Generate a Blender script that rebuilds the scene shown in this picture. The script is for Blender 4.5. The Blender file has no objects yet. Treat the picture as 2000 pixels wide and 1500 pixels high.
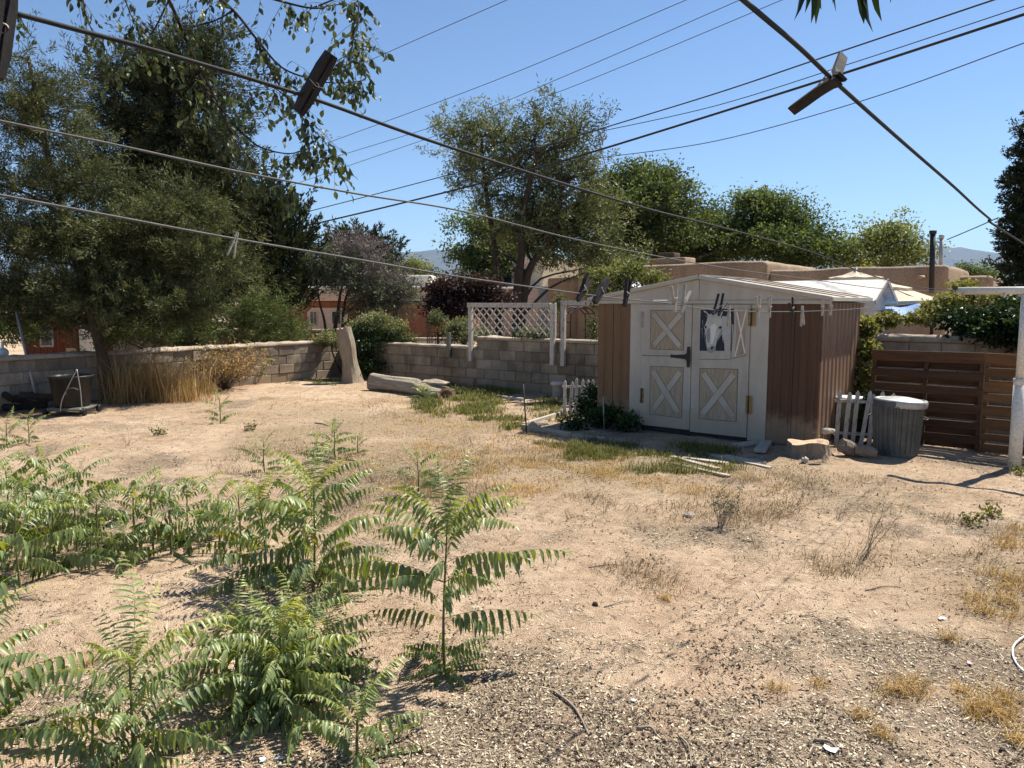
import bpy, bmesh, math, random
import numpy as np
from mathutils import Vector, Matrix

sc = bpy.context.scene
COL = sc.collection
R = math.radians
# ------------------------------------------------------------------ camera
FPX, CX, CY, CAMH, PITCH = 1480.0, 1000.0, 750.0, 1.75, R(6.17)
cam_d = bpy.data.cameras.new('camera'); cam = bpy.data.objects.new('camera', cam_d); COL.objects.link(cam)
cam_d.sensor_width = 36.0; cam_d.lens = 36.0 * FPX / 2000.0
cam_d.clip_start = 0.02; cam_d.clip_end = 40000
cam.location = (0, 0, CAMH); cam.rotation_euler = (math.pi / 2 - PITCH, 0, 0)
sc.camera = cam
# ------------------------------------------------------------------ sky, sun, exposure
SUN_EL = R(55.0); SUN_H = Vector((0.805, 0.593)).normalized()
world = bpy.data.worlds.new('World'); sc.world = world; world.use_nodes = True
wn = world.node_tree.nodes; wl = world.node_tree.links
bg = wn['Background']; sky = wn.new('ShaderNodeTexSky'); sky.sky_type = 'NISHITA'
sky.sun_disc = False; sky.sun_elevation = SUN_EL
sky.sun_rotation = math.atan2(SUN_H.x, SUN_H.y)
sky.altitude = 1600; sky.air_density = 1.1; sky.dust_density = 0.1; sky.ozone_density = 5.0
wl.new(sky.outputs[0], bg.inputs['Color']); bg.inputs['Strength'].default_value = 0.073
sun_d = bpy.data.lights.new('sun', 'SUN'); sun = bpy.data.objects.new('sun', sun_d); COL.objects.link(sun)
sun_d.energy = 5.0; sun_d.angle = R(0.65); sun_d.color = (1.0, 0.94, 0.84)
sdir = Vector((SUN_H.x * math.cos(SUN_EL), SUN_H.y * math.cos(SUN_EL), math.sin(SUN_EL)))
sun.rotation_euler = sdir.to_track_quat('Z', 'Y').to_euler()
sun.location = (20, 16, 40)
vs = sc.view_settings
vs.view_transform = 'Standard'; vs.look = 'None'; vs.exposure = 1.0; vs.gamma = 1.0; vs.use_curve_mapping = False
sc.cycles.use_denoising = True
sc.cycles.max_bounces = 6; sc.cycles.transparent_max_bounces = 8

# ------------------------------------------------------------------ geometry helpers
E1 = Vector((0.796, -0.605)).normalized(); E2 = Vector((-E1.y, E1.x))   # along the back wall / away from the camera
YAW = math.atan2(E1.y, E1.x)

def ray(px, py):
    dx = (px - CX) / FPX; dy = (CY - py) / FPX
    return Vector((dx, math.cos(PITCH) + dy * math.sin(PITCH), -math.sin(PITCH) + dy * math.cos(PITCH)))
def at(px, py, Y):
    d = ray(px, py); t = Y / d.y
    return Vector((d.x * t, Y, CAMH + d.z * t))
def gp(px, py, z=0.0):
    d = ray(px, py); t = (z - CAMH) / d.z
    return Vector((d.x * t, d.y * t, z))
def on_plane(px, py, P, n):
    d = ray(px, py); o = Vector((0, 0, CAMH))
    t = (Vector(P) - o).dot(n) / d.dot(n)
    return o + d * t
def mpp(Y): return Y / FPX

def vn(x, y, scale, seed=0):
    x = np.asarray(x, float) / scale; y = np.asarray(y, float) / scale
    xi = np.floor(x).astype(np.int64); yi = np.floor(y).astype(np.int64)
    fx = x - xi; fy = y - yi
    fx = fx * fx * (3 - 2 * fx); fy = fy * fy * (3 - 2 * fy)
    def h(a, b):
        n = (a * 374761393 + b * 668265263 + seed * 974634777) & 0xFFFFFFFF
        n = ((n ^ (n >> 13)) * 1274126177) & 0xFFFFFFFF
        n = n ^ (n >> 16)
        return (n & 0xFFFF) / 32767.5 - 1.0
    a = h(xi, yi) * (1 - fx) + h(xi + 1, yi) * fx
    b = h(xi, yi + 1) * (1 - fx) + h(xi + 1, yi + 1) * fx
    return a * (1 - fy) + b * fy

def hgt(x, y):
    x = np.asarray(x, float); y = np.asarray(y, float)
    r = np.hypot(x, y); fade = np.clip(1 - (r - 16) / 8, 0, 1)
    h = 0.022 * vn(x, y, 1.7, 1) + 0.016 * vn(x, y, 0.55, 2) + 0.010 * vn(x, y, 0.21, 3)
    h = h + 0.006 * vn(x, y, 0.10, 4)
    return h * fade
def H(x, y): return float(hgt(x, y))
def G(px, py):
    p = gp(px, py); p.z = H(p.x, p.y); return p

def finish(me, mat, smooth):
    if mat is not None: me.materials.append(mat)
    if smooth: me.polygons.foreach_set('use_smooth', np.ones(len(me.polygons), bool))
    me.update()
def mk_mesh(name, V, F, mat=None, smooth=False, attr=None):
    V = np.asarray(V, np.float32).reshape(-1, 3)
    me = bpy.data.meshes.new(name)
    if isinstance(F, np.ndarray):
        k = F.shape[1]; m = F.shape[0]
        me.vertices.add(len(V)); me.vertices.foreach_set('co', V.ravel())
        me.loops.add(m * k); me.loops.foreach_set('vertex_index', F.astype(np.int32).ravel())
        me.polygons.add(m); me.polygons.foreach_set('loop_start', np.arange(0, m * k, k, dtype=np.int32))
        me.update(calc_edges=True)
    else:
        me.from_pydata([tuple(map(float, v)) for v in V], [], [list(map(int, f)) for f in F])
    if attr is not None:
        for an, av in attr.items():
            dom = 'FACE' if len(av) == len(me.polygons) else 'POINT'
            a = me.attributes.new(an, 'FLOAT', dom); a.data.foreach_set('value', np.asarray(av, np.float32))
    finish(me, mat, smooth)
    return me
def link(o, parent=None):
    COL.objects.link(o)
    if parent is not None: o.parent = parent
    return o
def obj(name, me, parent=None, loc=(0, 0, 0), rot=(0, 0, 0), scale=(1, 1, 1)):
    o = bpy.data.objects.new(name, me); link(o, parent)
    o.location = loc; o.rotation_euler = rot; o.scale = scale
    return o
def tag(o, label, cat, group=None):
    o['label'] = label; o['category'] = cat
    if group: o['group'] = group
    return o
def thing(name, label, cat, loc=(0, 0, 0), rotz=0.0, group=None):
    o = bpy.data.objects.new(name, None); link(o)
    o.empty_display_size = 0.1
    o.location = loc; o.rotation_euler = (0, 0, rotz)
    return tag(o, label, cat, group)
def structure(o): o['kind'] = 'structure'; return o
def stuff(o): o['kind'] = 'stuff'; return o
def dup(root, loc, rot=None, scale=None, label=None):
    r = root.copy(); COL.objects.link(r); r.location = loc
    if rot is not None: r.rotation_euler = rot
    if scale is not None: r.scale = scale
    if label: r['label'] = label
    for ch in list(root.children):
        c = ch.copy(); COL.objects.link(c); c.parent = r
        for g in list(ch.children):
            d = g.copy(); COL.objects.link(d); d.parent = c
    return r

class MB:
    """collects shapes and builds one mesh"""
    def __init__(s): s.v = []; s.f = []; s.n = 0
    def add(s, V, F):
        V = [tuple(p) for p in V]
        s.v += V; s.f += [[i + s.n for i in f] for f in F]; s.n += len(V); return s
    def box(s, x0, x1, y0, y1, z0, z1):
        V = [(x0,y0,z0),(x1,y0,z0),(x1,y1,z0),(x0,y1,z0),(x0,y0,z1),(x1,y0,z1),(x1,y1,z1),(x0,y1,z1)]
        return s.add(V, [(3,2,1,0),(4,5,6,7),(0,1,5,4),(1,2,6,5),(2,3,7,6),(3,0,4,7)])
    def bar(s, a, b, w, h, up=(0, 0, 1)):
        a = Vector(a); b = Vector(b); d = (b - a).normalized(); u = Vector(up)
        r = d.cross(u)
        if r.length < 1e-4: r = d.cross(Vector((1, 0, 0)))
        r.normalize(); u = r.cross(d)
        V = []
        for p in (a, b):
            for sx, sy in ((-1,-1),(1,-1),(1,1),(-1,1)):
                V.append(p + r * (w / 2 * sx) + u * (h / 2 * sy))
        return s.add(V, [(0,1,2,3),(7,6,5,4),(4,5,1,0),(5,6,2,1),(6,7,3,2),(7,4,0,3)])
    def tube(s, pts, rad, n=8, cap=True):
        V, F = tube(pts, rad, n, cap); return s.add(V, F)
    def poly(s, pts, thick, axis):
        """closed outline (list of 3d points) extruded by the vector axis*thick"""
        k = len(pts); a = Vector(axis) * thick
        V = [Vector(p) for p in pts] + [Vector(p) + a for p in pts]
        F = [list(range(k))[::-1], list(range(k, 2 * k))]
        F += [(i, (i + 1) % k, k + (i + 1) % k, k + i) for i in range(k)]
        return s.add(V, F)
    def mesh(s, name, mat, smooth=False): return mk_mesh(name, s.v, s.f, mat, smooth)
    def build(s, name, mat, parent=None, smooth=False, bevel=0.0):
        me = s.mesh(name, mat, smooth)
        if bevel > 0:
            bm = bmesh.new(); bm.from_mesh(me)
            bmesh.ops.recalc_face_normals(bm, faces=bm.faces)
            bmesh.ops.bevel(bm, geom=list(bm.edges), offset=bevel, segments=1, affect='EDGES', clamp_overlap=True)
            bm.to_mesh(me); bm.free()
        return obj(name, me, parent)

def tube(pts, rad, n=8, cap=True):
    pts = [Vector(p) for p in pts]; k = len(pts)
    if not hasattr(rad, '__len__'): rad = [rad] * k
    V = []; F = []
    u = None
    for i, p in enumerate(pts):
        d = (pts[min(i + 1, k - 1)] - pts[max(i - 1, 0)]).normalized()
        if u is None:
            u = d.orthogonal().normalized()
        else:
            u = (u - d * u.dot(d))
            u = u.normalized() if u.length > 1e-6 else d.orthogonal().normalized()
        w = d.cross(u)
        for j in range(n):
            a = 2 * math.pi * j / n
            V.append(p + (u * math.cos(a) + w * math.sin(a)) * rad[i])
    for i in range(k - 1):
        for j in range(n):
            F.append((i * n + j, i * n + (j + 1) % n, (i + 1) * n + (j + 1) % n, (i + 1) * n + j))
    if cap:
        F.append(tuple(range(n))[::-1]); F.append(tuple(range((k - 1) * n, k * n)))
    return V, F
def smooth_path(pts, sub=6):
    pts = [Vector(p) for p in pts]; out = []
    for i in range(len(pts) - 1):
        p0 = pts[max(i - 1, 0)]; p1 = pts[i]; p2 = pts[i + 1]; p3 = pts[min(i + 2, len(pts) - 1)]
        for j in range(sub):
            t = j / sub
            out.append(0.5 * ((2 * p1) + (p2 - p0) * t + (2 * p0 - 5 * p1 + 4 * p2 - p3) * t * t + (3 * p1 - p0 - 3 * p2 + p3) * t ** 3))
    out.append(pts[-1]); return out
def lathe(prof, n=32, wob=None):
    """prof: list of (r,z)"""
    V = []; F = []; k = len(prof)
    for i, (r, z) in enumerate(prof):
        for j in range(n):
            a = 2 * math.pi * j / n
            rr = r * (1 + (wob(a, z) if wob else 0))
            V.append((rr * math.cos(a), rr * math.sin(a), z))
    for i in range(k - 1):
        for j in range(n):
            F.append((i * n + j, i * n + (j + 1) % n, (i + 1) * n + (j + 1) % n, (i + 1) * n + j))
    return V, F

# ------------------------------------------------------------------ materials
def lin(r, g, b):
    f = lambda c: (c / 255 / 12.92) if c / 255 <= 0.04045 else ((c / 255 + 0.055) / 1.055) ** 2.4
    return (f(r), f(g), f(b))
def new_mat(name):
    m = bpy.data.materials.new(name); m.use_nodes = True
    nt = m.node_tree; b = nt.nodes['Principled BSDF']
    return m, nt, b
def col4(c): return (c[0], c[1], c[2], 1.0)
def noise_node(nt, scale, detail=4, rough=0.6, vec=None, dist=0.0):
    n = nt.nodes.new('ShaderNodeTexNoise'); n.inputs['Scale'].default_value = scale
    n.inputs['Detail'].default_value = detail; n.inputs['Roughness'].default_value = rough
    n.inputs['Distortion'].default_value = dist
    if vec is not None: nt.links.new(vec, n.inputs['Vector'])
    return n
def ramp(nt, fac, stops):
    r = nt.nodes.new('ShaderNodeValToRGB'); el = r.color_ramp.elements
    while len(el) < len(stops): el.new(0.5)
    for e, (p, c) in zip(el, stops): e.position = p; e.color = col4(c) if len(c) == 3 else c
    nt.links.new(fac, r.inputs[0]); return r
def mix(nt, fac, a, b, mode='MIX'):
    n = nt.nodes.new('ShaderNodeMix'); n.data_type = 'RGBA'; n.blend_type = mode
    for s, v in ((n.inputs[0], fac), (n.inputs[6], a), (n.inputs[7], b)):
        if isinstance(v, (int, float)): s.default_value = v
        elif isinstance(v, tuple): s.default_value = col4(v)
        else: nt.links.new(v, s)
    return n.outputs[2]
def coords(nt, stretch=(1, 1, 1), kind='Object'):
    tc = nt.nodes.new('ShaderNodeTexCoord'); mp = nt.nodes.new('ShaderNodeMapping')
    mp.inputs['Scale'].default_value = stretch
    nt.links.new(tc.outputs[kind], mp.inputs[0]); return mp.outputs[0]
def bump(nt, b, h, strength, dist=0.01):
    n = nt.nodes.new('ShaderNodeBump'); n.inputs['Strength'].default_value = strength; n.inputs['Distance'].default_value = dist
    nt.links.new(h, n.inputs['Height']); nt.links.new(n.outputs[0], b.inputs['Normal'])

def surf(name, c1, c2, scale=6.0, rough=0.85, bstr=0.4, bdist=0.01, stretch=(1, 1, 1), metal=0.0,
         wear=None, wear_pos=0.58, wear_scale=9.0, rand=0.0, fine=None, amp=0.2, stain=None, dust=None):
    """two-tone noise colour, fine speckle, optional worn patches, per-object variation, bump"""
    m, nt, b = new_mat(name)
    v = coords(nt, stretch)
    n1 = noise_node(nt, scale, 6, 0.65, v)
    r1 = ramp(nt, n1.outputs[0], [(0.32, c1), (0.68, c2)])
    n2 = noise_node(nt, fine or scale * 14, 3, 0.7, v)
    r2 = ramp(nt, n2.outputs[0], [(0.3, (1 - amp * 1.3,) * 3), (0.7, (1 + amp * .75,) * 3)])
    c = mix(nt, 1.0, r1.outputs[0], r2.outputs[0], 'MULTIPLY')
    if wear is not None:
        n3 = noise_node(nt, wear_scale, 8, 0.75, v)
        r3 = ramp(nt, n3.outputs[0], [(wear_pos, (0, 0, 0)), (wear_pos + 0.06, (1, 1, 1))])
        c = mix(nt, r3.outputs[0], c, wear)
    if rand > 0:
        oi = nt.nodes.new('ShaderNodeObjectInfo')
        r4 = ramp(nt, oi.outputs['Random'], [(0.0, (1 - rand,) * 3), (1.0, (1 + rand,) * 3)])
        c = mix(nt, 1.0, c, r4.outputs[0], 'MULTIPLY')
    if stain is not None or dust is not None:
        geo = nt.nodes.new('ShaderNodeNewGeometry')
    if stain is not None:                      # world-space weather stains, drawn out downwards
        mp2 = nt.nodes.new('ShaderNodeMapping'); mp2.inputs['Scale'].default_value = (1, 1, stain[2] if len(stain) > 2 else .45)
        nt.links.new(geo.outputs['Position'], mp2.inputs[0])
        n5 = noise_node(nt, stain[0], 6, 0.7, mp2.outputs[0])
        r5 = ramp(nt, n5.outputs[0], [(0.34, (1 - stain[1], 1 - stain[1] * 1.05, 1 - stain[1] * 1.1)), (0.58, (1, 1, 1)), (.75, (1 + stain[1] * .25,) * 3)])
        c = mix(nt, 1.0, c, r5.outputs[0], 'MULTIPLY')
    if dust is not None:                       # splashed dirt along the foot
        sx = nt.nodes.new('ShaderNodeSeparateXYZ'); nt.links.new(geo.outputs['Position'], sx.inputs[0])
        n6 = noise_node(nt, 7, 5, .7, geo.outputs['Position'])
        ma = nt.nodes.new('ShaderNodeMath'); ma.operation = 'MULTIPLY_ADD'; nt.links.new(n6.outputs[0], ma.inputs[0]); ma.inputs[1].default_value = -.5; nt.links.new(sx.outputs[2], ma.inputs[2])
        r6 = ramp(nt, ma.outputs[0], [(0.0, (.5, .5, .5)), (dust, (0, 0, 0))])
        c = mix(nt, r6.outputs[0], c, (0.33, 0.24, 0.155))
    nt.links.new(c, b.inputs['Base Color'])
    b.inputs['Roughness'].default_value = rough; b.inputs['Metallic'].default_value = metal
    b.inputs['Specular IOR Level'].default_value = 0.3
    if bstr > 0:
        ad = nt.nodes.new('ShaderNodeMath'); ad.operation = 'ADD'
        nt.links.new(n1.outputs[0], ad.inputs[0]); nt.links.new(n2.outputs[0], ad.inputs[1])
        bump(nt, b, ad.outputs[0], bstr, bdist)
    return m
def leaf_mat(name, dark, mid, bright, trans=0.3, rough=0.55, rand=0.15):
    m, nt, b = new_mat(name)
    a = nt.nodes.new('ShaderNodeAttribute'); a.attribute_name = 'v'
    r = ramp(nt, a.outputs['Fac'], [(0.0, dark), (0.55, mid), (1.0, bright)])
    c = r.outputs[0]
    if rand:
        oi = nt.nodes.new('ShaderNodeObjectInfo')
        r4 = ramp(nt, oi.outputs['Random'], [(0.0, (1 - rand,) * 3), (1.0, (1 + rand, 1 + rand, 1))])
        c = mix(nt, 1.0, c, r4.outputs[0], 'MULTIPLY')
    nt.links.new(c, b.inputs['Base Color']); b.inputs['Roughness'].default_value = rough
    b.inputs['Specular IOR Level'].default_value = 0.15
    if trans > 0:
        t = nt.nodes.new('ShaderNodeBsdfTranslucent'); ms = nt.nodes.new('ShaderNodeMixShader')
        c2 = mix(nt, 1.0, c, (1.25, 1.2, 0.55), 'MULTIPLY')
        nt.links.new(c2, t.inputs[0]); ms.inputs[0].default_value = trans
        nt.links.new(b.outputs[0], ms.inputs[1]); nt.links.new(t.outputs[0], ms.inputs[2])
        nt.links.new(ms.outputs[0], nt.nodes['Material Output'].inputs['Surface'])
    return m
M = {}
M['block'] = surf('concrete_block', (0.245, 0.20, 0.15), (0.34, 0.285, 0.215), 5, 0.92, 0.7, 0.010, rand=0.30, stain=(1.6, .5), dust=.12, wear=(0.25, 0.20, 0.15), wear_pos=0.62)
M['mortar'] = surf('mortar', (0.20, 0.155, 0.115), (0.27, 0.215, 0.16), 8, 0.95, 0.6, 0.01, stain=(1.6, .4))
M['coping'] = surf('coping', (0.40, 0.325, 0.24), (0.54, 0.45, 0.345), 4, 0.9, 0.8, 0.02, stain=(2.2, .45, 1), wear=(0.25, 0.20, 0.16), wear_pos=0.57, wear_scale=6)
M['white'] = surf('white_metal_paint', (0.41, 0.38, 0.325), (0.47, 0.437, 0.375), 2.5, 0.55, 0.03, 0.003, wear=(0.37, 0.32, 0.26), wear_pos=0.64, wear_scale=4, amp=.04, stain=(3.0, .16, .25), dust=.20)
M['doorwhite'] = surf('door_white_paint', (0.41, 0.38, 0.325), (0.47, 0.432, 0.37), 3, 0.6, 0.04, 0.003, wear=(0.33, 0.27, 0.21), wear_pos=0.66, wear_scale=7, amp=.05, stain=(3.0, .20, .25), dust=.16)
M['oldwhite'] = surf('weathered_white_wood', (0.47, 0.43, 0.375), (0.60, 0.555, 0.49), 5, 0.85, 0.6, 0.006, (6, 6, 1), wear=(0.19, 0.155, 0.12), wear_pos=0.53, wear_scale=8, rand=.12)
M['brown'] = surf('brown_siding', (0.068, 0.030, 0.015), (0.098, 0.046, 0.024), 2.0, 0.5, 0.12, 0.003, (8, 8, 0.6), wear=(0.135, 0.072, 0.042), wear_pos=0.65, wear_scale=3, amp=.12, stain=(4, .25, .2), dust=.16)
M['side'] = surf('sunlit_side_siding', (0.215, 0.128, 0.082), (0.29, 0.18, 0.12), 2.0, 0.5, 0.12, 0.003, (8, 8, 0.6), amp=.12, stain=(4, .25, .2), dust=.18)  # paler tan than the front, lightened further to put sunlit ribs into the colour
M['tan'] = surf('tan_siding', (0.155, 0.085, 0.041), (0.19, 0.110, 0.056), 2.0, 0.55, 0.12, 0.003, (6, 6, 0.6), amp=.12, stain=(4, .22, .2), dust=.18)
M['woodgrain'] = surf('painted_wood_grain', (0.255, 0.195, 0.132), (0.45, 0.38, 0.28), 7, 0.75, 0.2, 0.002, (9, 9, 0.7), wear=(0.15, 0.11, 0.08), wear_pos=0.60, wear_scale=14)
M['roof'] = surf('roof_metal', (0.40, 0.32, 0.235), (0.48, 0.40, 0.305), 2.5, 0.5, 0.15, 0.004, wear=(0.42, 0.26, 0.17), wear_pos=0.6, wear_scale=3)
M['black'] = surf('black_iron', (0.012, 0.012, 0.013), (0.03, 0.028, 0.026), 12, 0.55, 0.2, 0.002)
M['rust'] = surf('rusty_hinge', (0.16, 0.10, 0.04), (0.42, 0.28, 0.09), 22, 0.8, 0.4, 0.003)
M['greymetal'] = surf('grey_metal', (0.28, 0.27, 0.25), (0.42, 0.40, 0.37), 10, 0.5, 0.2, 0.002, metal=0.4)
M['galv'] = surf('galvanised_steel', (0.075, 0.078, 0.073), (0.125, 0.128, 0.12), 5, 0.55, 0.2, 0.003, metal=0.3, wear=(0.12, 0.11, 0.095), wear_pos=0.62, wear_scale=5)
M['galvlid'] = surf('galvanised_lid', (0.36, 0.355, 0.34), (0.48, 0.475, 0.46), 9, 0.45, 0.25, 0.004, metal=0.4, stain=(9, .3, 1))
M['pallet'] = surf('pallet_wood', (0.042, 0.018, 0.008), (0.095, 0.043, 0.018), 3.5, 0.7, 0.5, 0.004, (0.8, 7, 7), wear=(0.05, 0.022, 0.012), wear_pos=0.62, wear_scale=5, rand=0.35)
M['pallet2'] = surf('pallet_wood_light', (0.090, 0.041, 0.0145), (0.175, 0.086, 0.032), 3.5, 0.7, 0.5, 0.004, (0.8, 7, 7), wear=(0.06, 0.027, 0.013), wear_pos=0.63, wear_scale=5, rand=0.25)
M['polewhite'] = surf('pole_paint', (0.62, 0.58, 0.50), (0.72, 0.68, 0.60), 3, 0.6, 0.15, 0.003, wear=(0.42, 0.34, 0.26), wear_pos=0.66, wear_scale=5)
M['log'] = surf('bare_log', (0.36, 0.285, 0.20), (0.58, 0.48, 0.355), 4, 0.85, 1.0, 0.03, (6, 6, 0.7), wear=(0.16, 0.12, 0.08), wear_pos=0.58, wear_scale=5, amp=.3)
M['loglie'] = surf('bare_log_lying', (0.40, 0.315, 0.22), (0.64, 0.55, 0.42), 4, 0.85, 1.0, 0.03, (0.8, 6, 6), wear=(0.15, 0.11, 0.075), wear_pos=0.57, wear_scale=5, amp=.3)
M['cutwood'] = surf('cut_wood', (0.42, 0.28, 0.17), (0.58, 0.42, 0.28), 8, 0.85, 0.5, 0.006)
M['bark'] = surf('bark', (0.075, 0.052, 0.036), (0.16, 0.115, 0.08), 5, 0.95, 1.0, 0.03, (4, 4, 1))
M['darkbark'] = surf('dark_bark', (0.03, 0.022, 0.018), (0.075, 0.055, 0.042), 6, 0.95, 1.0, 0.02, (4, 4, 1))
M['greyboard'] = surf('grey_board', (0.34, 0.29, 0.23), (0.47, 0.41, 0.33), 4, 0.9, 0.5, 0.004, (1, 6, 6), wear=(0.20, 0.16, 0.12), wear_pos=0.6, rand=0.15)
M['rubber'] = surf('black_plastic', (0.009, 0.010, 0.010), (0.017, 0.018, 0.017), 6, 0.45, 0.1, 0.002)
M['cartgrey'] = surf('cart_plastic', (0.10, 0.105, 0.085), (0.15, 0.155, 0.125), 5, 0.55, 0.1, 0.002)
M['pin'] = surf('pin_wood', (0.013, 0.012, 0.012), (0.034, 0.031, 0.029), 25, 0.85, 0.5, 0.002, (5, 5, 0.8))
M['pinpale'] = surf('pin_wood_pale', (0.26, 0.235, 0.20), (0.40, 0.365, 0.31), 25, 0.85, 0.4, 0.002)
M['line'] = surf('clothesline', (0.007, 0.008, 0.008), (0.020, 0.022, 0.021), 60, 0.75, 0.4, 0.001)
M['lineold'] = surf('clothesline_pale', (0.055, 0.055, 0.052), (0.11, 0.108, 0.10), 60, 0.6, 0.3, 0.001)
M['cable'] = surf('utility_cable', (0.012, 0.013, 0.015), (0.022, 0.023, 0.026), 3, 0.6, 0.0)
M['thincable'] = surf('thin_cable', (0.055, 0.06, 0.07), (0.075, 0.08, 0.09), 3, 0.6, 0.0)
M['adobe'] = surf('adobe_stucco', (0.335, 0.238, 0.155), (0.40, 0.29, 0.195), 0.9, 0.95, 0.8, 0.04, fine=18, stain=(.9, .30, .3))
M['cream'] = surf('cream_stucco', (0.60, 0.50, 0.38), (0.66, 0.56, 0.44), 0.8, 0.95, 0.4, 0.02, fine=14)
M['pink'] = surf('pink_stucco', (0.56, 0.43, 0.34), (0.62, 0.49, 0.39), 0.8, 0.95, 0.4, 0.02, fine=14)
M['terra'] = surf('terracotta_stucco', (0.27, 0.115, 0.065), (0.33, 0.15, 0.09), 1.0, 0.95, 0.4, 0.02, fine=14, stain=(.9, .25, .3))
M['palewall'] = surf('pale_stucco', (0.58, 0.55, 0.50), (0.66, 0.63, 0.58), 1, 0.95, 0.3, 0.01)
M['barnred'] = surf('red_barn_boards', (0.13, 0.036, 0.016), (0.20, 0.06, 0.027), 3, 0.85, 0.4, 0.006, (7, 7, 0.8))
M['tarp'] = surf('blue_tarp', (0.10, 0.20, 0.42), (0.16, 0.28, 0.50), 2, 0.45, 0.5, 0.03)
M['canvas'] = surf('umbrella_canvas', (0.44, 0.37, 0.27), (0.52, 0.44, 0.335), 2, 0.85, 0.3, 0.01)
M['rock'] = surf('rock', (0.24, 0.20, 0.16), (0.38, 0.33, 0.27), 7, 0.9, 0.8, 0.01, rand=0.2)
M['litterwhite'] = surf('white_scrap', (0.66, 0.66, 0.63), (0.74, 0.74, 0.72), 20, 0.7, 0.2, 0.002)
M['pinkscrap'] = surf('pink_petal', (0.66, 0.36, 0.45), (0.72, 0.44, 0.52), 20, 0.6, 0.0)
M['twig'] = surf('twig', (0.20, 0.155, 0.115), (0.36, 0.30, 0.235), 18, 0.9, 0.4, 0.002)
M['stem'] = surf('green_stem', (0.085, 0.10, 0.035), (0.15, 0.15, 0.06), 12, 0.7, 0.2, 0.002)
def glass_mat():
    m, nt, b = new_mat('window_glass')
    b.inputs['Base Color'].default_value = (0.03, 0.04, 0.045, 1); b.inputs['Roughness'].default_value = 0.08
    b.inputs['Specular IOR Level'].default_value = 0.8
    return m
M['glass'] = glass_mat()
# ================================================================== GROUND
def blob(x, y, px, py, rx, ry):
    c = gp(px, py); return np.exp(-(((x - c.x) / rx) ** 2 + ((y - c.y) / ry) ** 2))
def litter_mask(x, y):
    n = 0.60 * vn(x, y, 0.8, 21) + 0.42 * vn(x, y, 0.33, 22) + 0.30 * vn(x, y, 0.12, 23)
    b = 0.50 * np.clip((3.9 - y) / 1.3, -0.25, 1) + 0.35 * blob(x, y, 1720, 1230, .5, .45) + .35 * blob(x, y, 1330, 1250, .45, .3) + .3 * blob(x, y, 1500, 1060, .9, .4) + 0.5 * blob(x, y, 1880, 1250, 0.7, 0.9) + 0.45 * blob(x, y, 1250, 1480, 0.9, 0.5)
    b = b + 0.40 * blob(x, y, 1000, 900, 2.4, 1.3) + 0.35 * blob(x, y, 740, 980, 0.8, 1.2) + 0.25 * blob(x, y, 1650, 960, 1.6, 1.0)
    b = b - 0.45 * blob(x, y, 1380, 1170, 0.9, 0.7) - 0.30 * blob(x, y, 1350, 1330, 0.35, 0.4) - 0.25 * blob(x, y, 380, 1130, 0.7, 0.6)
    return np.clip(0.5 + 1.15 * (n + b - 0.27), 0, 1)
def needle_mask(x, y):
    d = np.abs((x - Cw.x) * E1.x + (y - Cw.y) * E1.y)            # distance from the left wall
    return np.clip(1.25 - d / 1.6 + 0.35 * vn(x, y, 0.5, 31), 0, 1) * np.clip((-5.0 - x) / 1.5, 0, 1)
def dry_mask(x, y):
    b = blob(x, y, 900, 840, 4.2, 3.0) + 0.6 * blob(x, y, 1100, 930, 3.0, 1.6) + 0.8 * blob(x, y, 1960, 1120, 0.9, 1.2)
    return np.clip(b * (0.75 + 0.8 * vn(x, y, 0.8, 41)), 0, 1)
Cw = Vector((-4.01, 18.1))    # corner of the two block walls

def spaced(segs):
    out = []
    for a, b, s in segs: out.append(np.arange(a, b, s))
    return np.unique(np.round(np.concatenate(out), 4))
gx = spaced([(-9000, -2000, 1750), (-2000, -200, 300), (-200, -30, 24), (-30, -14, 2.5), (-14, -5, .14), (-5, 5.5, .055), (5.5, 10, .14), (10, 30, 2.5), (30, 200, 24), (200, 2000, 300), (2000, 9100, 1750)])
gy = spaced([(-300, -20, 70), (-20, -1, 2), (-1, 1.5, .3), (1.5, 6.5, .045), (6.5, 12, .08), (12, 20, .16), (20, 60, 4), (60, 400, 40), (400, 3000, 400), (3000, 12500, 1500)])
XX, YY = np.meshgrid(gx, gy)
ZZ = hgt(XX, YY)
nx, ny = len(gx), len(gy)
idx = np.arange(nx * ny).reshape(ny, nx)
F = np.stack([idx[:-1, :-1], idx[:-1, 1:], idx[1:, 1:], idx[1:, :-1]], -1).reshape(-1, 4)
V = np.stack([XX, YY, ZZ], -1).reshape(-1, 3)

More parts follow.
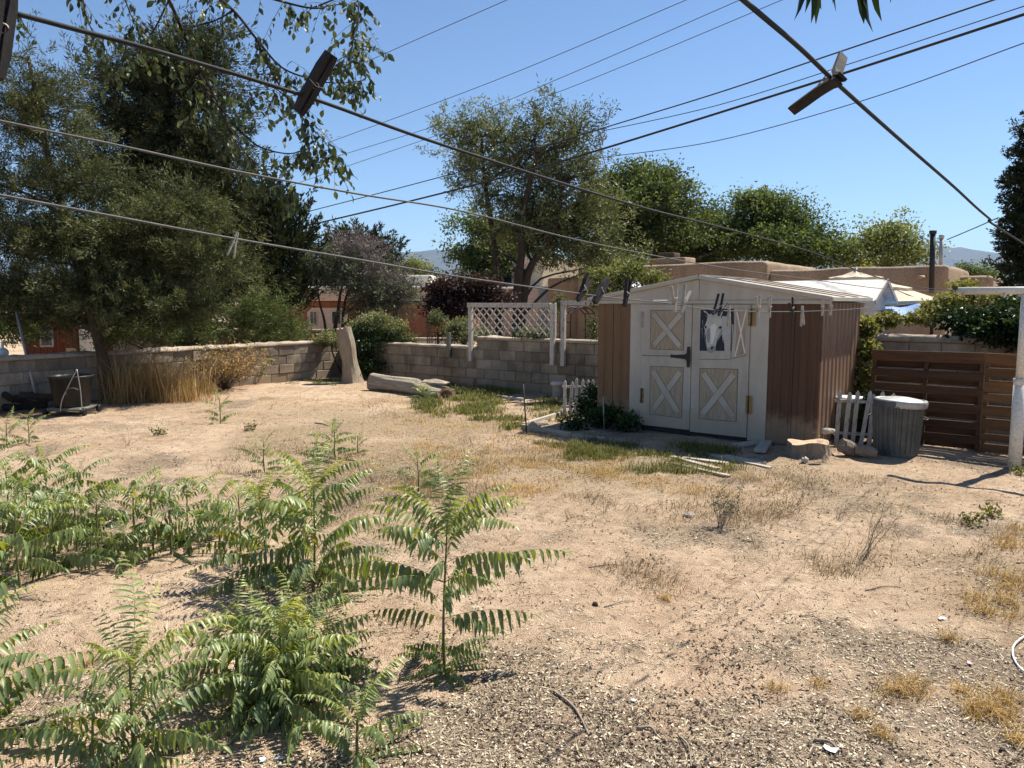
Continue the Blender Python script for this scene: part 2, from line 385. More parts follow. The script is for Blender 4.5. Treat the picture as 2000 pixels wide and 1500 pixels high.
def ground_mat():
    m, nt, b = new_mat('sandy_soil')
    v = coords(nt)
    at_ = lambda n: (lambda a: (setattr(a, 'attribute_name', n), a.outputs['Fac'])[1])(nt.nodes.new('ShaderNodeAttribute'))
    big = noise_node(nt, 0.8, 8, 0.68, v)
    base = ramp(nt, big.outputs[0], [(0.3, (0.40, 0.27, 0.175)), (0.5, (0.54, 0.395, 0.268)), (0.72, (0.64, 0.49, 0.345))]).outputs[0]
    mid = noise_node(nt, 7, 6, 0.7, v)
    base = mix(nt, 1.0, base, ramp(nt, mid.outputs[0], [(0.28, (0.60, 0.56, 0.52)), (0.52, (1, 1, 1)), (0.75, (1.12, 1.12, 1.1))]).outputs[0], 'MULTIPLY')
    lit = at_('litter')
    brk = noise_node(nt, 16, 5, 0.75, v)
    mm = nt.nodes.new('ShaderNodeMath'); mm.operation = 'MULTIPLY_ADD'
    nt.links.new(brk.outputs[0], mm.inputs[0]); mm.inputs[1].default_value = 1.6; mm.inputs[2].default_value = -0.8
    ma = nt.nodes.new('ShaderNodeMath'); ma.operation = 'ADD'; nt.links.new(lit, ma.inputs[0]); nt.links.new(mm.outputs[0], ma.inputs[1])
    lf = ramp(nt, ma.outputs[0], [(0.30, (0, 0, 0)), (0.95, (1, 1, 1))]).outputs[0]
    lc = ramp(nt, noise_node(nt, 60, 3, 0.7, v).outputs[0], [(0.3, (0.14, 0.10, 0.070)), (0.55, (0.30, 0.225, 0.16)), (0.75, (0.53, 0.44, 0.33))]).outputs[0]
    base = mix(nt, lf, base, lc)
    dry = at_('dry')
    dc = ramp(nt, noise_node(nt, 22, 5, 0.75, v).outputs[0], [(0.3, (0.20, 0.14, 0.085)), (0.55, (0.36, 0.27, 0.16)), (0.75, (0.50, 0.40, 0.25))]).outputs[0]
    md = nt.nodes.new('ShaderNodeMath'); md.operation = 'MULTIPLY'; nt.links.new(dry, md.inputs[0]); md.inputs[1].default_value = 0.75
    base = mix(nt, md.outputs[0], base, dc)
    nee = at_('needle')
    nc = ramp(nt, noise_node(nt, 30, 4, 0.7, v).outputs[0], [(0.3, (0.17, 0.075, 0.032)), (0.7, (0.33, 0.165, 0.078))]).outputs[0]
    base = mix(nt, nee, base, nc)
    sp = noise_node(nt, 150, 2, 0.6, v)
    base = mix(nt, 1.0, base, ramp(nt, sp.outputs[0], [(0.28, (0.58, 0.55, 0.52)), (0.44, (1, 1, 1)), (0.72, (1.16, 1.16, 1.16))]).outputs[0], 'MULTIPLY')
    # dark crumbs
    vo = nt.nodes.new('ShaderNodeTexVoronoi'); vo.inputs['Scale'].default_value = 34; nt.links.new(v, vo.inputs['Vector'])
    cr = ramp(nt, vo.outputs['Distance'], [(0.10, (0.55, 0.52, 0.5)), (0.2, (1, 1, 1))]).outputs[0]
    base = mix(nt, 1.0, base, cr, 'MULTIPLY')
    nt.links.new(base, b.inputs['Base Color']); b.inputs['Roughness'].default_value = 0.97; b.inputs['Specular IOR Level'].default_value = 0.15
    s1 = nt.nodes.new('ShaderNodeMath'); s1.operation = 'ADD'; nt.links.new(mid.outputs[0], s1.inputs[0]); nt.links.new(brk.outputs[0], s1.inputs[1])
    s2 = nt.nodes.new('ShaderNodeMath'); s2.operation = 'ADD'; nt.links.new(s1.outputs[0], s2.inputs[0]); nt.links.new(sp.outputs[0], s2.inputs[1])
    bump(nt, b, s2.outputs[0], 1.0, 0.022)
    return m
ground = obj('ground', mk_mesh('ground', V, F, ground_mat(), True, {
    'litter': litter_mask(V[:, 0], V[:, 1]), 'dry': dry_mask(V[:, 0], V[:, 1]), 'needle': needle_mask(V[:, 0], V[:, 1])}))
structure(ground)

# ================================================================== MOUNTAINS
def ridge(name, Y, prof, seed, depth):
    """prof: (px,py) skyline; slopes fall towards the viewer and away"""
    rs = np.array([[at(px, py, Y).x, at(px, py, Y).z] for px, py in prof])
    xs = np.linspace(rs[0, 0], rs[-1, 0], 220); zs = np.interp(xs, rs[:, 0], rs[:, 1])
    zs = zs * (1 + 0.02 * vn(xs, xs * 0, 260, seed)) + 14 * vn(xs, xs * 0, 110, seed + 1)
    rows = []; ts = np.linspace(-1, 1, 31)
    for t in ts:
        f = max(0.0, 1 - abs(t)) ** 0.85
        yy = Y + t * depth
        z = zs * f * (1 + (0.16 * vn(xs, xs * 0 + yy, 420, seed + 2) + 0.07 * vn(xs, xs * 0 + yy, 150, seed + 3)) * (1 - f) * 2) - (2 if f == 0 else 0)
        rows.append(np.stack([xs, xs * 0 + yy, z], -1))
    V = np.concatenate(rows); n = len(xs); i = np.arange(n * len(ts)).reshape(len(ts), n)
    F = np.stack([i[:-1, :-1], i[:-1, 1:], i[1:, 1:], i[1:, :-1]], -1).reshape(-1, 4)
    return structure(obj(name, mk_mesh(name, V, F, M['mount'], True)))
M['mount'] = surf('mountain_rock', (0.045, 0.045, 0.036), (0.085, 0.078, 0.060), 0.004, 0.95, 0.0, fine=0.03)
ridge('mountains', 9000, [(-700, 540), (-300, 520), (100, 505), (400, 510), (640, 508), (720, 503), (775, 495), (830, 490), (870, 487), (915, 488), (960, 496), (1010, 505), (1150, 515), (1300, 505), (1450, 498), (1600, 492), (1700, 484), (1780, 476), (1830, 481), (1870, 485), (1910, 488), (1950, 497), (2100, 508), (2400, 520), (2800, 540)], 5, 2600)

# ================================================================== BLOCK WALLS
BL, BH, BT = 0.39, 0.19, 0.19           # block face, joint 10 mm
def block_mesh(seed):
    rg = random.Random(seed)
    bm = bmesh.new(); bmesh.ops.create_cube(bm, size=1)
    for v_ in bm.verts:
        v_.co.x = v_.co.x * BL + rg.uniform(-.004, .004); v_.co.y = v_.co.y * BT + rg.uniform(-.004, .004); v_.co.z = v_.co.z * BH + rg.uniform(-.004, .004)
    bmesh.ops.bevel(bm, geom=list(bm.edges), offset=0.009, segments=1, affect='EDGES')
    me = bpy.data.meshes.new('block'); bm.to_mesh(me); bm.free(); me.materials.append(M['block']); return me
BLK = [block_mesh(i) for i in range(5)]
def half_block():
    me = BLK[0].copy()
    for v_ in me.vertices: v_.co.x *= 0.47
    return me
HBLK = half_block()
def coping_mesh(L, w, h, seed, name='coping'):
    n = max(6, int(L / 0.09)); rg = np.random.RandomState(seed)
    prof = [(-w / 2, 0), (-w / 2 - .01, h * .45), (-w * .36, h * .85), (0, h), (w * .36, h * .85), (w / 2 + .01, h * .45), (w / 2, 0)]
    V = []; F = []; k = len(prof)
    for i in range(n + 1):
        x = L * i / n
        for j, (y, z) in enumerate(prof):
            a = 0.012 * float(vn(x * 1.0, j * 3.1, 0.16, seed)) + 0.010 * float(vn(x, j * 1.7, 0.5, seed + 1))
            V.append((x, y + a, max(0, z) * (1 + a * 5) + (a if z > 0 else 0)))
    for i in range(n):
        for j in range(k - 1): F.append((i * k + j, (i + 1) * k + j, (i + 1) * k + j + 1, i * k + j + 1))
        F.append((i * k + k - 1, (i + 1) * k + k - 1, (i + 1) * k, i * k))
    F.append(tuple(range(k))); F.append(tuple(range(n * k, n * k + k))[::-1])
    return mk_mesh(name, V, F, M['coping'], True)
def block_wall(name, label, origin, rotz, segs, seed):
    """segs: (x0, length, courses, coping height)"""
    w = thing(name, label, 'wall', (origin.x, origin.y, 0), rotz)
    rg = random.Random(seed); pitch = BH + 0.01
    for x0, L, nc, ch in segs:
        MB().box(x0, x0 + L, -BT / 2 + .014, BT / 2 - .014, -0.1, nc * pitch - 0.004).build('mortar_core', M['mortar'], w)
        for c in range(nc):
            z = c * pitch + BH / 2 - 0.005; x = x0
            if c % 2:
                obj('block', HBLK, w, (x + BL * .235 + .002, rg.uniform(-.005, .005), z)); x += BL * .47 + .012
            while x + BL <= x0 + L + 0.01:
                o = obj('block', BLK[rg.randrange(5)], w, (x + BL / 2, rg.uniform(-.010, .010), z + rg.uniform(-.003, .003)))
                o.rotation_euler = (0, rg.uniform(-.006, .006), rg.choice((0, math.pi)))
                x += BL + 0.01
            if x0 + L - x > 0.12:
                o = obj('block', HBLK, w, (x + (x0 + L - x) / 2, 0, z)); o.scale.x = (x0 + L - x) / (BL * .47)
        if ch > 0: obj('coping', coping_mesh(L, BT + .02, ch, seed + int(x0 * 10)), w, (x0, 0, nc * pitch - 0.006))
    return w
# back wall: local x along E1 from the corner
block_wall('block_wall', 'shaded tan concrete block wall running behind the lattice panel and the shed', Cw, YAW,
           [(0.12, 4.08, 4, 0.06), (4.2, 4.6, 5, 0.07), (8.8, 1.95, 5, 0.07)], 3)
Cr = Cw + E1 * 10.75
block_wall('block_wall', 'taller grey block wall above the pallets, half covered with ivy at the right edge', Cr, YAW,
           [(0.0, 2.35, 6, 0.10), (2.35, 2.8, 7, 0.11)], 9)
# left wall: local x towards the camera from the corner
block_wall('block_wall', 'low sunlit block wall along the left under the leaning juniper', Cw, math.atan2(-E2.y, -E2.x),
           [(0.12, 10.5, 4, 0.085)], 5)

# ================================================================== SHED
_d = E1; _P = Vector((1.80, 10.3))
def on_front_line(px):
    k = (px - 1000) / FPX
    # X = k*Y*... with the small pitch correction ignored at eye height
    t = (k * _P.y - _P.x) / (_d.x - k * _d.y); return _P + _d * t
SF = on_front_line(1168); SW = (on_front_line(1603) - SF).length; SD = 1.85
shed = thing('garden_shed', 'brown and white metal garden shed with barn style double doors', 'shed', (SF.x, SF.y, 0), YAW)
FN = Vector((-E2.x, -E2.y, 0))
def S(px, py):
    """pixel on the shed front -> (u, z)"""
    p = on_plane(px, py, (SF.x, SF.y, 0), FN); r = Vector((p.x - SF.x, p.y - SF.y))
    return r.dot(E1), p.z
EH = 1.74                                   # eave height
PK = S(1357, 541); PKu, PKz = SW / 2 + 0.0, PK[1]
def spart(name, mb, mat, bevel=0.0, parent=None, smooth=False): return mb.build(name, M[mat], parent or shed, smooth, bevel)
ua = S(1231, 700)[0]; ub = S(1500, 700)[0]
def ribbed(u0, u1, nrib, y, z0, z1, depth=0.012, rw=0.03):
    """front panel with vertical grooves"""
    mb = MB(); st = [u0]
    pitch = (u1 - u0) / nrib
    pr = [(u0, 0)]
    for i in range(nrib):
        c = u0 + pitch * (i + .5)
        pr += [(c - rw, 0), (c - rw * .45, depth), (c + rw * .45, depth), (c + rw, 0)]
    pr.append((u1, 0)); V = []; Fc = []
    for u, d in pr: V += [(u, y + d, z0), (u, y + d, z1)]
    for u, d in pr: V += [(u, y + 0.03, z0), (u, y + 0.03, z1)]
    k = len(pr)
    for i in range(k - 1):
        Fc.append((2 * i, 2 * i + 2, 2 * i + 3, 2 * i + 1)); o = 2 * k
        Fc.append((o + 2 * i + 1, o + 2 * i + 3, o + 2 * i + 2, o + 2 * i))
        Fc.append((2 * i + 1, 2 * i + 3, o + 2 * i + 3, o + 2 * i + 1))
    Fc += [(0, 1, 2 * k + 1, 2 * k), (2 * (k - 1), 2 * k + 2 * (k - 1), 2 * k + 2 * k - 1, 2 * k - 1)]
    return mb.add(V, Fc)
um = S(1197, 700)[0]
spart('siding_panel', ribbed(0.0, um - .004, 1, 0, 0.02, EH), 'tan')
spart('siding_panel', ribbed(um + .004, ua - .003, 1, 0, 0.02, EH), 'tan')
u_r = (ub + SW) / 2
spart('siding_panel', ribbed(ub + .003, u_r - .003, 3, 0, 0.02, EH, 0.006, 0.02), 'brown')
spart('siding_panel', ribbed(u_r + .003, SW - .002, 3, 0, 0.02, EH, 0.006, 0.02), 'brown')
# corner and side wall with deep ribs (right side), plain left side and rear
def side_panel(y0, y1):
    mb = MB(); p = []; n = 2; pitch = (y1 - y0) / n
    for i in range(n):
        a = y0 + pitch * i
        p += [(a, 0), (a + pitch * .50, 0), (a + pitch * .60, -.028), (a + pitch * .90, -.028)]
    p.append((y1, 0)); V = []; Fc = []; k = len(p)
    for y, d in p: V += [(SW + d, y, 0.02), (SW + d, y, EH)]
    for i in range(k - 1): Fc.append((2 * i, 2 * i + 2, 2 * i + 3, 2 * i + 1))
    return mb.add(V, Fc)
npan = 5
for i in range(npan):
    a = 0.05 + (SD - .05) * i / npan; b = 0.05 + (SD - .05) * (i + 1) / npan - 0.001
    spart('siding_panel', side_panel(a, b), 'side')
spart('corner_post', MB().box(SW - .045, SW - .0005, .032, .049, 0.02, EH), 'brown')
spart('side_wall', MB().box(0.001, 0.02, 0.032, SD, 0.02, EH), 'tan')
spart('rear_wall', MB().box(0.022, SW - .03, SD - .02, SD - .001, 0.02, EH), 'brown')
spart('floor_frame', MB().box(0.03, SW - .06, 0.035, SD - .03, -0.03, 0.06), 'greymetal')
# white jambs and header, gable
ul = S(1254, 700)[0]; ur = S(1464, 700)[0]; uc = S(1352, 700)[0]; HZ = 1.725
spart('door_jamb', MB().box(ua, ul - .004, -0.012, 0.035, 0.03, HZ), 'white', 0.003)
spart('door_jamb', MB().box(ur + .004, ub, -0.012, 0.035, 0.02, HZ), 'white', 0.003)
spart('threshold', MB().box(ul, ur, -0.004, 0.03, 0.0, 0.07), 'black')
spart('door_track', MB().box(ua - .02, ub + .02, -0.03, -0.013, HZ + .004, HZ + .03), 'greymetal', 0.003)
OV = 0.11                                 # roof overhang at the eaves
def gable(y0, y1, sl, sr):
    pts = [(-OV + .03, 0, EH + .035), (SW + OV - .03, 0, EH + .035), (SW + OV - .03, 0, EH + .05), (PKu, 0, PKz - .02), (-OV + .03, 0, EH + .05)]
    return pts
for s0, s1, nm in ((0, 1, 'l'), (1, 2, 'r')):
    mb = MB()
    if s0 == 0: pts = [(-OV + .02, -.035, EH + .037), (PKu - .003, -.035, EH + .037), (PKu - .003, -.035, PKz - .03), (-OV + .02, -.035, EH + .05)]
    else: pts = [(PKu + .003, -.035, EH + .037), (SW + OV - .02, -.035, EH + .037), (SW + OV - .02, -.035, EH + .05), (PKu + .003, -.035, PKz - .03)]
    mb.poly(pts, .02, (0, 1, 0)); spart('gable_panel', mb, 'white')
spart('header', MB().box(-OV + .02, SW + OV - .02, -0.045, -0.013, EH - .012, EH + .034), 'white', 0.004)
spart('rear_gable', MB().poly([(0, SD - .03, EH + .002), (SW, SD - .03, EH + .002), (PKu, SD - .03, PKz - .04)], .02, (0, 1, 0)), 'white')
# roof: each side two sheets with standing seams, plus front verge trim
for side in (-1, 1):
    ue = -OV if side < 0 else SW + OV
    for k in range(3):
        y0 = -0.06 + (SD + .12) * k / 3; y1 = -0.06 + (SD + .12) * (k + 1) / 3 - .002
        mb = MB().poly([(ue, y0, EH + .055), (PKu + side * .004, y0, PKz), (PKu + side * .004, y0, PKz + .012), (ue, y0, EH + .067)], y1 - y0, (0, 1, 0))
        mb.bar((ue, y1 - .02, EH + .072), (PKu + side * .02, y1 - .02, PKz + .018), .03, .016)
        spart('roof_sheet', mb, 'roof')
    spart('verge_trim', MB().bar((ue, -.074, EH + .052), (PKu + side * .003, -.074, PKz - .002), .022, .05), 'white', 0.004)
    x0, x1 = (ue - .03, ue - .002) if side < 0 else (ue + .002, ue + .03)
    spart('eave_trim', MB().box(x0, x1, -.085, SD + .06, EH + .018, EH + .07), 'white', 0.005)
spart('ridge_cap', MB().poly([(PKu - .12, -.07, PKz + .002), (PKu, -.07, PKz + .03), (PKu + .12, -.07, PKz + .002), (PKu, -.07, PKz + .016)], SD + .13, (0, 1, 0)), 'black')

# ---- doors: everything is laid out in door coordinates (u, z)
DY = -0.018
def quad_uv(*pp): return [S(*p) for p in pp]
def slab(pts, y, th):                    # outline in (u,z), from y-th to y
    return MB().poly([(u, y, z) for u, z in pts][::-1], th, (0, -1, 0))
def band(a, b, w, y, th):
    (ax, az), (bx, bz) = a, b; L = math.hypot(bx - ax, bz - az); nx_, nz_ = -(bz - az) / L * w / 2, (bx - ax) / L * w / 2
    return [(ax + nx_, az + nz_), (bx + nx_, bz + nz_), (bx - nx_, bz - nz_), (ax - nx_, az - nz_)]
zb = 0.075; zt = HZ - .003
doorL = spart('door', MB().box(ul, uc - .004, DY - .012, DY + .02, zb, zt), 'doorwhite', 0.003)
doorR = spart('door', MB().box(uc + .004, ur, DY - .012, DY + .02, zb - .02, zt), 'doorwhite', 0.003)
doorL['label'] = 'left barn door with two wood grain panels and white crosses'
doorR['label'] = 'right barn door with a horse painted on its upper half'
YP = DY - .012
def panel(parent, c):
    pts = quad_uv(*c)
    slab(pts, YP - .0005, .003).build('grain_panel', M['woodgrain'], parent)
    # fine dark outline round the panel
    n = len(pts)
    mb = MB()
    for i in range(n):
        mb.poly([(u, YP - .0005, z) for u, z in band(pts[i], pts[(i + 1) % n], .007, 0, 0)][::-1], .0036, (0, -1, 0))
    mb.build('panel_outline', M['lineink'], parent)
    return pts
M['lineink'] = surf('dark_paint_line', (0.10, 0.085, 0.07), (0.16, 0.14, 0.12), 20, 0.8, 0.0)
def cross(parent, pts, w1=.075, w2=.075, top=1):
    a, b, c, d = pts            # tl, tr, br, bl
    ins = lambda p, q, t: (p[0] + (q[0] - p[0]) * t, p[1] + (q[1] - p[1]) * t)
    e = .10
    for k, (p, q, w) in enumerate(((b, d, w2), (a, c, w1)) if top else ((a, c, w1), (b, d, w2))):
        pa, pb = ins(p, q, e), ins(p, q, 1 - e)
        slab(band(pa, pb, w + .010, 0, 0), YP - .0042 - .0040 * k, .0012).build('brace_edge', M['lineink'], parent)
        slab(band(pa, pb, w, 0, 0), YP - .0056 - .0040 * k, .0018).build('brace', M['doorwhite'], parent)
p_ = panel(doorL, ((1273, 606), (1339, 606), (1337, 684), (1273, 681))); cross(doorL, p_, .07, .07)
p_ = panel(doorL, ((1272, 715), (1337, 717), (1333, 816), (1271, 808))); cross(doorL, p_, .08, .075)
p_ = panel(doorR, ((1369, 719), (1443, 721), (1440, 823), (1367, 817))); cross(doorR, p_, .08, .08, 0)
# painted half-open shutter leaf and the stable window with the horse
def paint(parent, name, pts, mat, lev):
    q = quad_uv(*pts); return slab(q, YP - .0008 - .0011 * lev, .0009).build(name, M[mat], parent)
M['night'] = surf('stable_dark_paint', (0.020, 0.024, 0.036), (0.035, 0.040, 0.055), 18, 0.8, 0.0, wear=(0.10, 0.12, 0.12), wear_pos=0.62, wear_scale=26)
M['horse'] = surf('horse_paint', (0.40, 0.40, 0.37), (0.58, 0.57, 0.52), 12, 0.8, 0.0, (2.5, 2.5, 1), wear=(0.30, 0.30, 0.29), wear_pos=0.63, wear_scale=22)
M['horse2'] = surf('horse_neck_paint', (0.38, 0.38, 0.36), (0.46, 0.46, 0.43), 8, 0.8, 0.0)
M['horsehi'] = surf('horse_highlight_paint', (0.66, 0.65, 0.60), (0.72, 0.71, 0.66), 20, 0.8, 0.0)
M['horsesh'] = surf('horse_shade_paint', (0.22, 0.23, 0.235), (0.30, 0.31, 0.31), 14, 0.8, 0.0)
def C2(x, y): return (1340 + x / 11.54, 580 + y / 11.54)      # enlarged-view units -> photo pixels
pic = paint(doorR, 'painted_window', [C2(350, 290), C2(1095, 262), C2(1090, 1215), C2(325, 1210)], 'night', 0)
def pp(name, pts, mat, lev): return paint(doorR, name, [C2(*p) for p in pts], mat, lev)
pp('painted_neck', [(830, 430), (940, 440), (1030, 500), (1040, 640), (1020, 1215), (890, 1215), (885, 1060), (840, 900), (800, 700)], 'horse2', 1)
pp('painted_head', [(520, 400), (600, 372), (700, 385), (800, 430), (830, 520), (845, 640), (850, 720), (820, 830), (760, 940), (705, 1030), (690, 1120), (690, 1200), (640, 1250), (560, 1262), (510, 1230), (490, 1150), (480, 1010), (465, 880), (450, 760), (430, 680), (470, 590), (500, 500)], 'horse', 2)
pp('painted_ear', [(415, 300), (470, 320), (545, 400), (530, 480), (470, 430)], 'horse', 3)
pp('painted_ear', [(440, 340), (480, 360), (520, 430), (500, 450), (455, 400)], 'night', 4)
pp('painted_ear', [(700, 385), (735, 340), (800, 310), (850, 270), (845, 360), (810, 450), (740, 400)], 'horse', 3)
pp('painted_ear', [(755, 380), (790, 345), (815, 340), (800, 410)], 'horsesh', 4)
pp('painted_eye', [(440, 665), (470, 645), (490, 665), (485, 710), (455, 715)], 'night', 3)
pp('painted_eye', [(750, 690), (790, 655), (840, 680), (820, 715), (765, 715)], 'night', 3)
pp('painted_cheek_shade', [(800, 740), (845, 720), (830, 830), (760, 950), (710, 1020), (700, 970), (750, 880)], 'horsesh', 3)
pp('painted_cheek_shade', [(500, 720), (560, 700), (570, 900), (540, 1040), (500, 1000), (480, 860)], 'horsesh', 3)
pp('painted_muzzle', [(500, 1150), (560, 1130), (650, 1080), (690, 1130), (685, 1200), (640, 1250), (560, 1262), (510, 1230)], 'horsesh', 3)
pp('painted_nostril', [(585, 1130), (610, 1105), (635, 1120), (625, 1170), (600, 1185), (585, 1165)], 'night', 4)
pp('painted_nose', [(580, 640), (660, 600), (720, 660), (690, 800), (660, 930), (620, 1060), (580, 1060), (575, 860)], 'horsehi', 3)
rgm = random.Random(4)
for i in range(15):
    x = 540 + i * 18 + rgm.uniform(-8, 8); L = rgm.uniform(90, 190); s = rgm.uniform(-25, 25)
    pp('painted_forelock', [(x - 3, 378 + abs(i - 6) * 3), (x + 4, 378 + abs(i - 6) * 3), (x + s, 378 + L)], ('horsehi', 'horsesh', 'horse2')[i % 3], 5)
for x, y, L in ((395, 520, 220), (380, 700, 260), (430, 780, 200), (455, 960, 160), (840, 880, 170), (870, 920, 130), (1010, 360, 60), (960, 330, 70)):
    pp('painted_hair', [(x - 4, y), (x + 5, y), (x + 14, y + L)], 'horse2', 1)
# painted open shutter to the right of the window
pp('painted_shutter', [(1100, 250), (1420, 262), (1395, 1310), (1040, 1390), (1060, 620), (1105, 620)], 'doorwhite', 2)
pp('painted_shutter_panel', [(1160, 300), (1385, 290), (1345, 1270), (1125, 1345)], 'woodgrain', 3)
def pb(a, b, w, lev):
    q = [S(*C2(*a)), S(*C2(*b))]; slab(band(q[0], q[1], w, 0, 0), YP - .0008 - .0011 * lev, .0009).build('painted_brace', M['horsehi'], doorR)
pb((1165, 310), (1345, 1260), .016, 4); pb((1380, 300), (1130, 1335), .016, 5)
for a, b in (((1030, 1395), (1100, 620)), ((1035, 1395), (1400, 1300)), ((330, 1400), (1000, 1405)), ((1100, 255), (1105, 620))):
    q = [S(*C2(*a)), S(*C2(*b))]; slab(band(q[0], q[1], .006, 0, 0), YP - .0068, .0009).build('painted_line', M['lineink'], doorR)
q = [S(1256, 694), S(1350, 696)]; slab(band(q[0], q[1], .010, 0, 0), YP - .0008, .0012).build('split_line', M['lineink'], doorL)
# hinges and the big black strap latch
for (px, py, w, h, mt, par) in ((1256, 624, .055, .21, 'greymetal', doorL), (1256, 772, .055, .20, 'rust', doorL), (1470, 620, .085, .21, 'rust', doorR), (1464, 790, .075, .23, 'rust', doorR)):
    u, z = S(px, py); mb = MB().box(u - w / 2, u + w / 2, -.041, -.0305, z - h / 2, z + h / 2)
    hg = mb.build('hinge', M[mt], par, False, .003)
    MB().tube([(u, -.047, z - h / 2), (u, -.047, z + h / 2)], .009, 8).build('hinge_pin', M['black' if mt == 'rust' else 'greymetal'], hg)
u, z = S(1348, 697); u2, z2 = S(1315, 697)
latch = slab([(u - .022, z - .135), (u + .012, z - .135), (u + .026, z - .06), (u + .026, z + .06), (u + .012, z + .135), (u - .022, z + .135), (u - .03, z + .05), (u - .05, z + .032), (u2 + .02, z + .017), (u2 - .01, z + .025), (u2 - .02, z), (u2 - .01, z - .02), (u2 + .02, z - .017), (u - .05, z - .030), (u - .03, z - .05)], YP - .012, .008).build('strap_latch', M['black'], doorL)
q = [S(1346, 674), S(1358, 672)]; slab(band(q[0], q[1], .012, 0, 0), YP - .010, .006).build('bolt', M['greymetal'], doorR)
# ================================================================== YARD OBJECTS
def rod(name, pts, r, mat, parent=None, n=8, smooth=True): 
    V, F = tube(pts, r, n); return obj(name, mk_mesh(name, V, F, M[mat], smooth), parent)
def local(t, p):
    """world point -> coordinates of a thing (location + rotz only)"""
    q = Vector(p) - t.location; c, s = math.cos(-t.rotation_euler.z), math.sin(-t.rotation_euler.z)
    return Vector((q.x * c - q.y * s, q.x * s + q.y * c, q.z))

# ---- galvanised trash can
def trash_can():
    b = G(1772, 898); r, h = .262, .645
    t = thing('trash_can', 'galvanised ribbed steel trash can with a flat lid in front of the pallets', 'trash can', (b.x, b.y + r, b.z - .01))
    rib = lambda a, z: (0.030 * (1 if math.sin(a * 26) > 0 else -1) if .07 < z < h - .07 else 0)
    V, F = lathe([(r * .80, 0), (r * .86, .01), (r * .87, .05), (r * .88, .08), (r * .94, h * .5), (r * .995, h - .08), (r * 1.0, h - .05), (r * 1.0, h)], 180, rib)
    F.append(tuple(range(180))[::-1])
    o = obj('body', mk_mesh('body', V, F, M['galv']), t); 
    V, F = lathe([(r * 1.03, h - .075), (r * 1.055, h - .06), (r * 1.06, h - .01), (r * 1.03, h + .006), (r * .96, h + .008), (r * .93, h - .002), (r * .80, h + .012), (r * .4, h + .03), (0.001, h + .035)], 64)
    lid = obj('lid', mk_mesh('lid', V, F, M['galvlid'], True), t); lid.rotation_euler = (R(-1.5), R(2), 0)
    for s in (-1, 1):
        hp = smooth_path([(s * r * .95, -.07, h * .72), (s * (r + .035), -.05, h * .69), (s * (r + .04), .05, h * .69), (s * r * .95, .07, h * .72)], 4)
        rod('handle', hp, .006, 'galv', t, 6)
    t.rotation_euler.z = YAW
    return t
trash_can()

# ---- pallets standing on edge
def pallet(label, p0, L, Hh, slats, mat, rear, seed, mats=None):
    rg = random.Random(seed)
    t = thing('wooden_pallet', label, 'pallet', (p0.x, p0.y, 0), YAW, 'pallets used as a fence')
    for i, x in enumerate((0.0, L / 2 - .02, L - .04)):
        MB().box(x, x + .04, 0.0, .09, 0.02, Hh - .01).build('stringer', M[mat], t, False, .004)
    for z, w in slats:
        sk = rg.uniform(-.006, .006)
        o = MB().poly([(-.005, -.020, z - w / 2 + sk), (L + .005, -.020, z - w / 2 - sk), (L + .005, -.020, z + w / 2 - sk), (-.005, -.020, z + w / 2 + sk)], .018, (0, 1, 0)).build('slat', M[mat], t, False, .003)
    for z, w in rear:
        MB().box(0, L, .092, .108, z - w / 2, z + w / 2).build('slat', M[mat], t, False, .003)
    return t
pp0 = gp(1696, 862); pp1 = gp(1883, 878)
pallet('dark stained pallet with wide gaps standing beside the trash can', pp0, 1.19, 1.16, [(1.10, .13), (.885, .09), (.71, .10), (.50, .12), (.31, .09), (.14, .10)], 'pallet', [(1.06, .10), (.985, .08), (.80, .07), (.60, .10), (.41, .09), (.22, .09), (.05, .07)], 1)
pp1 = Vector((pp0.x, pp0.y)) + E1 * 1.21
pallet('lighter brown pallet with close slats beside the white clothesline pole', pp1, 1.22, 1.17, [(1.10, .125), (.94, .11), (.785, .12), (.66, .09), (.50, .12), (.345, .13), (.19, .09), (.07, .10)], 'pallet2', [(1.05, .09), (.80, .09), (.35, .09)], 2)

# ---- clothesline pole (white T)
pb_ = G(1981, 914); PB = Vector((5.34, 8.02)); PB = Vector((pb_.x, pb_.y))
pole = thing('clothesline_pole', 'white painted T shaped clothesline pole at the right edge', 'clothesline pole', (PB.x, PB.y, pb_.z - .02), YAW)
rod('post', [(0, 0, -.05), (0, 0, .95)], .062, 'polewhite', pole, 16)
rod('upper_post', [(0, 0, .93), (0, 0, 1.84)], .048, 'polewhite', pole, 16)
rod('collar', [(0, 0, .90), (0, 0, .965)], .066, 'polewhite', pole, 16)
rod('crossbar', [(-.62, 0, 1.88), (.62, 0, 1.88)], .042, 'polewhite', pole, 12)
for x in (-.58, -.2, .2, .58): rod('hook', smooth_path([(x, .0, 1.845), (x, -.02, 1.81), (x, -.05, 1.83), (x, -.055, 1.86)], 3), .006, 'greymetal', pole, 6)
pw = lambda x, z: Vector((PB.x + E1.x * x, PB.y + E1.y * x, z))

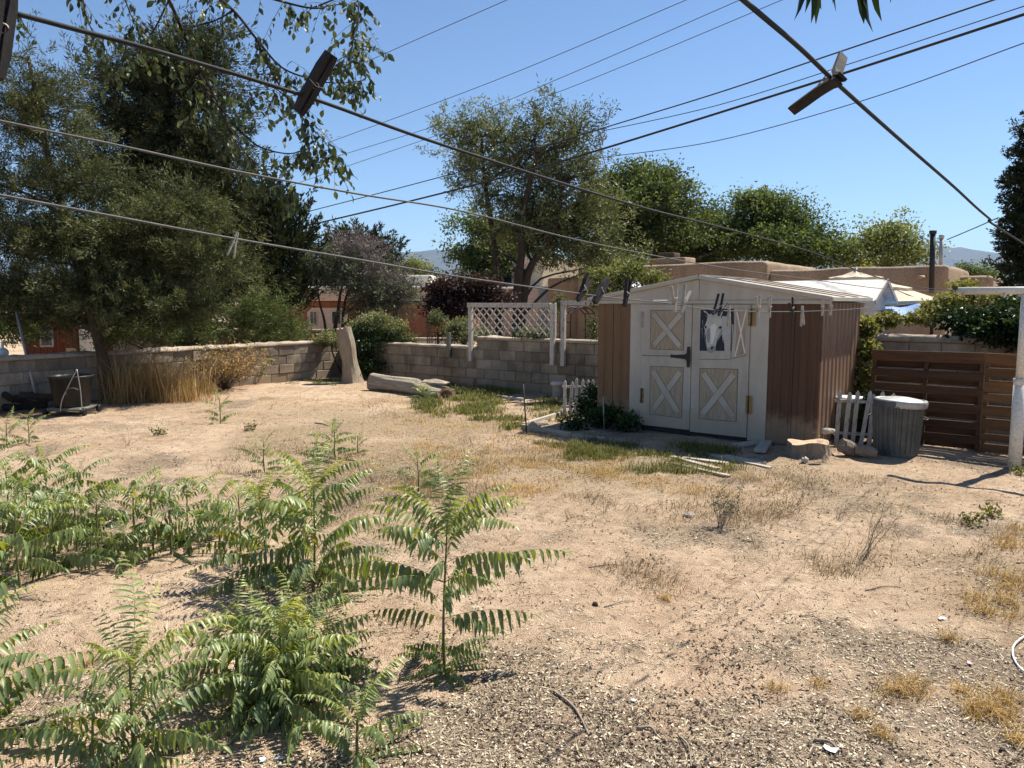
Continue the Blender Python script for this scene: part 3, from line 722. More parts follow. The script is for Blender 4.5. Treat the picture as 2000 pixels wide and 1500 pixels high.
# ---- clotheslines: straight in plan, height read along the way
def plan_line(P0, P1, pix, r, name, label, mat, back=1.0):
    P0 = Vector(P0); P1v = Vector((P1.x, P1.y)); d = P1v - P0; pts = []
    for px, py in pix:
        k = (px - 1000) / FPX
        # plan point whose image column is px:  X = k * depth, depth = Y*cos - (z-h)*sin ~ iterate
        z = 1.9
        for _ in range(6):
            # X = k*((Y)*cosP - (z-CAMH)*sinP)
            A = P0.x - k * (P0.y * math.cos(PITCH) - (z - CAMH) * math.sin(PITCH)); B = d.x - k * d.y * math.cos(PITCH)
            s = -A / B; q = P0 + d * s; z = at(px, py, q.y).z
        pts.append(Vector((q.x, q.y, z)))
    pts.append(P1)
    pre = pts[0] + (pts[0] - pts[1]).normalized() * back; pts.insert(0, pre)
    path = smooth_path(pts, 8)
    V, F = tube(path, r, 7); o = obj(name, mk_mesh(name, V, F, M[mat], True)); tag(o, label, 'clothesline')
    return path
LA = plan_line((-.56, .80), pw(-.60, 1.875), [(0, 18), (300, 98), (600, 189), (880, 288), (1240, 401), (1420, 447), (1590, 494), (1700, 537), (1800, 562)], .0029, 'clothesline', 'thick dark clothesline sloping down from the top left corner with the big wooden peg', 'line')
LB = plan_line((-.95, 1.36), pw(-.56, 1.86), [(0, 236), (250, 288), (470, 336), (700, 379), (900, 412), (1100, 462), (1240, 492), (1420, 524), (1600, 548), (1750, 566)], .0025, 'clothesline', 'middle clothesline crossing the conifers without any pegs', 'lineold')
LC = plan_line((-.76, 1.08), pw(-.62, 1.85), [(0, 381), (230, 424), (462, 467), (700, 507), (900, 541), (1100, 569), (1200, 582), (1300, 592), (1380, 604), (1450, 608), (1580, 608), (1700, 601), (1800, 590)], .0021, 'clothesline', 'lowest sagging clothesline hung with pegs in front of the shed', 'lineold')
LD = plan_line((.20, .72), pw(.60, 1.875), [(1452, 0), (1560, 92), (1640, 168), (1760, 275), (1860, 362), (1930, 425), (2000, 476)], .0027, 'clothesline', 'dark clothesline dropping from the top edge to the right edge', 'line', .6)

def along(path, px):
    """point and direction on a path nearest to an image column"""
    best = None
    for i in range(len(path) - 1):
        a, b = path[i], path[i + 1]
        pa = proj(a); pb2 = proj(b)
        if pa is None or pb2 is None: continue
        if min(pa, pb2) <= px <= max(pa, pb2):
            t = (px - pa) / (pb2 - pa + 1e-9); return a.lerp(b, t), (b - a).normalized()
    return path[-1], (path[-1] - path[-2]).normalized()
def proj(p):
    dep = p.y * math.cos(PITCH) - (p.z - CAMH) * math.sin(PITCH)
    return 1000 + FPX * p.x / dep if dep > .05 else None
# clothespin: jaws at z=0 grip the line, legs go up (+z)
def pin_mesh(side, mat, L=.075, w=.013, sp=.14, tk=1.0):
    # side -1/+1, tapered slightly curved prong, spread by sp
    V = []; Fc = []
    st = [(-.024, .0045), (-.004, .0070), (.018, .0080), (.042, .0080), (L - .012, .0055)]
    for z, th in st:
        th = th * tk
        off = side * (.0008 + max(0, z - .004) * sp * .9 + (0.0 if z > 0 else .001))
        for yy in (-w / 2, w / 2):
            V += [(off, yy, z), (off + side * th, yy, z)]
    for i in range(len(st) - 1):
        a = i * 4; b = a + 4
        Fc += [(a, a + 1, b + 1, b), (a + 2, b + 2, b + 3, a + 3), (a, b, b + 2, a + 2), (a + 1, a + 3, b + 3, b + 1)]
    Fc += [(0, 2, 3, 1), (16, 17, 19, 18)]
    me = mk_mesh('prong', V, Fc, mat)
    bm = bmesh.new(); bm.from_mesh(me); bmesh.ops.recalc_face_normals(bm, faces=bm.faces); bm.to_mesh(me); bm.free()
    return me
def pin_parts(mat, sp, w=.013, tk=1.0):
    V, F = tube([(math.cos(a) * .004, -.007 + a * .00055, .018 + math.sin(a) * .004) for a in np.linspace(0, 25, 60)], .0008, 4)
    V2, F2 = tube([(-.011, -.006, .021), (0, -.0075, .018), (.011, -.006, .021)], .0008, 4)
    n = len(V); 
    return pin_mesh(-1, mat, sp=sp, w=w, tk=tk), pin_mesh(1, mat, sp=sp, w=w, tk=tk), mk_mesh('spring', V + V2, F + [tuple(i + n for i in f) for f in F2], M['greymetal'], True)
PINS = {k: pin_parts(M[m_], s_, w_, t_) for k, m_, s_, w_, t_ in (('dark', 'pin', .02, .013, 1), ('open', 'pin', .45, .009, .55), ('pale', 'pinpale', .36, .009, .6), ('thin', 'pinpale', .20, .008, .5), ('darkv', 'pin', .2, .011, .7), ('splay', 'pin', .75, .013, .8))}
def pin(kind, path, px, roll, tilt, label, scale=1.0):
    """roll: rotation about the line (0 = legs up, 180 = hanging); tilt: lean along the line"""
    p, d = along(path, px)
    up = Vector((0, 0, 1)); side = d.cross(up).normalized(); up = side.cross(d)
    rot = Matrix((d, side, up)).transposed().to_4x4()
    rot = rot @ Matrix.Rotation(R(roll), 4, 'X') @ Matrix.Rotation(R(tilt), 4, 'Y')
    t = thing('clothespin', label, 'clothespin', p, 0, 'clothespins on the lines')
    t.rotation_euler = rot.to_euler(); t.scale = (scale,) * 3
    a, b, s = PINS[kind]; obj('prong', a, t); obj('prong', b, t); obj('spring', s, t)
    return t
pin('dark', LA, 600, 25, 20, 'big grey wooden clothespin clipped on the top left line against the sky', 1.12)
pin('dark', LA, 7, 180, -12, 'dark clothespin hanging at the top left corner of the picture', 1.15)
pin('splay', LD, 1628, -40, -78, 'weathered splayed clothespin on the line at top right', 1.0)
pin('thin', LC, 460, 180, -14, 'small pale clothespin on the lowest line in front of the junipers', .55)
for px, kind, roll, tilt, sc_, lab in (
    (1135, 'darkv', 0, 38, 1.15, 'dark clothespin leaning over the left end of the shed, leftmost of the row'),
    (1168, 'dark', 0, 42, 1.2, 'dark clothespin at the left roof corner of the shed'),
    (1222, 'darkv', 0, 14, 1.05, 'dark upright clothespin before the tan left panel of the shed'),
    (1318, 'pale', 0, -12, 1.15, 'pale clothespin before the left barn door, left one of the pair'),
    (1334, 'pale', 0, 24, 1.25, 'dark pale clothespin before the left barn door, right one of the pair'),
    (1396, 'open', 0, 48, 1.1, 'clothespin leaning above the painted horse ears, left of two'),
    (1407, 'open', 0, 40, 1.1, 'clothespin leaning above the painted horse ears, right of two'),
    (1424, 'thin', 180, 2, 1.05, 'pale clothespin hanging beside the painted shutter'),
    (1481, 'pale', 0, -8, 1.15, 'spread clothespin before the white right door jamb'),
    (1503, 'thin', 0, -8, 1.2, 'narrow clothespin at the edge of the white jamb'),
    (1548, 'open', 0, -30, 1.1, 'white clothespin leaning left before the dark brown shed front'),
    (1567, 'pale', 180, 8, 1.2, 'pale double clothespin hanging before the brown shed front'),
    (1606, 'thin', 0, -6, 1.2, 'small clothespin near the shed corner, left of two'),
    (1622, 'thin', 0, -10, 1.25, 'small clothespin near the shed corner, right of two')):
    pin(kind, LC, px, roll, tilt, lab, sc_)

# ---- picket fences
def picket(h, w, th, lean, mat):
    pts = [(-w / 2, 0, 0), (w / 2, 0, 0), (w / 2, 0, h - w * .7), (0, 0, h), (-w / 2, 0, h - w * .7)]
    return MB().poly(pts, th, (0, 1, 0))
def picket_fence(label, base, rotz, n, gap, h, w, rails, seed, leanx=0.0, leany=0.0, skip=()):
    rg = random.Random(seed); t = thing('picket_fence', label, 'fence', (base.x, base.y, base.z), rotz)
    for i in range(n):
        if i in skip: continue
        hh = h * rg.uniform(.95, 1.04)
        o = picket(hh, w * rg.uniform(.92, 1.06), .018, 0, 0).build('picket', M['oldwhite'], t, False, .002)
        o.location = (i * gap, 0, rg.uniform(-.02, .01)); o.rotation_euler = (leanx + R(rg.uniform(-3, 3)), leany + R(rg.uniform(-3.0, 3.0)), R(rg.uniform(-4, 4)))
    for z in rails:
        MB().box(-.04, (n - 1) * gap + .05, .024, .045, z - .018, z + .018).build('rail', M['oldwhite'], t, False, .002)
    return t
b_ = gp(1102, 812); picket_fence('white peeling picket fence piece left of the shed', Vector((b_.x, b_.y, -.02)), R(-14), 7, .088, .60, .048, (.16, .47), 3)
b_ = gp(1633, 868); picket_fence('white picket fence piece with leaning pickets between shed and trash can', Vector((b_.x, b_.y, -.01)), R(-20), 7, .092, .68, .05, (.15, .55), 6, R(-4), R(5))

# ---- lattice panel on the wall, its posts hang down in front of the wall face
def wall_pt(px, py, off=.16):
    P = Vector((Cw.x - E2.x * off, Cw.y - E2.y * off, 0)); p = on_plane(px, py, P, FN)
    return Vector(((Vector((p.x, p.y)) - Cw).dot(E1), p.z))
lat = thing('lattice_panel', 'white diagonal lattice panel in a peeling frame above the block wall', 'lattice', (Cw.x - E2.x * .16, Cw.y - E2.y * .16, 0), YAW)
xl, zt_ = wall_pt(918, 596); xr, _ = wall_pt(1079, 596); _, zlat = wall_pt(1000, 655); _, zp1 = wall_pt(918, 705); _, zp2 = wall_pt(1080, 713)
zlat = max(zlat, 1.06)
MB().box(xl - .04, xl + .04, -.02, .06, zp1, zt_ - .05).build('post', M['oldwhite'], lat, False, .004)
MB().box(xr - .045, xr + .045, -.02, .06, zp2, zt_ + .03).build('post', M['oldwhite'], lat, False, .004)
MB().box(xl - .06, xr - .05, -.03, .045, zt_ - .045, zt_ + .045).build('top_rail', M['oldwhite'], lat, False, .004)
MB().box(xr + .048, xr + .075, -.015, .03, zlat, zt_ + .05).build('side_strip', M['oldwhite'], lat, False, .003)
def lattice_slats(x0, x1, z0, z1, pitch, w, y, th, sgn):
    Wd, Hh = x1 - x0, z1 - z0; c = -Hh if sgn > 0 else 0.0; c = c - pitch * .3; top = Wd + Hh
    while c < top:
        c += pitch
        # line x = x0 + c + sgn*(z - z0) clipped to the rectangle
        zs0, zs1 = 0.0, Hh
        if sgn > 0: lo, hi = -c, Wd - c
        else: lo, hi = c - Wd, c
        a, b = max(zs0, lo), min(zs1, hi)
        if b - a > .05:
            MB().bar((x0 + c + sgn * a, y, z0 + a), (x0 + c + sgn * b, y, z0 + b), th, w, (0, 1, 0)).build('slat', M['oldwhite'], lat) if False else \
            MB().poly([(x0 + c + sgn * a - w * .7, y, z0 + a), (x0 + c + sgn * a + w * .7, y, z0 + a), (x0 + c + sgn * b + w * .7, y, z0 + b), (x0 + c + sgn * b - w * .7, y, z0 + b)], th, (0, 1, 0)).build('slat', M['oldwhite'], lat)
lattice_slats(xl + .045, xr - .05, zlat, zt_ - .05, .172, .026, .012, .008, 1)
lattice_slats(xl + .045, xr - .05, zlat, zt_ - .05, .172, .026, .021, .008, -1)
# ---- open white frame right of the lattice
fx0, fz = wall_pt(1100, 592, .22); fx1, _ = wall_pt(1195, 592, .22); _, fb = wall_pt(1100, 715, .22)
fr = thing('gate_frame', 'open peeling white timber frame between lattice and shed', 'frame', (Cw.x - E2.x * .22, Cw.y - E2.y * .22, 0), YAW)
MB().box(fx0 - .04, fx0 + .045, -.03, .04, fb, fz - .045).build('post', M['oldwhite'], fr, False, .004)
MB().box(fx0 - .045, fx1, -.035, .045, fz - .04, fz + .045).build('lintel', M['oldwhite'], fr, False, .004)
MB().box(fx1 - .08, fx1, -.03, .04, fb, fz - .045).build('post', M['oldwhite'], fr, False, .004)
# dark stub post on the wall left of the lattice
dx_, dz_ = wall_pt(876, 650, .15); _, dz0 = wall_pt(876, 698, .15)
o = MB().box(-.045, .045, -.03, .03, dz0, dz_).build('stub_post', M['darkpost'] if 'darkpost' in M else M['cartgrey'], None, False, .004)
o.location = (Cw.x - E2.x * .15 + E1.x * dx_, Cw.y - E2.y * .15 + E1.y * dx_, 0); o.rotation_euler.z = YAW
tag(o, 'short dark grey post fixed to the block wall left of the lattice', 'post')

# ---- standing bare trunk
def standing_trunk():
    b = G(686, 748)
    t = thing('standing_trunk', 'bare grey tree trunk standing upright in the yard corner', 'tree trunk', (b.x, b.y, b.z - .04))
    n = 64; path = smooth_path([(.02, 0, 0), (.0, 0, .3), (-.05, 0, .7), (-.135, 0, 1.22)], 6); rad = []
    for p in path:
        z = p.z; rad.append(.172 + .085 * math.exp(-z / .13) + .012 * math.sin(z * 9))
    V, F = tube(path, rad, n, False); V2 = []
    for v in V:
        a = math.atan2(v.y, v.x + v.z * .11); k = 1 + .05 * math.sin(a * 5 + 1) * math.exp(-v.z / .25) * 2 + .018 * math.sin(a * 9 + v.z * 3) + .03 * float(vn(a * 3.2, v.z * .5, .5, 12)) + .014 * float(vn(a * 9, v.z * .8, .5, 13))
        c = Vector((-v.z * .11, 0, v.z)); V2.append(c + (v - c) * k)
    for i in range(len(V2) - n, len(V2)): V2[i].z += .02 * math.sin(i)
    obj('stem', mk_mesh('stem', V2, F, M['log'], True), t)
    top = V2[-n:]; c = sum(top, Vector()) / n
    obj('cut_top', mk_mesh('cut_top', top + [c + Vector((0, 0, -.005))], [(i, (i + 1) % n, n) for i in range(n)], M['log']), t)
    return t
standing_trunk()
# ---- lying log, hollow at its right end
def lying_log():
    a = G(735, 762); b = G(868, 781); d = (b - a); L = d.length + .12; rz = math.atan2(d.y, d.x)
    t = thing('fallen_log', 'weathered bare log lying on the ground with a hollow broken right end', 'log', (a.x, a.y, 0), rz)
    n = 56; V = []; F = []; m = 30
    for i in range(m + 1):
        s = i / m; x = -.06 + s * L; r = .17 + .018 * math.cos(s * 6) - .015 * math.sin(s * 9) + (.02 if s > .7 else 0)
        cz = .15 + .01 * math.sin(s * 5)
        for j in range(n):
            an = 2 * math.pi * j / n; k = 1 + .05 * math.sin(an * 4 + s * 2) + .03 * math.sin(an * 7 + s * 5) + .045 * float(vn(an * 3, s * 1.2, .5, 14)) + .02 * float(vn(an * 8, s * 2.5, .5, 15))
            z = cz + math.sin(an) * r * k
            if s > .66 and math.sin(an) > .25: z -= (s - .66) / .34 * .10 * (math.sin(an) - .25) + .04
            V.append((x, math.cos(an) * r * k, z))
    for i in range(m):
        for j in range(n): F.append((i * n + j, (i + 1) * n + j, (i + 1) * n + (j + 1) % n, i * n + (j + 1) % n))
    F.append(tuple(range(n)))
    me = mk_mesh('trunk', V, F, M['loglie'], True); obj('trunk', me, t)
    end = [Vector(v) for v in V[-n:]]; c = sum(end, Vector()) / n
    inner = [c + (v - c) * .62 for v in end]; deep = [c + (v - c) * .5 - Vector((.18, 0, 0)) for v in end]
    VV = end + inner + deep; FF = []
    for j in range(n):
        k = (j + 1) % n; FF += [(j, k, n + k, n + j), (n + j, n + k, 2 * n + k, 2 * n + j)]
    FF.append(tuple(range(2 * n, 3 * n)))
    obj('hollow_end', mk_mesh('hollow_end', VV, FF, M['cutwood']), t)
    # raised split flake on the right third
    mb = MB().poly([(L * .66, -.03, .25), (L * .98, -.05, .27), (L * .99, .05, .30), (L * .80, .09, .33), (L * .66, .06, .29)], .03, (0, 0, 1)); mb.build('bark_flake', M['loglie'], t, False, .008)
lying_log()

# ---- wheeled black tub on a cart, left
def tub():
    b = G(136, 812); t = thing('garden_cart', 'black round tub on a grey wheeled cart in front of the left wall', 'cart', (b.x, b.y + .1, b.z))
    r = .30
    V, F = lathe([(.02, .12), (r * .80, .12), (r * .82, .14), (r * .99, .56), (r * 1.06, .565), (r * 1.07, .60), (r * 1.0, .605), (r * .95, .56), (r * .78, .16), (.02, .155)], 40)
    obj('tub', mk_mesh('tub', V, F, M['rubber'], True), t)
    MB().box(-.27, .27, -.27, .27, .07, .118).build('deck', M['cartgrey'], t, False, .02)
    for x in (-.29, .30):
        for y in (-.22, .20):
            V, F = lathe([(.01, -.025), (.055, -.025), (.062, -.012), (.062, .012), (.055, .025), (.01, .025)], 20)
            w = obj('wheel', mk_mesh('wheel', V, F, M['rubber'], True), t, (x, y, .06), (0, R(90), 0))
    rod('handle', smooth_path([(.0, -.33, .08), (.05, -.36, .25), (.14, -.34, .45), (.27, -.30, .72)], 4), .007, 'greymetal', t)
    rod('handle', smooth_path([(.30, -.28, .08), (.30, -.29, .4), (.27, -.30, .72)], 4), .007, 'greymetal', t)
    rod('hose_piece', smooth_path([(.10, -.33, .33), (.14, -.36, .42), (.22, -.35, .44), (.29, -.33, .41)], 4), .009, 'lineold', t)
tub()
# leaning metal pole and white globe at far left
a, b = gp(75, 797), on_plane(27, 637, (Cw.x, Cw.y, 0), Vector((E1.x, E1.y, 0)))
a.z = -.02; b = a + Vector((-.55, .45, 1.62))
tag(rod('leaning_pipe', [a, b], .022, 'greymetal'), 'grey metal pipe leaning against the left wall beside the black tub', 'pipe')
gl = at(6, 689, 13.4)
V, F = lathe([(.003, -.09), (.05, -.075), (.085, -.03), (.09, .0), (.08, .045), (.045, .08), (.02, .09), (.018, .2)], 20)
tag(obj('globe_ornament', mk_mesh('globe_ornament', V, F, M['litterwhite'], True), None, gl), 'white globe ornament on the wall at the left edge', 'ornament')
gl_st = rod('stake', [Vector((0, 0, -.09)), Vector((0, 0, -gl.z))], .01, 'greymetal', bpy.data.objects['globe_ornament'])

# ---- garden bed edging, stake, wire hoop, capped stump, planks
def board(name, p, q, w, h, mat, label, cat='board', group=None, lift=.0):
    p = Vector(p); q = Vector(q)
    hz = lambda v: H(v.x, v.y) + h / 2 + lift - .006
    L = (q - p).length; mid = (p + q) / 2; d = q - p
    mb = MB(); n = 6; V = []; F = []
    rg = random.Random(int(L * 1e4))
    for i in range(n + 1):
        x = -L / 2 + L * i / n; dy = rg.uniform(-.004, .004)
        V += [(x, -w / 2 + dy, -h / 2), (x, w / 2 + dy, -h / 2), (x, w / 2 + dy, h / 2), (x, -w / 2 + dy, h / 2)]
    for i in range(n):
        a, b = i * 4, i * 4 + 4
        for k in range(4): F.append((a + k, a + (k + 1) % 4, b + (k + 1) % 4, b + k))
    F += [(3, 2, 1, 0), (n * 4, n * 4 + 1, n * 4 + 2, n * 4 + 3)]
    mb.add(V, F); o = mb.build(name, M[mat], None, False, .003)
    o.location = (mid.x, mid.y, hz(mid)); o.rotation_euler.z = math.atan2(d.y, d.x)
    return tag(o, label, cat, group)
board('edging_board', gp(1020, 840), gp(1112, 857), .05, .07, 'greyboard', 'weathered edging board at the front of the bed left of the shed', 'board')
board('edging_board', gp(1022, 835), gp(1096, 812), .05, .07, 'greyboard', 'short edging board at the left side of the shed bed', 'board')
board('edging_board', gp(1118, 856), gp(1180, 862), .05, .06, 'greyboard', 'edging board nearest the shed shadow in the bed corner', 'board')
board('edging_board', gp(935, 770), gp(1022, 780), .06, .05, 'greyboard', 'dark edging board lying in green weeds right of the log', 'board')
board('plank', gp(1440, 872), gp(1478, 866), .16, .03, 'greyboard', 'pale board lying against the right barn door foot', 'board')
board('plank', gp(1483, 886), gp(1499, 866), .13, .04, 'greyboard', 'pale board at the corner of the white door jamb', 'board', None, .02)
for i, (a, b, w, h, l, lab) in enumerate((
    ((1312, 892), (1402, 916), .07, .03, 0, 'long pale board at the left of the scattered plank heap'),
    ((1335, 893), (1420, 905), .09, .03, .0, 'pale board in the middle of the scattered plank heap'),
    ((1368, 885), (1440, 900), .10, .035, 0, 'wide board with white paint in the plank heap'),
    ((1412, 893), (1490, 908), .12, .05, .0, 'thick brown board at the right of the plank heap'),
    ((1310, 905), (1425, 930), .06, .025, 0, 'thin front board of the plank heap in the dry grass'),
    ((1456, 905), (1506, 916), .06, .025, 0, 'small dark board end right of the plank heap'))):
    board('plank', gp(*a), gp(*b), w, h, 'greyboard', lab, 'board', 'planks scattered before the shed', l)
def rockmesh(seed, r):
    rg = np.random.RandomState(seed); bm = bmesh.new(); bmesh.ops.create_icosphere(bm, subdivisions=2, radius=1)
    k = rg.uniform(.7, 1.1, 3)
    for v in bm.verts:
        s = 1 + .22 * math.sin(v.co.x * 3 + seed) + .16 * math.sin(v.co.y * 4 + seed * 2) + rg.uniform(-.05, .05)
        v.co = Vector((v.co.x * k[0] * s * r, v.co.y * k[1] * s * r, v.co.z * .62 * s * r))
    me = bpy.data.meshes.new('rock'); bm.to_mesh(me); bm.free(); return me
def rock(px, py, r, seed, label, mat='rock', cat='rock', sc=(1, 1, 1), group=None):
    me = rockmesh(seed, r); me.materials.append(M[mat]); p = G(px, py)
    o = obj('rock', me, None, (p.x, p.y, p.z + r * .25)); o.rotation_euler.z = seed; o.scale = sc
    return tag(o, label, cat, group)
rock(1044, 834, .10, 3, 'grey rock inside the left corner of the shed bed')
rock(1060, 830, .08, 4, 'dark rock beside the grey one in the shed bed')
p = G(1029, 848); tag(rod('garden_stake', [p - Vector((0, 0, .03)), p + Vector((-.05, 0, .66))], .009, 'black'), 'thin black garden stake standing at the corner of the bed', 'stake')
p = G(1180, 838); tag(rod('garden_stake', [p - Vector((0, 0, .03)), p + Vector((-.02, 0, .48))], .008, 'greymetal'), 'thin grey stake before the tan shed panel', 'stake')
p = G(803, 744); tag(rod('garden_stake', [p - Vector((0, 0, .03)), p + Vector((-.02, 0, .62))], .016, 'greyboard'), 'pale wooden stake at the right side of the corner bush', 'stake')
p = G(728, 742); tag(rod('garden_stake', [p - Vector((0, 0, .03)), p + Vector((-.10, 0, .36))], .010, 'greyboard'), 'pale leaning stick beside the fallen log', 'stake')
p = G(1050, 770); hoop = smooth_path([(-.24, 0, .0), (-.26, .02, .18), (-.1, .05, .33), (.12, .05, .34), (.27, .02, .2), (.28, 0, .0)], 5)
tag(obj('wire_hoop', mk_mesh('wire_hoop', *tube(hoop, .006, 6), M['greymetal'], True), None, p - Vector((0, 0, .02))), 'thin wire hoop stuck in the weeds before the block wall', 'wire hoop')
p = G(1089, 775)
t = thing('capped_pedestal', 'short round pedestal with a cream cap behind the left picket fence', 'pedestal', p - Vector((0, 0, .02)))
V, F = lathe([(.105, 0), (.10, .1), (.098, .24), (.105, .255)], 24); obj('drum', mk_mesh('drum', V, F, M['greyboard'], True), t)
V, F = lathe([(.13, .25), (.138, .262), (.135, .285), (.09, .31), (.002, .318)], 24); obj('cap', mk_mesh('cap', V, F, M['cream'], True), t)

# ---- stump, broken log pieces right of the shed
def stump():
    b = G(1588, 897); t = thing('tree_stump', 'low wide cut tree stump at the right front corner of the shed', 'stump', (b.x, b.y + .15, b.z - .03))
    n = 30; prof = [(.30, 0), (.27, .04), (.235, .10), (.225, .20)]; V = []; F = []
    for r, z in prof:
        for j in range(n):
            a = 2 * math.pi * j / n; k = 1 + .10 * math.sin(a * 5 + 1) * (1.6 if z < .06 else .6) + .04 * math.sin(a * 11)
            V.append((math.cos(a) * r * k, math.sin(a) * r * k * .8, z + (.02 * math.sin(a * 3) if z > .15 else 0)))
    for i in range(3):
        for j in range(n): F.append((i * n + j, i * n + (j + 1) % n, (i + 1) * n + (j + 1) % n, (i + 1) * n + j))
    obj('base', mk_mesh('base', V, F, M['bark2'], False), t)
    top = V[-n:]; obj('cut_face', mk_mesh('cut_face', top + [(0, 0, .205)], [(j, (j + 1) % n, n) for j in range(n)], M['cutwood']), t)
M['bark2'] = surf('stump_bark', (0.24, 0.18, 0.13), (0.36, 0.29, 0.22), 5, 0.95, 0.9, 0.02, (4, 4, 1))
stump()
def chunk(px, py, L, r, rz, tilt, label, mat='bark2'):
    p = G(px, py); path = [(-L / 2, 0, 0), (-L * .2, .01, .01), (L * .2, -.01, .01), (L / 2, 0, 0)]
    V, F = tube(path, [r * .9, r, r * .95, r * .8], 12)
    V = [v + Vector((0, 0, .02 * math.sin(i * 2.3))) * .5 for i, v in enumerate(V)]
    o = obj('log_piece', mk_mesh('log_piece', V, F, M[mat], False), None, (p.x, p.y, p.z + r * .8)); o.rotation_euler = (0, tilt, rz)
    return tag(o, label, 'log piece')
chunk(1658, 892, .24, .085, R(15), R(28), 'short bark covered log piece lying right of the stump')
chunk(1690, 896, .22, .07, R(-30), R(8), 'rounded log piece lying against the trash can')
chunk(1572, 905, .20, .03, R(70), R(10), 'pale splintered wood piece in front of the stump', 'greyboard')
rock(1345, 1008, .045, 6, 'small pale green stone on the open sand', 'rock')
rock(1162, 1186, .022, 7, 'small dark round pebble on the sand right of the big sapling', 'darkstone' if 'darkstone' in M else 'bark')
# white drum behind the right picket fence
p = G(1655, 866); t = thing('storage_drum', 'grey drum with a white lid behind the right picket fence', 'drum', (p.x + .1, p.y + .22, p.z))
V, F = lathe([(.16, 0), (.165, .05), (.17, .50), (.17, .53)], 24); obj('body', mk_mesh('body', V, F, M['cartgrey'], True), t)
V, F = lathe([(.178, .52), (.182, .535), (.178, .555), (.002, .562)], 24); obj('lid', mk_mesh('lid', V, F, M['litterwhite'], True), t)
# litter: cord, scraps, petals
tag(rod('rope', smooth_path([G(2030, 1230) + Vector((0, 0, .012)), G(1985, 1262) + Vector((0, 0, .02)), G(1978, 1290) + Vector((0, 0, .012)), G(2000, 1318) + Vector((0, 0, .01)), G(2040, 1335) + Vector((0, 0, .01))], 5), .0045, 'litterwhite'), 'thin white cord curling on the ground at the right edge', 'cord')
def scrap(px, py, s, mat, label, seed):
    rg = random.Random(seed); p = G(px, py); n = 8; V = [(math.cos(i / n * 6.283) * s * rg.uniform(.5, 1.1), math.sin(i / n * 6.283) * s * rg.uniform(.3, .7), rg.uniform(.0, .35) * s) for i in range(n)]
    mb = MB().poly(V, .0015, (0, 0, 1)); o = mb.build('scrap', M[mat]); o.location = p + Vector((0, 0, .004)); o.rotation_euler.z = rg.uniform(0, 3)
    return tag(o, label, 'scrap')
scrap(1840, 1218, .035, 'litterwhite', 'torn white plastic scrap on the litter at right', 1)
scrap(1893, 1303, .022, 'pinkscrap', 'pink petal on the ground at lower right', 2)
scrap(1720, 1311, .012, 'pinkscrap', 'tiny pink petal on the sand left of the larger one', 3)
scrap(1622, 1470, .04, 'litterwhite', 'pale bark scrap at the bottom edge right of centre', 4)
scrap(513, 1487, .022, 'litterwhite', 'small white stone chip at the bottom edge, left of two', 5)
scrap(545, 1484, .022, 'litterwhite', 'small white stone chip at the bottom edge, right of two', 6)
scrap(1008, 1283, .02, 'litterwhite', 'white flake on the sand right of the big sapling foot', 7)
scrap(1238, 1373, .022, 'litterwhite', 'lone white chip on bare sand at lower centre', 8)
# single sticks
TW = [((1082, 1352), (1150, 1435), .009, 'long grey split stick on the litter at bottom centre'), ((1045, 1412), (1130, 1432), .006, 'thin stick beside the long grey split one'),
      ((1245, 1425), (1282, 1437), .010, 'short dark stick near the bottom centre'), ((1325, 1440), (1350, 1500), .007, 'curved dark twig at the bottom edge'),
      ((1470, 1360), (1485, 1385), .007, 'tiny dark stick in yellow grass at lower right'), ((1560, 1208), (1610, 1222), .006, 'dark twig on bare sand at centre right'),
      ((1590, 1450), (1640, 1475), .011, 'pale stick stub at the bottom right'), ((40, 1445), (110, 1390), .006, 'long pale twig between the front saplings at left'),
      ((1150, 1110), (1215, 1105), .006, 'twig on the sand right of the big sapling top'), ((1690, 1150), (1760, 1148), .006, 'thin twig on sand at right'),
      ((1180, 1190), (1240, 1178), .006, 'thin crooked twig right of the dark pebble'), ((615, 826), (640, 830), .014, 'short branch lying behind the small sapling group')]
for a, b, r, lab in TW:
    r = r * .72
    A, B = G(*a), G(*b); md = (A + B) / 2 + Vector((.02, .02, .012)); A.z += r * .9; B.z += r * .7
    tag(rod('stick', smooth_path([A, md, B], 4), [r * (1 - .06 * i) for i in range(9)], 'twig', None, 6), lab, 'stick')
# firewood and scrap pile at far left
rgd = random.Random(12); c = G(28, 800)
for i in range(16):
    L = rgd.uniform(.25, .5); r = rgd.uniform(.03, .06); z = r + .09 * (i // 5) + H(c.x, c.y)
    x = c.x - .75 + (i % 5) * .26 + rgd.uniform(-.06, .06) + .08 * (i // 5); y = c.y + rgd.uniform(-.1, .25)
    V, F = tube([(-L / 2, 0, 0), (0, rgd.uniform(-.02, .02), 0), (L / 2, 0, 0)], [r, r * .95, r * .85], 9)
    o = obj('firewood_piece', mk_mesh('firewood_piece', V, F, M['darkbark']), None, (x, y, z), (0, rgd.uniform(-.25, .25), rgd.uniform(-.7, .7)))
    tag(o, 'dark branch piece in the pile against the wall at the far left', 'firewood', 'dark wood pile at the far left')
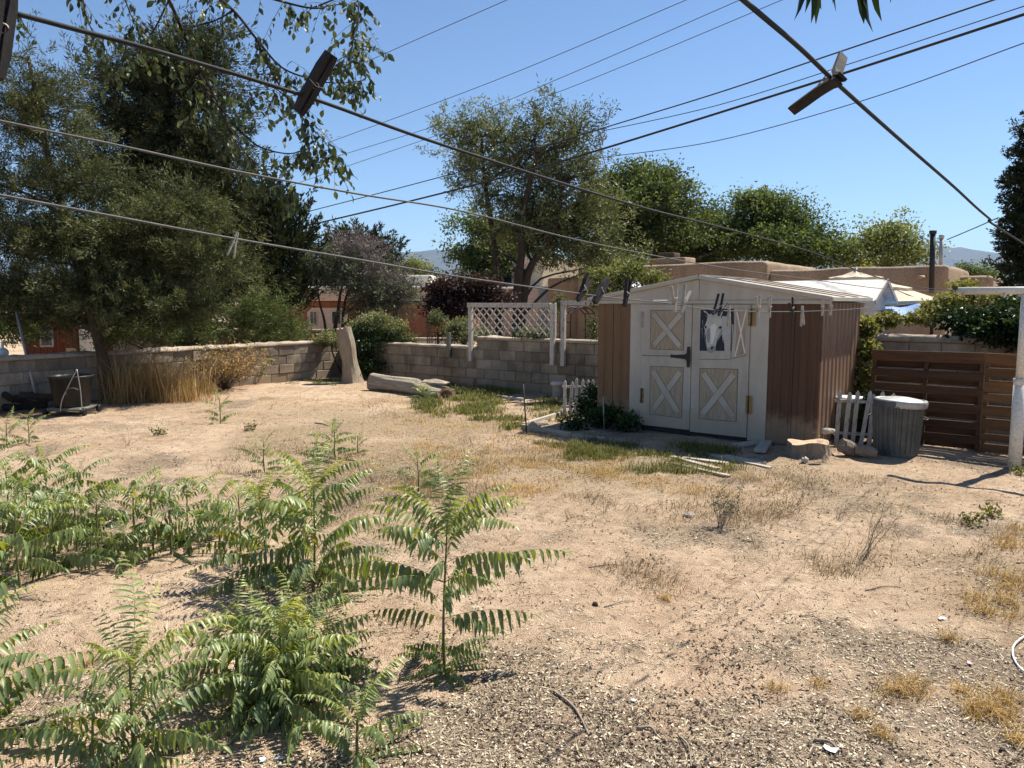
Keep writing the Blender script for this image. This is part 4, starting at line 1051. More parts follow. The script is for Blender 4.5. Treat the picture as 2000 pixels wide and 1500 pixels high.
# ================================================================== FOLIAGE
LM = {
 'juniper': leaf_mat('juniper_foliage', (0.022, 0.029, 0.015), (0.068, 0.081, 0.040), (0.175, 0.185, 0.098), .18, .7),
 'conifer': leaf_mat('green_conifer_foliage', (0.014, 0.020, 0.010), (0.045, 0.055, 0.025), (0.105, 0.112, 0.052), .2, .7),
 'cypress': leaf_mat('dark_conifer_foliage', (0.012, 0.017, 0.010), (0.032, 0.042, 0.022), (0.068, 0.080, 0.038), .12, .7),
 'broad': leaf_mat('broadleaf_foliage', (0.035, 0.055, 0.020), (0.085, 0.120, 0.044), (0.16, 0.20, 0.08), .40, .6),
 'olive': leaf_mat('olive_foliage', (0.050, 0.062, 0.030), (0.125, 0.145, 0.072), (0.25, 0.265, 0.15), .25, .5),
 'grey': leaf_mat('grey_green_foliage', (0.045, 0.055, 0.04), (0.10, 0.115, 0.085), (0.19, 0.20, 0.15), .2, .6),
 'purple': leaf_mat('plum_foliage', (0.014, 0.008, 0.009), (0.045, 0.024, 0.026), (0.105, 0.058, 0.055), .2, .5),
 'mauve': leaf_mat('mauve_bloom', (0.12, 0.095, 0.115), (0.19, 0.155, 0.18), (0.27, 0.235, 0.26), .15, .7),
 'light': leaf_mat('light_green_foliage', (0.060, 0.075, 0.025), (0.14, 0.165, 0.055), (0.28, 0.30, 0.12), .3, .5),
 'cream': leaf_mat('cream_flower_foliage', (0.05, 0.065, 0.025), (0.15, 0.165, 0.07), (0.42, 0.41, 0.25), .25, .6),
 'ivy': leaf_mat('ivy_leaves', (0.010, 0.022, 0.008), (0.030, 0.055, 0.018), (0.075, 0.115, 0.035), .2, .4),
 'grass': leaf_mat('green_weeds', (0.065, 0.075, 0.022), (0.150, 0.158, 0.052), (0.31, 0.28, 0.12), .3, .6),
 'dry': leaf_mat('dry_grass', (0.24, 0.145, 0.058), (0.42, 0.275, 0.122), (0.60, 0.45, 0.235), .2, .8),
 'straw': leaf_mat('straw_bits', (0.24, 0.18, 0.11), (0.44, 0.36, 0.245), (0.66, 0.60, 0.46), .1, .9, 0),
 'crumb': leaf_mat('dark_crumbs', (0.045, 0.032, 0.024), (0.105, 0.075, 0.052), (0.19, 0.145, 0.10), .0, .95, 0),
 'tamarisk': leaf_mat('feathery_foliage', (0.045, 0.062, 0.022), (0.10, 0.13, 0.045), (0.17, 0.20, 0.085), .2, .7),
}
def sapling_mat():
    m, nt, b = new_mat('ailanthus_leaf')
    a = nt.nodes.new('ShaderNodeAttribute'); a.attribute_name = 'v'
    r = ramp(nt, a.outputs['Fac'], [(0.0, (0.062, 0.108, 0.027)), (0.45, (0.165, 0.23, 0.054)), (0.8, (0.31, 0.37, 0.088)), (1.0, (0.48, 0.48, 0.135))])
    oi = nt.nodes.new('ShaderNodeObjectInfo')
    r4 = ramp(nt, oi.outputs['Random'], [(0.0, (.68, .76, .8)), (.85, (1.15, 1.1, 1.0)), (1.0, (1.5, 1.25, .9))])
    c = mix(nt, 1.0, r.outputs[0], r4.outputs[0], 'MULTIPLY')
    n = noise_node(nt, 60, 3, .6, coords(nt)); c = mix(nt, 1.0, c, ramp(nt, n.outputs[0], [(.3, (.82, .82, .8)), (.7, (1.12, 1.1, 1.05))]).outputs[0], 'MULTIPLY')
    geo = nt.nodes.new('ShaderNodeNewGeometry')
    c = mix(nt, geo.outputs['Backfacing'], c, mix(nt, .45, c, (0.20, 0.25, 0.14)))
    nt.links.new(c, b.inputs['Base Color']); b.inputs['Roughness'].default_value = .42; b.inputs['Specular IOR Level'].default_value = .5
    t = nt.nodes.new('ShaderNodeBsdfTranslucent'); ms = nt.nodes.new('ShaderNodeMixShader'); ms.inputs[0].default_value = .33
    nt.links.new(mix(nt, 1.0, c, (1.5, 1.35, .5), 'MULTIPLY'), t.inputs[0]); nt.links.new(b.outputs[0], ms.inputs[1]); nt.links.new(t.outputs[0], ms.inputs[2])
    nt.links.new(ms.outputs[0], nt.nodes['Material Output'].inputs['Surface'])
    return m
LM['sapling'] = sapling_mat()

def unit(a): return a / np.maximum(np.linalg.norm(a, axis=-1, keepdims=True), 1e-9)
def leaf_quads(P, D, L, W, rg, fold=.25):
    """diamond leaves: P base points, D directions, L lengths, W widths"""
    n = len(P); D = unit(D); Rn = rg.normal(size=(n, 3)); S_ = unit(np.cross(D, Rn)); N = np.cross(S_, D)
    L = np.broadcast_to(L, n)[:, None]; W = np.broadcast_to(W, n)[:, None]
    a = P; b = P + D * L * .48 + S_ * W * .5 + N * W * fold; c = P + D * L; d = P + D * L * .48 - S_ * W * .5 + N * W * fold
    V = np.stack([a, b, c, d], 1).reshape(-1, 3); F = np.arange(4 * n).reshape(n, 4)
    return V, F
def lobes_world(lobes):
    """(px, py, Y, rx_px, rz_px, ry_factor) -> centres, radii"""
    C = []; Rr = []
    for px, py, Y, rx, rz, ryf in lobes:
        c = at(px, py, Y); m = mpp(Y); C.append(c); Rr.append((rx * m, rx * m * ryf, rz * m))
    return np.array(C), np.array(Rr)
def sample_lobes(C, Rr, n, rg, shell=.45):
    vol = (Rr[:, 0] * Rr[:, 1] * Rr[:, 2]) ** .72; k = rg.choice(len(C), n, p=vol / vol.sum())
    d = unit(rg.normal(size=(n, 3))); r = shell + (1 - shell) * rg.rand(n) ** .7
    r = np.where(rg.rand(n) < .25, r * rg.rand(n), r)
    r = r * (1 + .16 * rg.normal(size=n) * .7)
    sd = int(rg.randint(1, 999)); th = np.arctan2(d[:, 1], d[:, 0]); r = r * (1 + .24 * vn(th * 1.6 + k * 7.3, d[:, 2] * 2.2 + k * 3.1, .8, sd))
    return C[k] + d * Rr[k] * r[:, None], d, k
def make_crown(C, Rr, nclump, per, cr, ll, lw, rg, style='broad', zmin=.3, jit=.35, tone=0.0, nb=0, rb=.6):
    btone = 0
    if nb:                                          # clumps gathered on separate boughs, gaps between them
        PB_, DB_, _k = sample_lobes(C, np.maximum(Rr * .45, Rr - (rb * .75 + cr * .6)), nb, rg, .35); kb = rg.randint(0, nb, nclump); sz = rb * rg.uniform(.6, 1.3, nb)
        g0 = rg.normal(size=(nclump, 3)) * np.array([.55, .55, .30]); P0 = PB_[kb] + g0 * sz[kb][:, None] + np.array([0, 0, -.18]) * (np.hypot(g0[:, 0], g0[:, 1]) * sz[kb])[:, None]
        D0 = unit(DB_[kb] * .55 + g0); btone = rg.uniform(-.16, .16, nb)[kb]
    else: P0, D0, K = sample_lobes(C, Rr, nclump, rg)
    keep = P0[:, 2] > zmin; P0, D0 = P0[keep], D0[keep]; nclump = len(P0)
    btone = btone[keep] if nb else 0
    csz = cr * rg.uniform(.55, 1.35, nclump); ctone = rg.uniform(-.22, .22, nclump) + btone
    n = nclump * per; ci = np.repeat(np.arange(nclump), per)
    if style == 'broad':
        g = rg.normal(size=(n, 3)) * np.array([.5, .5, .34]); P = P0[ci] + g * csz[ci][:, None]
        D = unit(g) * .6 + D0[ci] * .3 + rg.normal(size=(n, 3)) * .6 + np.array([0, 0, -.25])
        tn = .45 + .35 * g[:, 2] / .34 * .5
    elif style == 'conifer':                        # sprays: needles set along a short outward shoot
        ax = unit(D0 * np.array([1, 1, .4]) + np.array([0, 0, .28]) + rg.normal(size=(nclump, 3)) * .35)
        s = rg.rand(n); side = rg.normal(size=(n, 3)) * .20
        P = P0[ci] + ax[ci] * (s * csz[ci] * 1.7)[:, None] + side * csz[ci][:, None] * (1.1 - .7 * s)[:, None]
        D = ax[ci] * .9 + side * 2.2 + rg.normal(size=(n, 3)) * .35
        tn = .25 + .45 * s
    elif style == 'flame':                          # upright cypress tips
        ax = unit(D0 * np.array([.55, .55, .2]) + np.array([0, 0, .85]) + rg.normal(size=(nclump, 3)) * .18)
        s = rg.rand(n) ** .8; side = rg.normal(size=(n, 3)) * .22
        P = P0[ci] + ax[ci] * (s * csz[ci] * 2.2)[:, None] + side * csz[ci][:, None] * (1.05 - .9 * s)[:, None]
        D = ax[ci] + side * 1.2 + rg.normal(size=(n, 3)) * .25; tn = .2 + .5 * s
    else:                                           # willow-like: slender leaves on upright twigs
        ax = unit(D0 * .6 + np.array([0, 0, .5]) + rg.normal(size=(nclump, 3)) * .45)
        s = rg.rand(n); side = rg.normal(size=(n, 3)) * .16
        P = P0[ci] + ax[ci] * (s * csz[ci] * 1.8)[:, None] + side * csz[ci][:, None]
        D = ax[ci] * .5 + side * 2.5 + rg.normal(size=(n, 3)) * .5 + np.array([0, 0, -.2]); tn = .35 + .3 * s
    L = ll * rg.uniform(.6, 1.35, n); W = lw * rg.uniform(.7, 1.3, n)
    V, F = leaf_quads(P, D, L, W, rg)
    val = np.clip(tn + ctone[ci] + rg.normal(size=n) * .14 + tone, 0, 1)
    return V, F, val, P0
def limbs_to(trunk, targets, r0, rg, mb, n=6):
    """curved tapering limbs from points on the trunk to crown clumps"""
    tp = [Vector(p) for p in trunk]
    for t in targets:
        t = Vector(t); cands = [p for p in tp[len(tp) // 3:] if p.z < t.z + .2] or [tp[len(tp) // 3]]
        s = min(cands, key=lambda p: (p - t).length + .8 * abs((t.z - p.z) - (Vector((p.x, p.y)) - Vector((t.x, t.y))).length * .6))
        d = t - s; m1 = s + d * .35 + Vector((rg.normal() * .06, rg.normal() * .06, .10)) * d.length; m2 = s + d * .7 + Vector((rg.normal() * .06, rg.normal() * .06, .06)) * d.length
        path = smooth_path([s, m1, m2, t], 3); k = len(path); rr = r0 * rg.uniform(.5, 1.0)
        mb.tube(path, [rr * (1 - .85 * i / (k - 1)) for i in range(k)], n, False)
def tree(name, label, cat, trunk, trunk_r, lobes, nclump, per, cr, ll, lw, mat, seed, style='broad', nlimb=14, bark='bark', zmin=.3, group=None, extra_trunks=(), tone=0.0, add=None, crown_name='crown', bumps=True, nb=0, rb=.6):
    rg = np.random.RandomState(seed); b = Vector(trunk[0])
    t = thing(name, label, cat, b, 0, group)
    off = np.array(b)
    path = smooth_path(trunk, 6); k = len(path)
    V, F = tube([p - b for p in path], [trunk_r * (1 - .75 * i / (k - 1)) * (1 + .35 * math.exp(-i / 1.5)) for i in range(k)], 10, False)
    obj('trunk', mk_mesh('trunk', V, F, M[bark], True), t)
    allp = list(path)
    for et, er in extra_trunks:
        pe = smooth_path(et, 6); k = len(pe); V, F = tube([p - b for p in pe], [er * (1 - .75 * i / (k - 1)) for i in range(k)], 8, False)
        obj('trunk', mk_mesh('trunk', V, F, M[bark], True), t); allp += pe
    C, Rr = lobes_world(lobes)
    if style == 'broad' and bumps:
        dd = unit(rg.normal(size=(len(C), 7, 3))); dd[..., 2] = np.abs(dd[..., 2]) * .9 - .15
        C2_ = (C[:, None] + dd * Rr[:, None] * .82).reshape(-1, 3); R2 = np.repeat(Rr, 7, 0) * rg.uniform(.22, .48, (len(C) * 7, 1))
        C = np.concatenate([C, C2_]); Rr = np.concatenate([Rr * .86, R2])
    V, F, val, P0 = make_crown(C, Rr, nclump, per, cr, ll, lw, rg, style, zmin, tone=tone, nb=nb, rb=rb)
    if nlimb:
        sel = rg.choice(len(P0), min(nlimb, len(P0)), replace=False)
        for i in sel:
            mb = MB(); limbs_to(allp, [tuple(P0[i])], trunk_r * .38, rg, mb); me = mb.mesh('limb', M[bark], True)
            for v in me.vertices: v.co -= b
            obj('limb', me, t)
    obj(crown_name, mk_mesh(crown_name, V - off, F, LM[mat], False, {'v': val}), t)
    if add:
        for (lb2, nc2, pr2, cr2, l2, w2, mt2, st2, nm2) in add:
            C, Rr = lobes_world(lb2); V, F, val, _ = make_crown(C, Rr, nc2, pr2, cr2, l2, w2, rg, st2, zmin)
            obj(nm2, mk_mesh(nm2, V - off, F, LM[mt2], False, {'v': val}), t)
    return t
A_ = at
def base(px, Y): p = at(px, 600, Y); return Vector((p.x, Y, -.05))
# --- leaning juniper inside the yard, in front of the left wall
jb = gp(214, 784); Yj = jb.y
tree('juniper_tree', 'leaning olive green juniper rising in front of the left wall', 'tree',
     [jb, A_(205, 720, Yj), A_(188, 650, Yj), A_(150, 500, Yj + .1), A_(105, 350, Yj + .1), A_(80, 240, Yj), A_(55, 110, Yj)], .115,
     [(60, 590, Yj + .4, 110, 75, 1), (15, 380, Yj + .3, 70, 90, 1), (20, 560, Yj + .6, 80, 80, 1), (130, 300, Yj + .2, 60, 70, 1), (40, 200, Yj, 60, 60, 1), (190, 570, Yj, 120, 85, 1), (330, 590, Yj + .5, 110, 85, 1), (410, 520, Yj + .8, 85, 80, 1), (120, 470, Yj, 120, 75, 1), (250, 460, Yj + .3, 120, 90, 1),
      (20, 470, Yj, 70, 90, 1), (350, 420, Yj + .8, 80, 90, 1), (60, 350, Yj, 75, 60, 1), (180, 350, Yj + .3, 70, 80, 1), (30, 250, Yj, 50, 55, 1), (110, 260, Yj, 60, 45, 1), (55, 150, Yj, 40, 50, 1), (70, 190, Yj, 65, 22, 1), (10, 130, Yj, 30, 40, 1), (260, 640, Yj + .6, 70, 25, 1), (110, 630, Yj + .5, 70, 22, 1)],
     3150, 70, .25, .075, .0145, 'juniper', 11, 'conifer', 46, 'bark', .9, tone=.04, nb=330, rb=.48)
# --- big conifer behind the wall
tree('conifer_tree', 'tall dense dark conifer behind the left wall reaching the picture top', 'tree',
     [base(360, 20.5), A_(362, 500, 20.5), A_(368, 250, 20.5), A_(372, 60, 20.5)], .34,
     [(372, 70, 20.5, 50, 42, 1), (365, 120, 20.5, 80, 55, 1), (420, 150, 20.5, 50, 45, 1), (310, 130, 20.5, 50, 40, 1), (350, 180, 20.5, 105, 65, 1), (270, 150, 21, 45, 55, 1), (430, 220, 20.5, 45, 60, 1), (330, 250, 20.5, 130, 75, 1), (250, 230, 20.5, 70, 60, 1), (400, 300, 20.5, 80, 80, 1), (330, 370, 20.5, 140, 90, 1), (430, 410, 20.5, 80, 90, 1), (230, 330, 21, 90, 90, 1), (360, 480, 20.5, 140, 90, 1), (200, 470, 21.5, 120, 110, 1), (340, 580, 20.5, 150, 60, 1), (440, 540, 20.5, 80, 80, 1), (190, 190, 21, 40, 60, 1)],
     2900, 66, .44, .13, .028, 'conifer', 12, 'conifer', 30, 'darkbark', 1.0, tone=.03, nb=270, rb=.78)
# --- cypress with pointed side tips right of it
tree('cypress_tree', 'dark cypress with upturned pointed tips right of the tall conifer', 'tree',
     [base(520, 22), A_(520, 600, 22), A_(525, 420, 22)], .22,
     [(515, 430, 22, 50, 35, 1), (545, 425, 22, 42, 25, 1), (530, 490, 22, 75, 45, 1), (520, 560, 22, 90, 45, 1), (560, 520, 22, 38, 40, 1), (470, 500, 22, 60, 80, 1), (550, 600, 22, 55, 30, 1)],
     620, 46, .38, .15, .05, 'cypress', 13, 'flame', 10, 'darkbark', 1.0)
# --- round cypress behind the grey tree
tree('cypress_tree', 'rounded dark cypress rising behind the grey green tree', 'tree', [base(705, 34), A_(705, 560, 34), A_(705, 480, 34)], .25,
     [(700, 490, 34, 45, 28, 1), (735, 520, 34, 40, 35, 1), (670, 515, 34, 45, 35, 1), (700, 560, 34, 75, 45, 1)], 420, 40, .42, .18, .06, 'cypress', 14, 'flame', 6, 'darkbark', 1.0, tone=.12)
# --- grey green multi-stem tree with mauve bloom
Yg = 22.0
gb = A_(648, 640, Yg)
tree('desert_willow', 'grey green multi stemmed tree with mauve haze before the terracotta house', 'tree',
     [base(652, Yg), A_(655, 640, Yg), A_(660, 610, Yg), A_(668, 560, Yg), A_(690, 520, Yg)], .075,
     [(640, 520, Yg, 45, 45, 1), (700, 540, Yg, 60, 45, 1), (760, 580, Yg, 50, 45, 1), (720, 590, Yg, 40, 30, 1), (745, 610, Yg, 40, 22, 1), (622, 535, Yg, 26, 30, 1), (790, 585, Yg, 28, 30, 1)],
     520, 40, .28, .10, .027, 'grey', 15, 'willow', 22, 'darkbark', .8, nb=80, rb=.45,
     extra_trunks=[([base(640, Yg), A_(634, 630, Yg), A_(624, 590, Yg), A_(618, 540, Yg)], .05), ([base(664, Yg), A_(672, 600, Yg), A_(690, 560, Yg), A_(740, 540, Yg)], .05)],
     add=[([(690, 490, Yg, 50, 22, 1), (740, 530, Yg, 42, 25, 1), (775, 570, Yg, 30, 25, 1)], 170, 34, .26, .10, .022, 'mauve', 'willow', 'bloom')])
# --- plum
Yp = 19.0
tree('plum_tree', 'dark purple leaved plum tree left of the lattice', 'tree', [base(905, Yp), A_(905, 640, Yp), A_(900, 580, Yp)], .08,
     [(868, 572, Yp, 38, 32, 1), (915, 570, Yp, 45, 30, 1), (965, 585, Yp, 35, 25, 1), (900, 605, Yp, 55, 22, 1), (850, 595, Yp, 22, 22, 1), (940, 560, Yp, 30, 18, 1)], 360, 34, .22, .09, .05, 'purple', 16, 'broad', 14, 'darkbark', 1.0)
# --- tall olive-like trees in the middle
Yo = 27.0
tree('elm_tree', 'tall slender grey green tree, left one of the central pair above the lattice', 'tree',
     [base(975, Yo), A_(972, 540, Yo), A_(960, 440, Yo), A_(946, 350, Yo), A_(940, 260, Yo)], .15,
     [(945, 250, Yo, 28, 30, 1), (905, 290, Yo, 38, 30, 1), (985, 272, Yo, 38, 28, 1), (1005, 315, Yo, 34, 30, 1), (930, 340, Yo, 42, 40, 1), (950, 390, Yo, 32, 25, 1), (895, 260, Yo, 25, 18, 1)],
     360, 46, .38, .14, .038, 'olive', 17, 'willow', 20, 'darkbark', 1.0, nb=62, rb=.62)
tree('elm_tree', 'forked dark trunked tree, taller right one of the central pair', 'tree',
     [base(1010, Yo - 1), A_(1012, 560, Yo - 1), A_(1018, 500, Yo - 1), A_(1025, 400, Yo - 1), A_(1050, 300, Yo - 1)], .20,
     [(1075, 240, Yo, 30, 30, 1), (1125, 250, Yo, 40, 35, 1), (1105, 300, Yo, 55, 38, 1), (1065, 345, Yo, 45, 35, 1), (1120, 360, Yo, 60, 45, 1), (1040, 400, Yo, 65, 50, 1), (1090, 430, Yo, 75, 50, 1), (1030, 460, Yo, 70, 40, 1), (1110, 490, Yo, 55, 35, 1), (1170, 440, Yo, 55, 60, 1), (1190, 500, Yo, 50, 40, 1)],
     980, 44, .42, .15, .042, 'olive', 18, 'willow', 22, 'darkbark', 1.0, nb=120, rb=.75,
     extra_trunks=[([base(1012, Yo - 1), A_(1030, 540, Yo - 1), A_(1065, 480, Yo - 1), A_(1092, 420, Yo - 1), A_(1095, 350, Yo - 1)], .16)], tone=-.06)
# --- broadleaf trees behind
def broad(label, px, Y, lobes, nc, seed, mat='broad', tone=0.0, per=44):
    return tree('broadleaf_tree', label, 'tree', [base(px, Y), A_(px, 575, Y), A_(px + 3, min(555, 30 + min(l_[1] for l_ in lobes)), Y)], .3, [(a, b, Y + d, c, e, 1) for a, b, c, e, d in lobes], int(nc * 1.5), int(per * 1.5), .62, .165, .094, mat, seed, 'broad', 14, 'darkbark', 1.0, 'broadleaf trees behind the houses', tone=tone, nb=max(24, int(nc * .20)), rb=1.15)
broad('green tree left of the central pair above the mountain edge', 945, 40, [(935, 450, 30, 35, 0), (930, 500, 35, 35, 0), (975, 480, 40, 50, 0), (960, 530, 50, 25, 0)], 200, 21, 'broad', .08)
broad('large rounded dark green tree right of the central pair', 1250, 38, [(1255, 355, 55, 35, 0), (1215, 400, 55, 55, 0), (1290, 395, 50, 45, 0), (1250, 450, 85, 60, 0), (1320, 385, 24, 22, 0), (1200, 480, 60, 40, 0), (1330, 450, 50, 50, 1), (1230, 340, 25, 20, 0)], 520, 22, 'broad', -.02)
broad('dark spreading tree behind the adobe house chimney', 1370, 42, [(1390, 425, 45, 28, 0), (1340, 450, 55, 42, 0), (1400, 470, 70, 40, 0), (1310, 480, 60, 40, 0), (1440, 455, 45, 40, 0), (1360, 500, 80, 25, 0)], 420, 23, 'broad', -.08)
broad('wide dark tree with ragged top over the adobe parapet', 1510, 40, [(1480, 415, 45, 32, 0), (1600, 480, 25, 30, 0), (1500, 395, 22, 18, 0), (1535, 405, 20, 18, 0), (1540, 430, 45, 32, 0), (1510, 465, 85, 42, 0), (1580, 470, 30, 35, 0), (1450, 470, 45, 40, 0), (1465, 400, 18, 18, 0), (1560, 500, 55, 25, 0)], 460, 24, 'broad', -.06)
broad('sparse pale green tree above the beige umbrella', 1730, 40, [(1735, 455, 38, 32, 0), (1700, 480, 50, 30, 0), (1750, 500, 45, 28, 0), (1640, 485, 22, 24, 0), (1660, 510, 40, 20, 0)], 150, 25, 'light', 0, 30)
broad('small light green tree low beside the rounded cypress', 800, 60, [(800, 530, 25, 18, 0), (815, 515, 12, 14, 0), (780, 545, 30, 14, 0)], 90, 26, 'light', -.1)
broad('dark round bush top before the mountain foot', 850, 55, [(835, 540, 14, 12, 0), (848, 555, 22, 12, 0), (820, 525, 8, 7, 0), (1000, 545, 60, 14, 0)], 90, 27, 'cypress', .05)
broad('distant green trees beyond the white stucco house', 1090, 48, [(1085, 540, 45, 28, 0), (1130, 530, 55, 35, 0), (1180, 545, 40, 25, 0), (1030, 530, 30, 25, 0)], 160, 28, 'broad', -.1)
broad('low green trees behind the right end of the adobe house', 1930, 60, [(1930, 545, 28, 18, 0), (1890, 530, 14, 14, 0)], 60, 29, 'broad', 0)
# --- cypress column at the right edge
tree('cypress_tree', 'tall dark cypress column at the right edge', 'tree', [base(2030, 15), A_(2030, 500, 15), A_(2030, 300, 15)], .2,
     [(2036, 265, 15, 32, 55, 1), (2034, 350, 15, 56, 80, 1), (2032, 450, 15, 66, 80, 1), (2034, 530, 15, 64, 60, 1), (2066, 420, 15, 70, 150, 1)], 2700, 42, .12, .065, .026, 'cypress', 30, 'conifer', 0, 'darkbark', 1.0, tone=-.12)
# --- corner bush with cream tips behind the standing trunk
cb = gp(735, 738)
tree('corner_bush', 'big dark bush with cream tips in the wall corner behind the trunk', 'bush', [Vector((cb.x, cb.y, -.03)), A_(735, 700, cb.y), A_(735, 660, cb.y)], .05,
     [(735, 665, cb.y, 55, 40, 1), (770, 680, cb.y + .1, 38, 38, 1), (705, 700, cb.y, 35, 40, 1), (750, 715, cb.y - .1, 50, 28, 1), (790, 700, cb.y, 20, 30, 1)], 420, 34, .17, .06, .03, 'ivy', 31, 'broad', 20, 'darkbark', .05, tone=.12,
     add=[([(720, 636, cb.y, 38, 16, 1), (760, 640, cb.y, 38, 16, 1), (700, 655, cb.y - .2, 20, 18, 1), (795, 665, cb.y, 14, 18, 1), (735, 622, cb.y - .1, 30, 10, 1)], 300, 34, .14, .06, .022, 'cream', 'broad', 'flowering_tips')])
lb = A_(648, 672, 17.2)
tree('wall_creeper', 'pale yellow green creeper spilling over the left wall end', 'creeper', [Vector((lb.x + .2, 17.5, -.03)), A_(650, 690, 17.5), A_(648, 665, 17.4)], .03,
     [(640, 660, 17.3, 22, 14, 1), (655, 668, 17.2, 18, 12, 1), (625, 668, 17.3, 12, 7, 1)], 70, 40, .12, .055, .02, 'cream', 32, 'broad', 6, 'darkbark', .3, tone=.1)
# --- feathery shrubs behind the left wall
tree('tamarisk_shrub', 'feathery green shrub behind the left wall below the cypress', 'shrub', [base(520, 18.5), A_(520, 660, 18.5), A_(520, 620, 18.5)], .06,
     [(460, 640, 18.5, 50, 30, 1), (515, 620, 18.5, 45, 35, 1), (560, 640, 18.5, 28, 22, 1), (530, 655, 18.5, 60, 16, 1), (500, 600, 18.6, 30, 20, 1)], 420, 40, .26, .085, .018, 'tamarisk', 33, 'conifer', 12, 'darkbark', .6)
tree('tamarisk_shrub', 'dark leafy shrub behind the leaning juniper trunk', 'shrub', [base(300, 16.5), A_(300, 660, 16.5), A_(300, 620, 16.5)], .06,
     [(250, 645, 16.0, 40, 28, 1), (320, 650, 16.5, 45, 24, 1), (230, 620, 16, 35, 30, 1), (390, 640, 17, 40, 30, 1), (15, 640, 15.5, 35, 40, 1)], 330, 36, .20, .07, .03, 'broad', 34, 'broad', 8, 'darkbark', .6, tone=-.05)
# --- bush above the shed's left roof corner, climber at lattice, bushes on the right wall
tree('leafy_shrub', 'yellow green leafy shrub rising behind the left roof of the shed', 'shrub', [base(1200, 13.8), A_(1200, 620, 13.8), A_(1205, 560, 13.8)], .05,
     [(1180, 545, 13.8, 30, 24, 1), (1225, 540, 13.8, 32, 26, 1), (1165, 575, 13.8, 20, 22, 1), (1275, 545, 13.8, 22, 16, 1), (1240, 520, 13.8, 18, 16, 1), (1200, 580, 13.8, 40, 20, 1)], 170, 22, .16, .065, .034, 'light', 35, 'broad', 22, 'darkbark', .9)
tree('garden_shrub', 'sunny leafy shrub between the arch and the lattice behind the wall', 'shrub', [base(855, 17.5), A_(855, 660, 17.5), A_(855, 620, 17.5)], .03,
     [(852, 630, 17.5, 16, 25, 1), (900, 640, 17.6, 35, 18, 1), (930, 655, 17.4, 40, 12, 1), (880, 655, 17.4, 20, 12, 1)], 190, 26, .15, .06, .032, 'olive', 36, 'broad', 12, 'darkbark', .6)
tree('garden_shrub', 'leafy climber behind the open white frame', 'shrub', [base(1160, 14.6), A_(1160, 660, 14.6), A_(1160, 620, 14.6)], .02,
     [(1160, 640, 14.6, 10, 40, 1), (1092, 600, 14.9, 8, 30, 1), (1050, 652, 14.9, 40, 6, 1)], 80, 24, .12, .05, .03, 'olive', 37, 'broad', 6, 'darkbark', .6)
tree('wall_ivy', 'dark ivy mass hanging over the tall wall at the right edge', 'ivy', [Vector((6.6, 10.6, -.03)), A_(1950, 680, 10.4), A_(1950, 620, 10.3)], .04,
     [(1920, 640, 10.4, 60, 34, .5), (1980, 640, 9.9, 60, 42, .5), (2050, 640, 9.5, 60, 50, .5), (1880, 625, 10.7, 35, 22, .5), (1890, 665, 10.5, 25, 14, .5), (1990, 600, 10.2, 55, 14, .5)], 430, 36, .15, .06, .045, 'ivy', 38, 'broad', 10, 'darkbark', .5, tone=-.12)
tree('wall_shrub', 'green shrub leaning over the right wall beside the blue tarp', 'shrub', [base(1820, 12.2), A_(1820, 640, 12.2), A_(1825, 600, 12.2)], .04,
     [(1830, 606, 12.2, 26, 18, 1), (1855, 588, 12.2, 22, 14, 1), (1800, 622, 12.0, 20, 10, 1), (1900, 580, 12.4, 45, 10, 1), (1885, 560, 12.5, 24, 8, 1)], 200, 28, .11, .06, .035, 'grass', 39, 'broad', 14, 'darkbark', .6)
tree('shed_vine', 'bright green vine climbing at the rear right corner of the shed', 'vine', [Vector((gp(1688, 858).x, gp(1688, 858).y + .3, -.02)), A_(1686, 740, 10.3), A_(1684, 650, 10.4)], .015,
     [(1686, 640, 10.6, 9, 20, 1), (1690, 690, 10.4, 12, 30, 1), (1688, 750, 10.2, 9, 35, 1), (1730, 625, 11.2, 18, 8, 1)], 90, 24, .11, .07, .055, 'grass', 40, 'broad', 4, 'darkbark', .1)
tree('fence_vine', 'leafy plant growing behind the right picket fence', 'plant', [Vector((gp(1700, 868).x, gp(1700, 868).y + .12, -.02)), A_(1700, 840, 9.4), A_(1700, 800, 9.4)], .012,
     [(1695, 830, 9.3, 13, 30, .6), (1705, 790, 9.35, 10, 15, .6)], 44, 22, .10, .06, .042, 'ivy', 41, 'broad', 5, 'darkbark', .03, tone=.2)
tree('bed_plant', 'dark leafy plant crowding the left shed corner behind the bed', 'plant', [gp(1190, 832), A_(1190, 810, gp(1190, 832).y), A_(1190, 790, gp(1190, 832).y)], .012,
     [(1185, 815, gp(1190, 832).y, 42, 26, .7), (1150, 800, gp(1150, 825).y, 28, 28, .7), (1225, 825, gp(1225, 838).y - .1, 22, 15, .7), (1160, 770, gp(1160, 825).y, 12, 22, .7), (1120, 830, gp(1120, 838).y, 25, 12, .7)], 230, 26, .11, .05, .03, 'ivy', 42, 'broad', 10, 'darkbark', .03, tone=.10)
